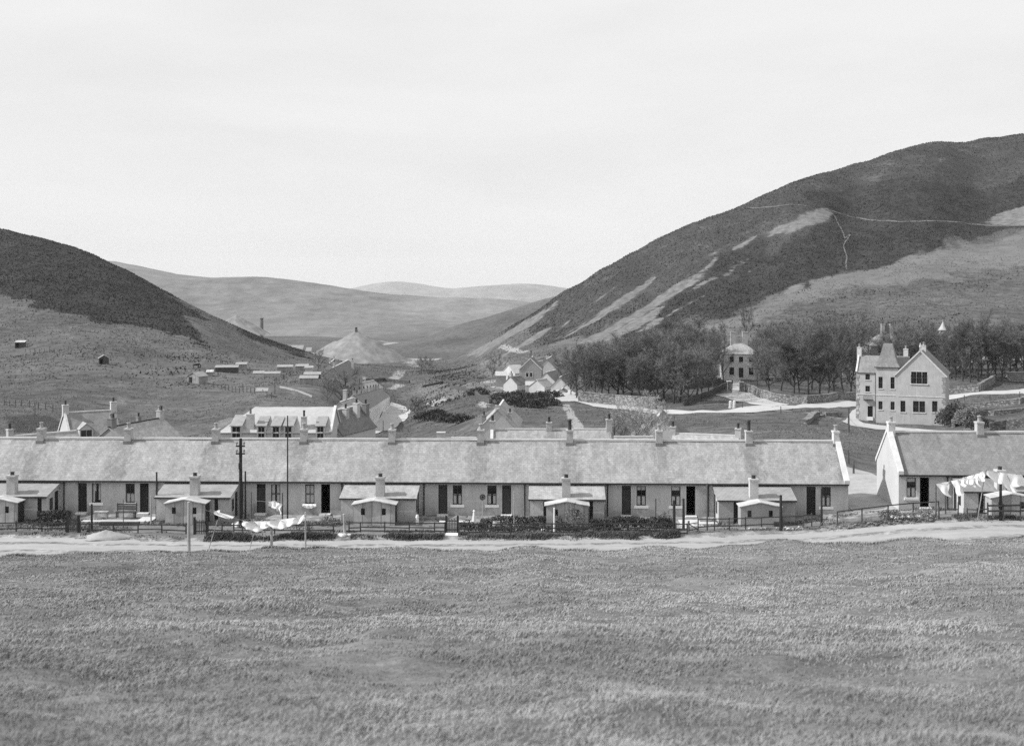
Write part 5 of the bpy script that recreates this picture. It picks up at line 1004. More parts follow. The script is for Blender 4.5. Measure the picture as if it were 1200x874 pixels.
shrub('low ragged bush beside the ruined wall right of the long terrace', 1048, 83.2, 1.1, .6, 'shrub_leaf', 600)
shrub('dark dense bush against the right wall of the hall', 1119, 222, 3.2, 4.2, 'hedge_leaf', 2600, .22)
shrub('pale brown bush beside the dark one at the hall', 1136, 217, 2.6, 3.4, 'shrub_pale', 2200, .18)
shrub('wide dark scrub right of the second chimney of the hall garden', 1150, 205, 3.0, 1.8, 'shrub_leaf', 1500, .18)
for i, (px, py, rx, h) in enumerate(((500, 491, 3.6, 1.6), (520, 493, 4.2, 1.7), (541, 495, 3.8, 1.5), (512, 487, 3.0, 1.6))):
    g = G(px, py); leaves('hedge', ['dark hedge bush just right of the street foot', 'long dark hedge bush in the middle of the low field', 'dark hedge bush at the right end of the field row', 'dark hedge bush above the field row'][i], 'hedge', dome_cloud(rx, 1.6, h), 1300, .2, 'hedge_leaf', 300 + i, g)
for i, (px, py) in enumerate(((608, 466), (618, 470), (632, 468), (645, 466), (598, 474), (622, 478), (590, 468), (640, 475), (560, 462), (612, 458))):
    g = G(px, py); leaves('shrub', 'dark scrub bush on the bank below the white cottages', 'shrub', dome_cloud(3.2, 2.2, 1.9), 800, .25, 'hedge_leaf' if i % 2 else 'shrub_leaf', 400 + i, g, group='scrub below the white cottages')

# ------------------------------------------------------------------ fences and gates along the lane
def at(px, Y): x = (px - 600) * Y / F; return Vector((x, Y, hz(x, Y)))
FG = 'rail fences along the gardens'
def fence(label, posts, Y, h=.68, rails=(.12, .45), group=FG, mat='rail_wood', post_w=.075, heights=None, dY=0.0, name='rail_fence', railw=.07, extra=.05):
    n = len(posts); P_ = [at(p, Y + dY * i / max(n - 1, 1)) for i, p in enumerate(posts)]; o = P_[0]; r = thing(name, label, 'fence', o, 0, group); jr = np.random.default_rng(abs(int(posts[0])) + 3)
    for i, p in enumerate(P_):
        hh = (heights[i] if heights and heights[i] else h) + jr.uniform(-.03, .04); q = p - o; lean = jr.normal(0, .02, 2)
        MB().beam((q.x, q.y, q.z - .4), (q.x + lean[0], q.y + lean[1], q.z + hh), post_w, post_w).build('post', M['post_wood'], r)
    for i in range(n - 1):
        a, b = P_[i] - o, P_[i+1] - o
        for dz in rails: MB().beam((a.x, a.y - .05, a.z + h - dz + jr.normal(0, .015)), (b.x, b.y - .05, b.z + h - dz + jr.normal(0, .015)), .035, railw).build('rail', M[mat], r)
    return r
def gate(label, px0, px1, Y, h=.75, n=6, mat='wood_dark', tall=0.15):
    a, b = at(px0, Y), at(px1, Y); r = thing('garden_gate', label, 'gate', a, 0, 'garden gates on the lane'); w = (b - a).length; z = (b - a).z
    for x in (0, w): MB().beam((x, 0, -.4), (x, 0, h + tall), .13, .13).build('gatepost', M['wood_tarred'], r)
    g = MB()
    for k in range(n): x = .12 + (w - .24) * k / (n - 1); g.box(x - .03, x + .03, -.06, -.035, .06, h - .02 - .05 * (k % 2))
    g.box(.07, w - .07, -.035, -.01, .18, .25); g.box(.07, w - .07, -.035, -.01, h - .22, h - .15); g.build('pales', M[mat], r); return r
fence('rail fence at the left edge, ending at the dark pale gate', [-40, -12, 19, 49, 77], 81.6)
gate('dark gate of narrow pales nearest the left edge', 79, 92, 81.3, .95, 6)
fence('rail fence between the two dark gates, behind the sand heap', [94, 105, 133, 161.6, 190, 218], 81.3)
gate('dark pale gate just right of the tall clothes post', 228, 242.5, 81.0, .95, 6)
fence('rail fence behind the big white washing', [244, 260, 274, 284, 322, 362.5, 391], 81.2)
fence('rail fence between the leaning post and the light gate', [409, 422.5, 451, 479, 509, 521], 81.6, rails=(.06, .34, .58))
gate('light pale gate with a white stone sill', 523, 536.5, 81.4, .95, 6, 'wood_dark')
MB_ = at(529.5, 80.6); tag(MB().box(-.4, .4, -.45, .3, -.1, .06).build('threshold_stone', M['stone_step']), 'white threshold stone under the light pale gate', 'stone'); bpy.data.objects['threshold_stone'].location = MB_
fence('long rail fence grown through with hedges, ending at the tall dark poles', [538, 568, 598, 627, 656, 682, 709, 735, 761, 789], 81.2, rails=(.08, .36, .60))
fence('short broken rail between the two tall dark poles and the lane', [792, 805.6], 81.0, rails=(.06, .4, .6))
sg = thing('garden_gate', 'small broken gate hanging open, left of the sloping rail fence', 'gate', at(807, 81.6), R(35)); g_ = MB(); g_.beam((0, 0, .1), (.75, 0, .1), .05); g_.beam((0, 0, .5), (.75, 0, .5), .05); g_.beam((0, 0, .5), (.75, 0, .1), .05); g_.build('gate_frame', M['rail_wood'], sg); MB().beam((0, 0, -.3), (0, 0, .7), .09).build('gatepost', M['post_wood'], sg)
fence('sloping rail fence in front of the last small shed of the long terrace', [818, 837, 855, 874, 892.5, 917, 941, 951], 81.6, h=.80, rails=(.04, .50), dY=1.4, railw=.06)
fence('tall single rail fence at the gap between the two terraces', [981, 1010, 1040, 1070, 1100], 82.6, h=.95, rails=(.04,), dY=1.0, railw=.07)
fence('low rail gate-like fence in front of the hanging white triangle of washing', [1100.5, 1122.4], 82.4, h=.80, rails=(.25,), heights=[.8, 1.05])
fence('low light fence right of the white side wall of the lean-to', [1134, 1145, 1157], 82.4, h=.65, rails=(.10, .36), mat='post_wood')
fence('dark heavy railing on the grassy bank at the right edge', [1157.5, 1176, 1196, 1225], 81.9, h=1.1, rails=(.06, .42), heights=[1.25, 0, 1.3, 0], railw=.11)
wl_ = thing('fence_wall', 'tumbled low dry stone kerb between the lane and the single rail fence', 'wall', at(990, 82.0))
for i in range(46):
    p = at(985 + i * 2.5, 82.0 + .25 * math.sin(i)) - at(990, 82.0); q = np.random.default_rng(i); m = MB(); s = q.uniform(.05, .13)
    m.lathe([(s * .6, -.1), (s, .05), (s * .8, s * .8), (s * .3, s * 1.1)], 6, (p.x, p.y, p.z)); m.build('stone', M['wall_rubble'], wl_)

# ------------------------------------------------------------------ posts, poles and lines
def pole(label, px, ytop, Y, r=.05, lean=0.0, mat='post_wood', name='clothes_pole', cat='clothes pole', zt=None, group=None):
    g = at(px, Y); top = -(ytop - HY) * Y / F; o = thing(name, label, cat, g, 0, group); MB().tube((0, 0, -.5), (lean, 0, top - g.z), r * 1.15, r * .8, 8).build('shaft', M[mat], o); MB().lathe([(r * .95, 0), (r * .9, .04), (r * .3, .07)], 8, (lean, 0, top - g.z)).build('top', M[mat], o); return o, Vector((g.x + lean, Y, top))
up = thing('utility_pole', 'tall dark utility pole with insulators before the long roof', 'utility pole', at(282, 84.2)); zt = -(513.5 - HY) * 84.2 / F - up.location.z
MB().tube((0, 0, -.6), (0, 0, zt), .14, .095, 10).build('shaft', M['wood_tarred'], up)
for k, dz in enumerate((.5, 1.0)):
    c = MB().beam((-.30, -.1, zt - dz), (.30, -.1, zt - dz), .09, .09).build('crossarm', M['wood_tarred'], up)
    for x in (-.24, .24): MB().lathe([(.03, 0), (.03, .08), (.07, .1), (.075, .2), (.03, .25)], 8, (x, -.1, zt - dz + .04)).build('insulator', M['metal_grey'], c)
MB().beam((.0, -.13, zt - 1.6), (0, -.13, zt - 2.0), .2, .16).build('fuse_box', M['iron_dark'], up)
pole('thin dark pipe standing right beside the utility pole', 287.5, 553, 84.4, .065, name='post', cat='post', mat='wood_tarred')
pole('dark post half way between the utility pole and the grey panelled door', 294.5, 577, 84.0, .04, name='post', cat='post')
pole('very tall thin aerial pole rising far above the eaves', 337, 488, 84.6, .05, name='aerial_pole', cat='pole', mat='iron_dark')
pole('slim dark stove pipe standing by the eave left of the round chimneyed lean-to', 183.6, 554, 86.4, .07, name='stove_pipe', cat='pipe', mat='iron_dark')
o, t1 = pole('thick pale weathered clothes post standing in the lane at left', 221.3, 589, 75.9, .10, mat='post_pale')
o, t2 = pole('short pale clothes post under the big white washing', 318.3, 617, 76.3, .085, mat='post_pale')
pole('dark post at the left garden, right of the first pale gate', 107.5, 591.5, 81.9, .075, mat='wood_tarred', name='post', cat='post')
pole('thin stake before the dark slatted bench', 144.5, 586, 83.2, .03, name='post', cat='post')
pole('thin pale stake right of the dark slatted bench', 177, 582, 84.4, .05, name='post', cat='post', mat='post_pale')
o, t3 = pole('short dark clothes pole with a white cloth beside it', 331, 578, 83.9, .05)
pole('leaning grey gatepost at the open gap in the fence', 404.5, 603, 80.6, .085, -.08, mat='post_pale', name='post', cat='post')
pole('thin pale pole in front of the grey door next to the round disc', 602.3, 577, 83.0, .03, mat='post_pale')
pole('thin bright white post in front of the small shed', 649.5, 596, 81.6, .06, mat='paint_white', name='post', cat='post')
pole('dark clothes pole above the long hedge below the half curtained window', 768.3, 585, 83.4, .055)
pole('left of two tall dark poles by the broken rail', 790, 587, 81.2, .10, mat='wood_tarred')
pole('right of two tall dark poles by the broken rail', 801, 585, 82.6, .085, mat='wood_tarred')
pole('thin dark and pale pole at the left end of the sloping fence', 828.7, 567, 82.0, .05, mat='post_wood')
pole('dark pole in front of the right corner of the last small shed', 915, 581, 81.9, .10, mat='wood_tarred')
pole('dark pole in front of the end cottage window', 962.8, 573, 83.0, .07, mat='wood_tarred')
pole('leaning dark strut at the end of the sloping fence', 951, 606, 82.4, .045, 1.0, name='strut', cat='post')
o, t4 = pole('slim dark pole at the hanging white triangle of washing', 1096.8, 567, 82.6, .05)
pole('thin dark stake behind the low gate-like fence', 1108, 578, 84.0, .05, name='post', cat='post')
o, t5 = pole('stout dark pole on the bank at the right edge', 1172.6, 556, 82.0, .10, mat='wood_tarred')
tp = thing('telegraph_pole', 'dark telegraph pole with two stay wires left of the hall', 'telegraph pole', G(994.5, 507)); Yt = tp.location.y; zt = -(478 - HY) * Yt / F - tp.location.z
MB().tube((0, 0, -.6), (0, 0, zt), .15, .10, 8).build('shaft', M['post_wood'], tp); MB().tube((0, 0, zt * .7), (-3.2, -2.5, hz(tp.location.x - 3.2, Yt - 2.5) - tp.location.z), .03, n=5).build('stay_wire', M['metal_grey'], tp); MB().tube((0, 0, zt * .6), (1.8, -2.0, hz(tp.location.x + 1.8, Yt - 2) - tp.location.z), .025, n=5).build('stay_wire', M['metal_grey'], tp)
for px, yt, yb, lab in ((994.3, 527, 543, 'dark post in the grass behind the gap between the terraces'), (1000.3, 540, 555, 'lower grey post in the grass behind the gap'), (790, 487, 502, 'dark post standing behind the two small chimneys'), (653, 438, 455, 'dark pole before the white cottages, near the trees'), (602.5, 446, 458, 'dark pole on the bank below the white cottages'), (41, 471, 486, 'leaning grey post on the left hillside above the roofs'), (7, 465, 475, 'leftmost grey post on the hillside'), (322, 446, 462, 'grey telegraph pole among the garden plots'), (449, 492, 506, 'grey post at the foot of the street')):
    g = G(px, yb); o = thing('post', lab, 'post', g); MB().tube((0, 0, -.4), (0, 0, (yb - yt) * g[1] / F), .09, .07, 6).build('shaft', M['post_wood'], o)

# ------------------------------------------------------------------ washing
def line(label, a, b, sag=.25, r=.012):
    a, b = Vector(a), Vector(b); o = thing('washing_line', label, 'washing line', a, 0); m = MB(); n = 12; pts = [(b - a) * (k / n) - Vector((0, 0, sag * 4 * (k / n) * (1 - k / n))) for k in range(n + 1)]
    for p, q in zip(pts[:-1], pts[1:]): m.tube(p, q, r, n=4, cap=False)
    m.build('rope', M['post_pale'], o); return lambda f: a + (b - a) * f - Vector((0, 0, sag * 4 * f * (1 - f)))
LGp = 'white washing blowing on the lines'
def cloth(label, a, b, drop, blow=(0.4, -.3), seed=0, taper=1.0, tail=0.0, cat='washing', mat='linen'):
    """a cloth pegged between a and b, blown out by the wind"""
    a, b = Vector(a), Vector(b); r = np.random.default_rng(seed); nx, nz = 14, 10; vs = []; ph = r.uniform(0, 6)
    for j in range(nz + 1):
        v = j / nz
        for i in range(nx + 1):
            u = i / nx; uu = .5 + (u - .5) * (1 - (1 - taper) * v); p = (b - a) * uu; w = math.sin(uu * 9 + ph + v * 3) * .10 * v + math.sin(uu * 4 + ph * 2) * .07
            lift = .06 * math.sin(u * 5 + ph) * v + tail * u * v
            vs.append((p.x + blow[0] * v * v + .06 * math.sin(7 * v + ph), p.y + blow[1] * v + w, p.z - drop * v * (1 - .25 * abs(blow[0]) * v) + lift))
    fs = [(j * (nx + 1) + i, j * (nx + 1) + i + 1, (j + 1) * (nx + 1) + i + 1, (j + 1) * (nx + 1) + i) for j in range(nz) for i in range(nx)]
    o = thing('washing', label, cat, a, 0, LGp); MB().add(vs, fs).build('cloth', M[mat], o, True)
    pg = MB()
    for q in (Vector((0, 0, 0)), b - a): pg2 = MB().box(q.x - .012, q.x + .012, q.y - .02, q.y + .02, q.z - .05, q.z + .04).build('peg', M['post_pale'], o)
    return o
L1 = line('sagging washing line from the thick pale post to the short pale post', t1 - Vector((0, 0, .1)), t2 + Vector((0, 0, .05)), .12)
cloth('white shirt-like cloth leftmost on the near line, blowing right', P(251, 599, 75.95), P(258, 597.5, 76.0), .55, (.95, -.1), 1)
t6 = P(357, 602.5, 76.6)
o, t7 = pole('pale clothes post hidden behind the right end of the big washing', 358, 601, 76.6, .05, mat='post_pale')
L2 = line('washing line carrying the big white sheets', P(283, 609, 76.1), t7, .05)
for i, (xa, ya, xb, yb, dr, bl, tl_) in enumerate(((284, 610, 303, 611, .55, .25, 0), (300, 610.5, 316, 610, .42, .35, 0), (314, 610, 331, 609, .48, .35, .05), (329, 609, 346, 606, .42, .35, .1), (341, 607.5, 357, 602.5, .40, .02, .1))):
    cloth(['white pillowcase first of the big washing, nearest the prop', 'white sheet second in the big washing, with dark gap below', 'white sheet over the short pale post', 'white sheet right of the short pale post', 'white cloth at the right end of the big washing, flying upward'][i], P(xa, ya, 76.2), P(xb, yb, 76.4), dr, (bl, -.2), 20 + i, 1.0, tl_)
def prop(label, a, b): a, b = Vector(a), Vector(b); o = thing('clothes_prop', label, 'clothes prop', a); MB().tube((0, 0, 0), b - a, .03, .025, 6).build('shaft', M['post_pale'], o)
prop('slanting thin clothes prop left of the big washing', at(243, 75.9), P(255, 609, 76)); prop('slanting thin clothes prop under the first white sheet', at(291.5, 76.0), P(299, 618, 76.2))
cloth('white shirt on the far line beside the short dark clothes pole', P(315.5, 587.5, 83.9), P(323, 587, 83.9), .50, (.35, -.1), 31); cloth('white towel next to the short dark clothes pole', P(322, 588, 83.9), P(330, 590, 83.9), .62, (.05, -.1), 32, .75)
L3 = line('far washing line between the thin pipe and the short dark clothes pole', P(288, 585, 84.3), t3 - Vector((0, 0, .5)), .08)
bl = thing('blanket', 'white cloth draped over the window sill of the open doored cottage', 'blanket', P(363, 590.5, 88.1)); vs = []; fs = []
for j in range(7):
    for i in range(13): u = i / 12 - .5; v = j / 6; vs.append((u * .92, -.12 - .18 * min(1, v * 2) - .02 * math.sin(i * 1.7), .02 - .45 * max(0, v - .4) * (1 - .6 * abs(u * 2) ** 2) + .02 * math.sin(i * 2.1 + j)))
for j in range(6):
    for i in range(12): k = j * 13 + i; fs.append((k, k + 1, k + 14, k + 13))
MB().add(vs, fs).build('cloth', M['linen'], bl, True)
pr = Vector(P(1155, 551, 81.6))
L4 = line('rising washing line in front of the second terrace', t4, pr, .10); L5 = line('washing line from the prop over the right lean-to', pr, Vector(P(1205, 556, 82)), .05)
prop('long slanting clothes prop in front of the right lean-to', at(1145.5, 82.0), pr)
tri_ = cloth('white cloth hanging as a drooping triangle at the left end of the rising line', L4(.0), L4(.28), 1.05, (.55, -.1), 41, .12)
for i, (f0, f1, dr, bl_) in enumerate(((.33, .50, 1.0, .35), (.46, .62, .50, .25), (.58, .74, .46, .25), (.68, .82, .75, .2), (.78, .93, .50, .15), (.9, .99, .55, .1))):
    cloth(['long white cloth blowing right beside the drooping triangle', 'small white cloth in the middle of the rising line', 'small white cloth fourth up the rising line', 'white stocking-like cloth hanging low from the rising line', 'small white cloth near the top of the rising line', 'bunched white cloth at the top of the prop'][i], L4(f0), L4(f1), dr, (bl_, -.15), 50 + i, .8)
for i, (f0, f1, dr, bl_) in enumerate(((.01, .36, .75, .3), (.30, .58, 1.25, .4), (.50, .88, .85, .3))):
    cloth(['wide white sheet right of the prop', 'long white sheet before the white lean-to chimney', 'last white sheet by the stout dark pole'][i], L5(f0), L5(f1), dr, (bl_, -.2), 70 + i, .9)

# ------------------------------------------------------------------ things in the gardens
def bench(label, px0, px1, mat, back, Y=87.2):
    a = at(px0, Y); b = at(px1, Y); w = (b - a).length; o = thing('garden_bench', label, 'bench', a, R(TH))
    MB().box(0, w, -.38, 0, .40, .45).build('seat', M[mat], o)
    for x in (.05, w - .11):
        for y in (-.36, -.06): MB().box(x, x + .06, y, y + .06, -.1, .40).build('leg', M[mat], o)
    if back:
        for k in range(3): MB().box(0, w, -.02, .015, .55 + .15 * k, .65 + .15 * k).build('back_slat', M[mat], o)
        for x in (.0, w - .06): MB().box(x, x + .06, .016, .06, .45, 1.0).build('back_post', M[mat], o)
    return o
bench('pale low bench under the tied curtain window', 112, 128, 'wood_pale', False); bench('dark slatted bench with high back under a cottage window', 137, 160.5, 'wood_dark', True)
def slab(label, px, Y, w, d, h, mat='stone_pale', name='paving_slab', cat='paving slab'):
    o = MB().box(-w/2, w/2, -d/2, d/2, -.15, h).build(name, M[mat]); o.location = at(px, Y); return tag(o, label, cat)
slab('white paved terrace edge below the pale bench', 133, 85.4, 4.2, .5, .12); slab('dark long planting trough in front of the benches', 140, 84.6, 2.6, .4, .22, 'wood_dark', 'planting_trough', 'trough')
slab('pale slab at the doorstep beside the dark slatted bench', 172, 86.2, 1.0, 1.6, .08); slab('pale slab right of the light pale gate, under the white figure post', 536, 85.0, 2.4, .5, .16); slab('white slab between the two tall dark poles', 796, 83.6, 1.0, 1.4, .10); slab('pale slab before the black open doorway of the right cottage pair', 809.5, 85.0, 1.4, 2.2, .05)
slab('pale flat slab right of the black open doorway, by the thin pole', 826, 84.6, 1.6, .6, .12)
dp = thing('garden_disc', 'round disc with dark centre on a thin post beside the window', 'disc', at(565.5, 86.6)); zc = -(582.3 - HY) * 86.6 / F - dp.location.z
MB().tube((0, 0, -.2), (0, 0, zc - .2), .035, n=6).build('post', M['post_pale'], dp)
d_ = MB()
for k in range(20):
    a0, a1 = 2 * math.pi * k / 20, 2 * math.pi * (k + 1) / 20; d_.prism([(.16 * math.cos(a0), -.04, zc + .16 * math.sin(a0)), (.20 * math.cos(a0), -.04, zc + .20 * math.sin(a0)), (.20 * math.cos(a1), -.04, zc + .20 * math.sin(a1)), (.16 * math.cos(a1), -.04, zc + .16 * math.sin(a1))], (0, .08, 0))
d_.build('rim', M['iron_dark'], dp); MB().prism([(.16 * math.cos(2 * math.pi * k / 20), -.01, zc + .16 * math.sin(2 * math.pi * k / 20)) for k in range(20)], (0, .03, 0)).build('face', M['metal_grey'], dp); MB().prism([(.07 * math.cos(2 * math.pi * k / 12), -.03, zc + .07 * math.sin(2 * math.pi * k / 12)) for k in range(12)], (0, .02, 0)).build('hub', M['iron_dark'], dp)
fp = thing('garden_post', 'white tapering stone post on a flat base left of the round disc', 'post', at(555.5, 84.2)); MB().box(-.35, .3, -.2, .2, -.1, .14).build('base', M['stone_pale'], fp); MB().lathe([(.12, .137), (.10, .6), (.06, .95), (.09, 1.0), (.02, 1.08)], 8).build('shaft', M['paint_white'], fp)
ba = thing('barrel', 'pale round barrel in front of the long dark hedge', 'barrel', at(581.8, 82.9)); MB().lathe([(.22, -.05), (.26, .2), (.26, .35), (.22, .58), (.19, .58), (.18, .5)], 12).build('staves', M['wood_pale'], ba); MB().lathe([(.262, .12), (.272, .14), (.272, .18), (.262, .2)], 12).build('hoop', M['metal_grey'], ba)
st_ = thing('standpipe', 'small pale standpipe at the right corner of the smooth grey lean-to', 'standpipe', at(489, 84.9)); MB().lathe([(.12, -.1), (.10, .4), (.12, .45), (.08, .62)], 8).build('body', M['paint_white'], st_); MB().tube((.08, 0, .45), (.2, -.05, .42), .02, n=6).build('spout', M['metal_grey'], st_)
def heap(label, px, Y, rx, ry, h, mat='sandheap', name='sand_heap', cat='heap', seed=1):
    n, mm = 28, 9; vs = [(0, 0, h)]; fs = []; rr = np.random.default_rng(seed)
    for j in range(1, mm + 1):
        for k in range(n):
            a = 2 * math.pi * k / n; f = j / mm; q = 1 + .18 * math.sin(3 * a + seed) + .1 * math.sin(5 * a); vs.append((rx * f * q * math.cos(a), ry * f * q * math.sin(a), h * (1 - f) ** 1.15 - .08 * (j == mm) + rr.normal(0, .012)))
    fs += [(0, 1 + k, 1 + (k + 1) % n) for k in range(n)]
    for j in range(mm - 1): fs += [(1 + j * n + k, 1 + (j + 1) * n + k, 1 + (j + 1) * n + (k + 1) % n, 1 + j * n + (k + 1) % n) for k in range(n)]
    o = MB().add(vs, fs).build(name, M[mat], None, True); o.location = at(px, Y); return tag(o, label, cat)
heap('low heap of pale sand at the far side of the lane', 124, 79.9, 1.5, .6, .45)
def stones_row(label, px0, px1, Y, n, s0, s1, mat='stone_pale', name='rockery', cat='rockery', dy=.5):
    o = thing(name, label, cat, at((px0 + px1) / 2, Y)); q = np.random.default_rng(int(px0))
    for i in range(n):
        p = at(q.uniform(px0, px1), Y + q.uniform(-dy, dy)) - o.location; s = q.uniform(s0, s1); m = MB(); m.lathe([(s * .7, -.08), (s, .04), (s * .85, s * .6), (s * .35, s * .95)], 7, (p.x, p.y, p.z)); m.build('stone', M[mat], o)
stones_row('rockery of pale stones below the utility pole', 272, 300, 84.4, 26, .10, .26); stones_row('stony edging in front of the grey door with the round disc', 592, 640, 82.6, 14, .06, .14); stones_row('loose stones beside the leaning grey gatepost', 396, 412, 80.3, 12, .06, .2); stones_row('scattered stones along the garden of the second terrace', 1045, 1100, 83.2, 22, .06, .2); stones_row('pale stones in the garden below the last small shed', 872, 940, 82.6, 14, .05, .16)
stones_row('white edging stones at the foot of the meadow hedge bank', 450, 500, 80.4, 12, .05, .12, dy=.2)
slab('dark kennel box beside the sloping rail fence', 910, 83.6, .4, .4, .32, 'wood_dark', 'kennel_box', 'box')

# ------------------------------------------------------------------ spoil heaps and the works far down the valley
t = NT('spoil'); p = t.vec('Object'); ln_ = t.noise(t.vec('Object', (.5, .5, .02)), .5, 5, .6); nn = t.noise(p, .15, 5, .6)
M['spoil'] = t.finish(t.math('MULTIPLY', t.rng(ln_, .38, .62, .88, 1.1), t.rng(nn, .38, .62, .20, .27)), .95, nn, .3, .6, .1)
def bing(label, base_px, base_y, Y, peaks, wpx, name='spoil_heap', ny=.5):
    c = P(base_px, base_y, Y); o = thing(name, label, 'spoil heap', c); m = MB(); n = 90; hw = wpx / 2 * Y / F; k = Y / F
    pk = [((a - base_px) * k, (base_y - b) * k) for a, b in peaks]; xs = np.linspace(-hw * 1.25, hw * 1.25, n); ys = np.linspace(-hw * ny * 1.5, hw * ny * 1.5, 60); Xg, Yg = np.meshgrid(xs, ys); Z = np.full(Xg.shape, -9.0)
    for (x, h) in pk: Z = np.maximum(Z, h - np.hypot(Xg - x, Yg * .9) * .57)
    Z += .5 * fbm(Xg / 6, Yg / 6, 4, 77) + .35 * fbm(np.arctan2(Yg, Xg) * 9, Xg * 0, 2, 5)
    v = np.stack([Xg, Yg, Z], -1).reshape(-1, 3); i0 = (np.arange(59)[:, None] * n + np.arange(n - 1)[None]).ravel()
    quads_mesh('slope', v, np.stack([i0, i0 + 1, i0 + n + 1, i0 + n], 1), M['spoil'], o, True); return o, k
o, k = bing('great pale conical spoil heap in the valley floor', 419, 420, 830, [(418, 387), (414, 389.5), (424, 391), (430, 396), (393, 398.5), (400, 400), (408, 396)], 104, ny=.9)
gt = thing('tip_gantry', 'dark timber gantry on the top of the great spoil heap', 'gantry', P(417.5, 390, 828)); g_ = MB(); g_.beam((-.8, 0, -3), (-.3, 0, 3.6), .7); g_.beam((.9, 0, -3), (.3, 0, 3.6), .7); g_.build('frame', M['post_wood'], gt); MB().beam((-.8, 0, 1.5), (.8, 0, 1.5), .4).build('brace', M['post_wood'], gt)
bing('small pale spoil cone peeping over the left hill shoulder', 276, 394, 760, [(277, 369), (274, 372)], 60)
cs_ = thing('works_chimney', 'tall dark works chimney behind the left hill shoulder', 'chimney', P(306.5, 402, 780)); hh = (402 - 372.5) * 780 / F; MB().tube((0, 0, -6), (0, 0, hh), 1.45, 1.05, 12).build('shaft', M['chimney_dark'], cs_); MB().lathe([(1.05, 0), (1.3, .1), (1.3, .6), (1.0, .7)], 12, (0, 0, hh - .6)).build('cap', M['chimney_dark'], cs_)
ws_ = []
for px, py, w, lab in ((346, 408.5, 20, 'long low pale works shed beyond the left hill shoulder'), (362, 411, 7, 'small works shed left of the spoil heap')):
    house('works_shed', lab, 'shed', (px - w/2, py - 4, 770), (px + w/2, py - 4.2, 770), 3.5, 2.0, wallm='wall_pale', roofm='roof_corrugated', wall_h=3.2, ridge=False)

# ------------------------------------------------------------------ walls beside the roads
def wall(label, pts, h, th=.55, mat='wall_rubble', name='stone_wall', cope=True, cat='wall', group=None):
    P_ = [Vector(mapxy(p)) for p in pts]; q = []
    for a, b in zip(P_[:-1], P_[1:]):
        n = max(1, int((b - a).length / 3)); q += [a + (b - a) * k / n for k in range(n)]
    q.append(P_[-1]); o3 = Vector((q[0].x, q[0].y, hz(q[0].x, q[0].y))); r = thing(name, label, cat, o3, 0, group); L = []
    for i, p in enumerate(q):
        d = (q[min(i + 1, len(q) - 1)] - q[max(i - 1, 0)]).normalized(); nr = Vector((-d.y, d.x)) * th / 2; z = hz(p.x, p.y); L.append((p - nr, p + nr, z))
    def ribbon(dz0, dz1, g):
        vs = []; fs = []
        for a, b, z in L:
            m_ = (a + b) / 2; a2 = m_ + (a - m_) * g; b2 = m_ + (b - m_) * g
            vs += [(a2.x, a2.y, z + dz0), (b2.x, b2.y, z + dz0), (b2.x, b2.y, z + dz1), (a2.x, a2.y, z + dz1)]
        vs = [(x - o3.x, y - o3.y, z - o3.z) for x, y, z in vs]
        for i in range(len(L) - 1):
            for k in range(4): fs.append((i * 4 + k, i * 4 + (k + 1) % 4, i * 4 + 4 + (k + 1) % 4, i * 4 + 4 + k))
        fs += [(3, 2, 1, 0), tuple(len(vs) - 4 + k for k in range(4))]; return MB().add(vs, fs)
    ribbon(-.6, h, 1.0).build('masonry', M[mat], r)
    if cope: ribbon(h + .002, h + .16, 1.25).build('cope', M[mat], r)
    return r
wall('tall pale stone wall along the plantation edge at the road bend', [(678,470.5),(700,473),(722,475),(745,477),(768,478.5)], 2.0)
wall('dark paling wall climbing from the road to the left gate post', [(801,476),(820,469),(838,461),(854,453.5)], 1.3, .25, 'wall_rubble_dark', cope=False)
wall('pale curved stone wall between the gate posts and the hall', [(874,458),(888,465),(905,470),(925,473),(945,473),(970,471),(1001,468.5)], 1.5)
wall('stone wall behind the road just right of the hall', [(1107,463),(1125,461.5),(1147,459.5)], 1.5); wall('stone wall turning back from the road right of the hall', [(1147,459.5),(1155,454),(1165,448)], 1.6)
wall('low terrace wall in the garden right of the hall', [(1136,479),(1160,477),(1195,473),(1225,470)], .9); wall('lower terrace wall at the right edge behind the second terrace', [(1140,489),(1165,487),(1200,484)], .8)
wall('short sloping parapet right of the hall corner', [(1117,501),(1121,494),(1124,488)], 1.1); wall('low rubble wall in the grass left of the hall forecourt', [(942,497),(950,491),(958,486.5)], .6, .9, 'wall_rubble'); wall('short low kerb wall above the grass left of the forecourt', [(966,487),(985,487.5)], .5, .8)
wall('dark drystone dyke across the valley field', [(528,452),(545,458),(560,466),(575,473)], 1.0, .6, 'wall_rubble_dark', cope=False); wall('long faint dyke below the white cottages', [(495,454),(520,449),(560,447),(600,447)], .8, .6, 'wall_rubble_dark', cope=False); wall('dark field dyke beside the valley path', [(430,447),(450,446),(480,449)], 1.2, .7, 'wall_rubble_dark', cope=False)
for px, py, lab in ((854.5, 458, 'left square gate post of the mansion drive'), (869, 459, 'right square gate post of the mansion drive')):
    o = thing('gate_post', lab, 'gate post', G(px, py)); MB().box(-.4, .4, -.4, .4, -.5, 2.0).build('shaft', M['wall_rubble'], o); MB().box(-.5, .5, -.5, .5, 2.004, 2.2).build('cap', M['stone_pale'], o)
for i, px in enumerate((856, 860.5)):
    o = thing('bollard', ['left of two white posts on the grass by the drive', 'right of two white posts on the grass by the drive'][i], 'post', G(px, 478)); MB().lathe([(.3, -.3), (.3, 1.2), (.25, 1.3), (.1, 1.4)], 8).build('shaft', M['stone_pale'], o); MB().lathe([(.36, 0), (.36, .25), (.3, .3)], 8, (0, 0, -.05)).build('base', M['stone_pale'], o)
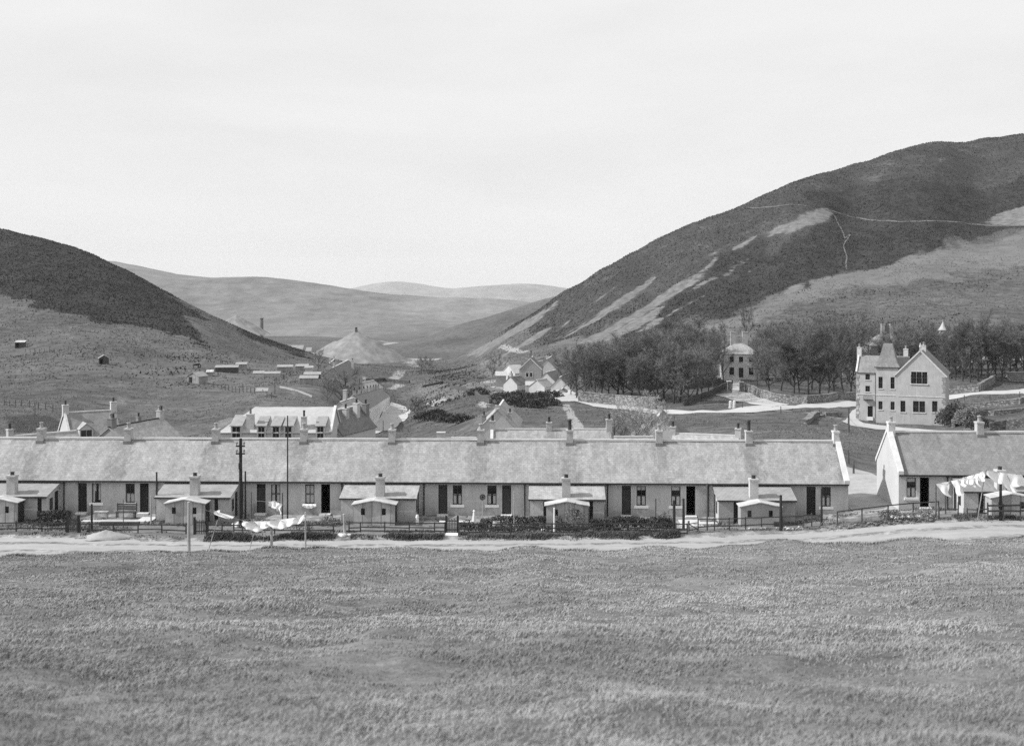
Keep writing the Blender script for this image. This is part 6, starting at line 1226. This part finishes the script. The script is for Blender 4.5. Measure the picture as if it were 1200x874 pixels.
wall('crumbling shed wall on the slope at the right edge', [(1160,506),(1180,503),(1205,500)], 1.4, .5, 'wall_rubble_dark', cope=False)

# ------------------------------------------------------------------ huts, plots and ponies on the left hillside
def hut(label, px, py, w, d, h, rz=0, wallm='wood_dark', roofm='roof_corrugated', kind='gable', opened=True, name='hut'):
    g = G(px, py); o = thing(name, label, 'hut', g, rz, 'huts on the left hillside'); b = MB(); b.panel((-w/2, -d/2, -.5), (1, 0, 0), (0, 0, 1), w, h + .5, [(w * .1, w * .42, .5, h * .85 + .5)] if opened else [], d * .6)
    rise = .45 * h if kind == 'gable' else .0
    b.poly((w/2, -d/2, -.5), (w/2, d/2, -.5), (w/2, d/2, h), (w/2, -d/2, h)); b.poly((w/2, d/2, -.5), (-w/2, d/2, -.5), (-w/2, d/2, h), (w/2, d/2, h)); b.poly((-w/2, d/2, -.5), (-w/2, -d/2, -.5), (-w/2, -d/2, h), (-w/2, d/2, h))
    if rise: b.poly((-w/2, -d/2, h), (w/2, -d/2, h), (0, -d/2, h + rise)); b.poly((w/2, d/2, h), (-w/2, d/2, h), (0, d/2, h + rise))
    b.build('wall', M[wallm], o); r = MB()
    if rise: r.slope((-w/2 - .2, d/2 + .2, h - .1), (-w/2 - .2, -d/2 - .2, h - .1), (0, -d/2 - .2, h + rise + .05), (0, d/2 + .2, h + rise + .05), 3, 3, .08, .01); r.slope((w/2 + .2, -d/2 - .2, h - .1), (w/2 + .2, d/2 + .2, h - .1), (0, d/2 + .2, h + rise + .05), (0, -d/2 - .2, h + rise + .05), 3, 3, .08, .01)
    else: r.slope((-w/2 - .15, -d/2 - .2, h + .02), (w/2 + .15, -d/2 - .2, h + .02), (w/2 + .15, d/2 + .2, h + .5), (-w/2 - .15, d/2 + .2, h + .5), 4, 3, .08, .01)
    r.build('roof', M[roofm], o)
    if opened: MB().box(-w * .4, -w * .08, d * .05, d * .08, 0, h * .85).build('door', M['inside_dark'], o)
    return o
hut('dark small hut alone in the middle of the left hillside', 121.5, 426.5, 2.6, 2.4, 1.7, .35)
hut('small flat roofed hut highest on the left hillside', 24, 407, 2.9, 2.2, 1.7, .1, kind='flat', roofm='roof_felt_pale')
hut('grey boarded hut with black doorway beside the pony', 231.5, 449, 3.9, 3.0, 1.9, -.55, 'wood_grey', opened=True)
PG = 'sheds of the garden plots'
plots = [(266, 437, 6, 2.2, 1.6, 'wood_dark', 'roof_corrugated', 'dark boarded shed at the left end of the garden plots'), (283, 433, 3, 2, 1.6, 'wood_grey', 'roof_plot', 'white roofed shed behind the dark boarded shed'), (303, 441.5, 2.6, 2, 1.0, 'wall_white', 'roof_plot', 'low bright white shed in the middle of the plots'), (318, 441, 4.5, 1.6, .8, 'wall_pale', 'roof_plot', 'long low white frame right of the bright white shed'),
         (334, 435, 4.2, 2, 1.3, 'wood_grey', 'roof_plot', 'white roofed shed at the back of the plots'), (354, 434, 3.6, 2, 1.3, 'wood_grey', 'roof_plot', 'white roofed shed right at the back of the plots'), (362, 439, 2, 1.6, 1.8, 'wall_white', 'roof_plot', 'tall narrow white privy at the right of the plots'), (366, 444, 4, 2, 1.2, 'wood_dark', 'roof_plot', 'dark shed with white roof beside the narrow white privy'),
         (307, 463, 2.2, 1.6, .9, 'wall_pale', 'roof_plot', 'tiny white hen coop below the plots'), (362, 450, 4, 2.4, 1.4, 'wood_grey', 'roof_corrugated', 'grey shed among bushes under the privy'), (246, 441, 1.6, 1.4, 1.2, 'wood_grey', 'roof_felt_pale', 'small lean-to box behind the grey boarded hut')]
for px, py, w, d, h, wm, rm, lab in plots:
    o = hut(lab, px, py, w, d, h, .1, wm, rm, 'flat', False, 'plot_shed'); o['group'] = PG; o['category'] = 'shed'
wall('white painted board fence slanting down across the plots', [(328,454.5),(340,457),(354,461),(366,466)], .45, .1, 'wall_grey', 'board_fence', False, 'fence')
def field_fence(label, pts, step=6.0, h=1.0):
    P_ = [Vector(mapxy(p)) for p in pts]; q = []
    for a, b in zip(P_[:-1], P_[1:]):
        n = max(1, int((b - a).length / step)); q += [a + (b - a) * k / n for k in range(n)]
    q.append(P_[-1]); q = q[:60]; o3 = Vector((q[0].x, q[0].y, hz(*q[0]))); r = thing('post_fence', label, 'fence', o3, 0, 'post and wire fences on the hillsides'); pp = []
    for p in q:
        z = hz(*p); v = Vector((p.x, p.y, z)) - o3; pp.append(v); MB().beam(v - Vector((0, 0, .3)), v + Vector((0, 0, h + .25)), .13).build('post', M['post_wood'], r)
    for dz in (.45, 1.0):
        m = MB()
        for a, b in zip(pp[:-1], pp[1:]): m.tube(a + Vector((0, 0, dz)), b + Vector((0, 0, dz)), .012, n=3, cap=False)
        m.build('wire', M['metal_grey'], r)
field_fence('post and wire fence across the left hillside below the highest hut', [(30,413),(70,417),(110,421),(150,424),(185,428)], 4.5); field_fence('wire fence from the grey boarded hut down past the plots', [(240,452),(260,456),(285,460),(318,467)], 3.5); field_fence('post fence at the left edge above the roofs', [(5,475),(25,476),(45,479),(62,482)], 3.5); field_fence('pale post fence along the heather edge high on the right hill', [(1080,279.5),(1110,280),(1140,280),(1165,279)], 4.0, 1.6)
field_fence('wire fence over the grass left of the hall', [(870,478),(915,484),(960,488)], 5.0); field_fence('wire fence above the terraced garden at the right edge', [(1130,470),(1160,469),(1195,466)], 3.5)

def pony(label, px, py, facing, sc, graze=True, seed=0):
    g = G(px, py); o = thing('pony', label, 'pony', g, facing, 'ponies grazing on the left hillside')
    J = {'hip': (-.55, 0, 1.12), 'belly': (0, 0, 1.0), 'chest': (.5, 0, 1.08), 'neck': (.85, 0, 1.12 if graze else 1.45), 'poll': (1.12, 0, .75 if graze else 1.75), 'muzzle': (1.22, 0, .22 if graze else 1.5), 'tail0': (-.82, 0, 1.1), 'tail1': (-.95, 0, .55)}
    names = list(J); vs = [J[k] for k in names]; ed = [('hip', 'belly'), ('belly', 'chest'), ('chest', 'neck'), ('neck', 'poll'), ('poll', 'muzzle'), ('hip', 'tail0'), ('tail0', 'tail1')]; rad = {'hip': .32, 'belly': .33, 'chest': .31, 'neck': .18, 'poll': .12, 'muzzle': .08, 'tail0': .07, 'tail1': .05}
    E = [(names.index(a), names.index(b)) for a, b in ed]; Rr = [rad[k] for k in names]
    for s in (-1, 1):
        for base, pts in (('hip', [(-.62, .17 * s, .82), (-.74, .16 * s, .48), (-.66, .16 * s, .08), (-.58, .16 * s, -.02)]), ('chest', [(.52, .15 * s, .75), (.54 + .1 * s, .15 * s, .42), (.52 + .12 * s, .15 * s, .08), (.58 + .12 * s, .15 * s, -.02)])):
            pv = names.index(base)
            for k, p in enumerate(pts): vs.append(p); Rr.append((.15, .08, .055, .065)[k]); E.append((pv, len(vs) - 1)); pv = len(vs) - 1
    me = bpy.data.meshes.new('body'); me.from_pydata(vs, E, []); ob = link('body', me, M['horse_coat'], o); ob.modifiers.new('skin', 'SKIN'); ob.modifiers.new('sub', 'SUBSURF').levels = 1
    for i, d in enumerate(me.skin_vertices[0].data): d.radius = (Rr[i], Rr[i]); d.use_root = (i == 0)
    ob.modifiers['sub'].render_levels = 1
    mn = MB(); mn.prism([(.55, -.03, 1.38), (.9, -.03, 1.32), (1.14, -.03, .88), (1.05, -.03, .80), (.8, -.03, 1.12)], (0, .06, 0)) if graze else mn.prism([(.55, -.03, 1.3), (.95, -.03, 1.85), (1.1, -.03, 1.85), (.8, -.03, 1.3)], (0, .06, 0)); mn.build('mane', M['horse_coat'], o)
    o.scale = (sc, sc, sc); return o
pony('dark pony grazing alone just above the terrace roofs', 185, 506.5, 3.0, 1.0); pony('dark pony on the slope above the grey boarded hut', 230, 431.5, .3, 1.05)

# ------------------------------------------------------------------ chimney smoke
t = NT('smoke'); t.n.remove(t.b); pv = t.node('ShaderNodeVolumePrincipled'); pv.inputs['Color'].default_value = (.95, .95, .95, 1); pv.inputs['Density'].default_value = .28; t.link(pv.outputs[0], t.out.inputs['Volume']); M['smoke'] = t.m
t = NT('smoke_thin'); t.n.remove(t.b); pv = t.node('ShaderNodeVolumePrincipled'); pv.inputs['Color'].default_value = (.95, .95, .95, 1); pv.inputs['Density'].default_value = .10; t.link(pv.outputs[0], t.out.inputs['Volume']); M['smoke_thin'] = t.m
def puff(label, pts, mat):
    """a drifting plume as one lumpy body"""
    bm = bmesh.new(); n = 14; vs = []; q = np.random.default_rng(len(pts)); P_ = [Vector(p[:3]) for p in pts]; rings = []
    N = 22
    for i in range(N + 1):
        f = i / N * (len(P_) - 1); k = min(int(f), len(P_) - 2); c = P_[k].lerp(P_[k+1], f - k); r0 = pts[k][3] * (1 - f + k) + pts[k+1][3] * (f - k); ring = []
        e = math.sin(math.pi * min(max(i / N, .03), .985)) ** .35
        for j in range(n): a = 2 * math.pi * j / n; rr = r0 * e * (1 + .5 * float(fbm(a * 1.2 + i * .3, i * .55 + 3, 3, 2))); ring.append(bm.verts.new((c.x, c.y + rr * math.cos(a), c.z + rr * math.sin(a) * .8)))
        rings.append(ring)
    for a, b in zip(rings[:-1], rings[1:]):
        for j in range(n): bm.faces.new((a[j], a[(j+1) % n], b[(j+1) % n], b[j]))
    bm.faces.new(rings[0][::-1]); bm.faces.new(rings[-1]); bmesh.ops.recalc_face_normals(bm, faces=bm.faces); me = bpy.data.meshes.new('smoke'); bm.to_mesh(me); bm.free(); return tag(link('smoke', me, M[mat]), label, kind='stuff')
c0 = P(249.5, 499, 92)
puff('white smoke drifting right from a terrace chimney', [(*c0, .2), (c0[0] + .7, c0[1] + .2, c0[2] + .15, .42), (c0[0] + 1.6, c0[1] + .5, c0[2] + .45, .40)], 'smoke')
puff('thin smoke trailing off above the white sheet roof', [(c0[0] + 1.4, c0[1] + .5, c0[2] + .4, .35), (c0[0] + 2.6, c0[1] + .9, c0[2] + .9, .6), (c0[0] + 4.2, c0[1] + 1.5, c0[2] + 1.6, .6)], 'smoke_thin')
c0 = P(134.5, 473, 169); puff('small puff of smoke at the chimney of the white gabled house', [(*c0, .2), (c0[0] + .6, c0[1], c0[2] + .5, .6), (c0[0] + 1.6, c0[1], c0[2] - .1, .7)], 'smoke_thin')

# ------------------------------------------------------------------ grass of the meadow, blade by blade, and rough verges
def blades(name, X, Y, h, w, mat, bend=.8, label=None, seed=0, wind=(.55, .1)):
    r = np.random.default_rng(seed); n = len(X); Z = height(X, Y); az = r.uniform(0, 2 * math.pi, n); dx, dy = np.cos(az), np.sin(az)
    lx = (wind[0] + r.normal(0, .5, n)) * h * bend; ly = (wind[1] + r.normal(0, .5, n)) * h * bend; w = w * r.uniform(.6, 1.3, n)
    b0 = np.stack([X - dx * w, Y - dy * w, Z - .01], 1); b1 = np.stack([X + dx * w, Y + dy * w, Z - .01], 1); m = np.stack([X + lx * .35, Y + ly * .35, Z + h * .62], 1); d2 = np.stack([dx * w * .7, dy * w * .7, 0 * w], 1); t_ = np.stack([X + lx, Y + ly, Z + h * (.72 + .28 * r.random(n))], 1)
    V = np.concatenate([b0, b1, m + d2, m - d2, t_]); i = np.arange(n); F_ = np.concatenate([np.stack([i, i + n, i + 2 * n, i + 3 * n], 1)]); T_ = np.stack([i + 3 * n, i + 2 * n, i + 4 * n], 1)
    me = bpy.data.meshes.new(name); me.vertices.add(len(V)); me.vertices.foreach_set('co', V.astype(np.float32).ravel()); nl = F_.size + T_.size; me.loops.add(nl); me.polygons.add(2 * n)
    me.loops.foreach_set('vertex_index', np.concatenate([F_.ravel(), T_.ravel()]).astype(np.int32)); me.polygons.foreach_set('loop_start', np.concatenate([np.arange(0, F_.size, 4), F_.size + np.arange(0, T_.size, 3)]).astype(np.int32)); me.update(calc_edges=True)
    patch = np.clip(.5 + .75 * fbm(X * .16, Y * .16, 4, 50) + .5 * fbm(X * .8, Y * .8, 3, 60), 0, 1) * .6 + .4 * r.random(n)
    a = me.attributes.new('tone', 'FLOAT', 'POINT'); a.data.foreach_set('value', np.tile(patch, 5).astype(np.float32))
    return tag(link(name, me, mat), label, kind='stuff')
t = NT('grass'); tone = t.attr('tone'); M['grass'] = t.finish(t.rng(tone, .15, .85, .16, .37), .8, spec=.2)
t = NT('grass_far'); tone = t.attr('tone'); M['grass_far'] = t.finish(t.rng(tone, .15, .85, .07, .19), .8, spec=.1)
t = NT('heather'); tone = t.attr('tone'); M['heather'] = t.finish(t.rng(tone, .15, .85, .028, .07), .9, spec=.05)
t = NT('grass_hill'); tone = t.attr('tone'); M['grass_hill'] = t.finish(t.rng(tone, .15, .85, .06, .17), .9, spec=.05)
t = NT('verge'); tone = t.attr('tone'); M['verge'] = t.finish(t.rng(tone, .15, .85, .035, .15), .85, spec=.15)
gx, gy, gh, gw = [], [], [], []
q = np.random.default_rng(3)
for y0, y1, dens, h, w in ((5, 11, 1500, .05, .0042), (11, 15, 1000, .052, .005), (15, 20, 560, .055, .0065), (20, 28, 320, .055, .0085), (28, 42, 170, .055, .012), (42, 58, 100, .055, .015), (58, 75.5, 75, .055, .018)):
    xm = y1 * .43 + 2.5; n = int(dens * 2 * xm * (y1 - y0)); x = q.uniform(-xm, xm, n); y = q.uniform(y0, y1, n); den = fbm(x * .5, y * .5, 3, 90) + .8 * fbm(x * 1.7, y * 1.7, 2, 91); k = (y < field_edge(x) + .35) & (q.random(n) < np.clip(.72 + .9 * den, .2, 1)); x, y, den = x[k], y[k], den[k]
    gx.append(x); gy.append(y); gh.append(h * .9 * np.clip(1 + .9 * den + q.normal(0, .22, len(x)), .35, 2.2)); gw.append(np.full(len(x), w))
# rough growth on the verge and on the bank edge
vx, vy, vh = [], [], []
for px0, px1, y0, y1, dens, h in ((-80, 77, .15, 1.3, 60, .16), (94, 226, .2, 1.4, 60, .16), (244, 395, -.1, 1.5, 420, .36), (412, 520, .0, 1.4, 330, .30), (537, 797, -.15, 1.4, 480, .36), (818, 955, .5, 1.5, 70, .14), (955, 1125, .4, 1.3, 150, .18), (1130, 1260, .0, 2.0, 260, .24)):
    x0, x1 = (px0 - 600) * 80.5 / F, (px1 - 600) * 80.5 / F; n = int(dens * (x1 - x0) * (y1 - y0)); x = q.uniform(x0, x1, n); v = q.beta(2, 2, n); y = verge(x) + y0 + (y1 - y0) * v
    den = fbm(x * .7, y * .9, 3, 40); k = q.random(n) < np.clip(.6 + 1.2 * den, .1, 1); x, y, v, den = x[k], y[k], v[k], den[k]; vx.append(x); vy.append(y); vh.append(h * np.clip(.75 + .9 * den, .3, 1.5) * (.5 + .5 * np.sin(math.pi * v)) * q.uniform(.7, 1.2, len(x)))
xx = q.uniform(-48, 48, 16000); yy = field_edge(xx) + q.uniform(-.6, .35, 16000); gx.append(xx); gy.append(yy); gw.append(np.full(16000, .02)); gh.append(.12 * np.clip(1 + 1.4 * fbm(xx * .5, yy, 3, 44), .4, 2))
xx = q.uniform(-40, 40, 26000); yy = q.uniform(81.5, 86.5, 26000); den = fbm(xx * .35, yy * .6, 3, 47); k = (den > .02); vx.append(xx[k]); vy.append(yy[k]); vh.append(.13 * np.clip(.6 + den[k] * 2, .3, 1.8))
blades('grass', np.concatenate(gx), np.concatenate(gy), np.concatenate(gh), np.concatenate(gw), M['grass'], 1.5, 'short tufted wind-combed grass of the sloping meadow', 4)
X_, Y_, H_ = np.concatenate(vx), np.concatenate(vy), np.concatenate(vh)
blades('verge_grass', X_, Y_, H_, np.full(len(X_), .022), M['verge'], .8, 'dark rough grass and weeds along the verge and garden edges', 6)
# coarse tussocks on the near hillsides behind the roofs
n = 150000; u = q.uniform(-.44, .44, n); yy = np.exp(q.uniform(math.log(112), math.log(330), n)); xx = u * (yy + 4); den = fbm(xx * .05, yy * .05, 3, 49) + .7 * fbm(xx * .3, yy * .3, 2, 48)
k = q.random(n) < np.clip(.45 + 1.0 * den, .05, 1)
def clear(x, y):
    ok = np.ones(len(x), bool)
    for nm in ('road', 'street', 'driveway', 'forecourt'):
        me = bpy.data.objects[nm].data; v = np.empty(len(me.vertices) * 3); me.vertices.foreach_get('co', v); v = v.reshape(-1, 3)[:, :2]
        for i in range(0, len(x), 20000):
            s_ = slice(i, i + 20000); d = ((x[s_, None] - v[None, ::2, 0]) ** 2 + (y[s_, None] - v[None, ::2, 1]) ** 2).min(1); ok[s_] &= d > 3.2
    return ok
xx, yy = xx[k], yy[k]; k = clear(xx, yy); xx, yy = xx[k], yy[k]
blades('tussocks', xx, yy, .13 * q.uniform(.5, 1.6, len(xx)) * np.clip(yy / 200, .7, 1.2), np.full(len(xx), .05) * np.clip(yy / 170, .6, 2.0), M['grass_far'], 1.0, 'coarse tussock grass on the slopes behind the houses', 8)

# heather and rough tufts on the far slopes, each clump a real dark sprig
def pick(mask, x, y):
    r_ = np.clip(np.searchsorted(rw, y), 0, len(rw) - 1); c_ = np.clip(np.searchsorted(cs, x / (y + YO)), 0, NC - 1); return mask.reshape(len(rw), NC)[r_, c_]
n = 420000; yy = np.sqrt(q.uniform(300 ** 2, 860 ** 2, n)); xx = q.uniform(-.46, .46, n) * yy; hm = pick(mask_heath, xx, yy); sm = pick(mask_scree, xx, yy)
den = fbm(xx * .04, yy * .04, 4, 71) + .6 * fbm(xx * .25, yy * .25, 2, 72); k = (q.random(n) < hm * .9 * np.clip(.7 + .7 * den, .15, 1)) & (sm < .25); hx, hy = xx[k], yy[k]
blades('heather', hx, hy, .42 * q.uniform(.5, 1.7, len(hx)), np.full(len(hx), .24), M['heather'], .6, 'dark heather on the upper slopes of both hills', 12)
k = (q.random(n) < (1 - hm) * .55 * np.clip(.5 + 1.1 * den, .05, 1)) & (sm < .3); hx, hy = xx[k], yy[k]; kk = clear(hx, hy); hx, hy = hx[kk], hy[kk]
blades('bent_grass', hx, hy, .28 * q.uniform(.4, 1.7, len(hx)), np.full(len(hx), .16), M['grass_hill'], .9, 'rough bent grass on the far hillsides', 13)

# ------------------------------------------------------------------ the air of the valley
hb = MB(); hb.box(-14000, 14000, -400, 19500, -640, 215)
t = NT('haze'); t.n.remove(t.b); pv = t.node('ShaderNodeVolumePrincipled'); pv.inputs['Color'].default_value = (0.92, 0.92, 0.92, 1); pv.inputs['Density'].default_value = 0.000045
t.link(pv.outputs[0], t.out.inputs['Volume'])
tag(hb.build('haze', t.m), 'thin pale haze that greys the far hills', kind='stuff')
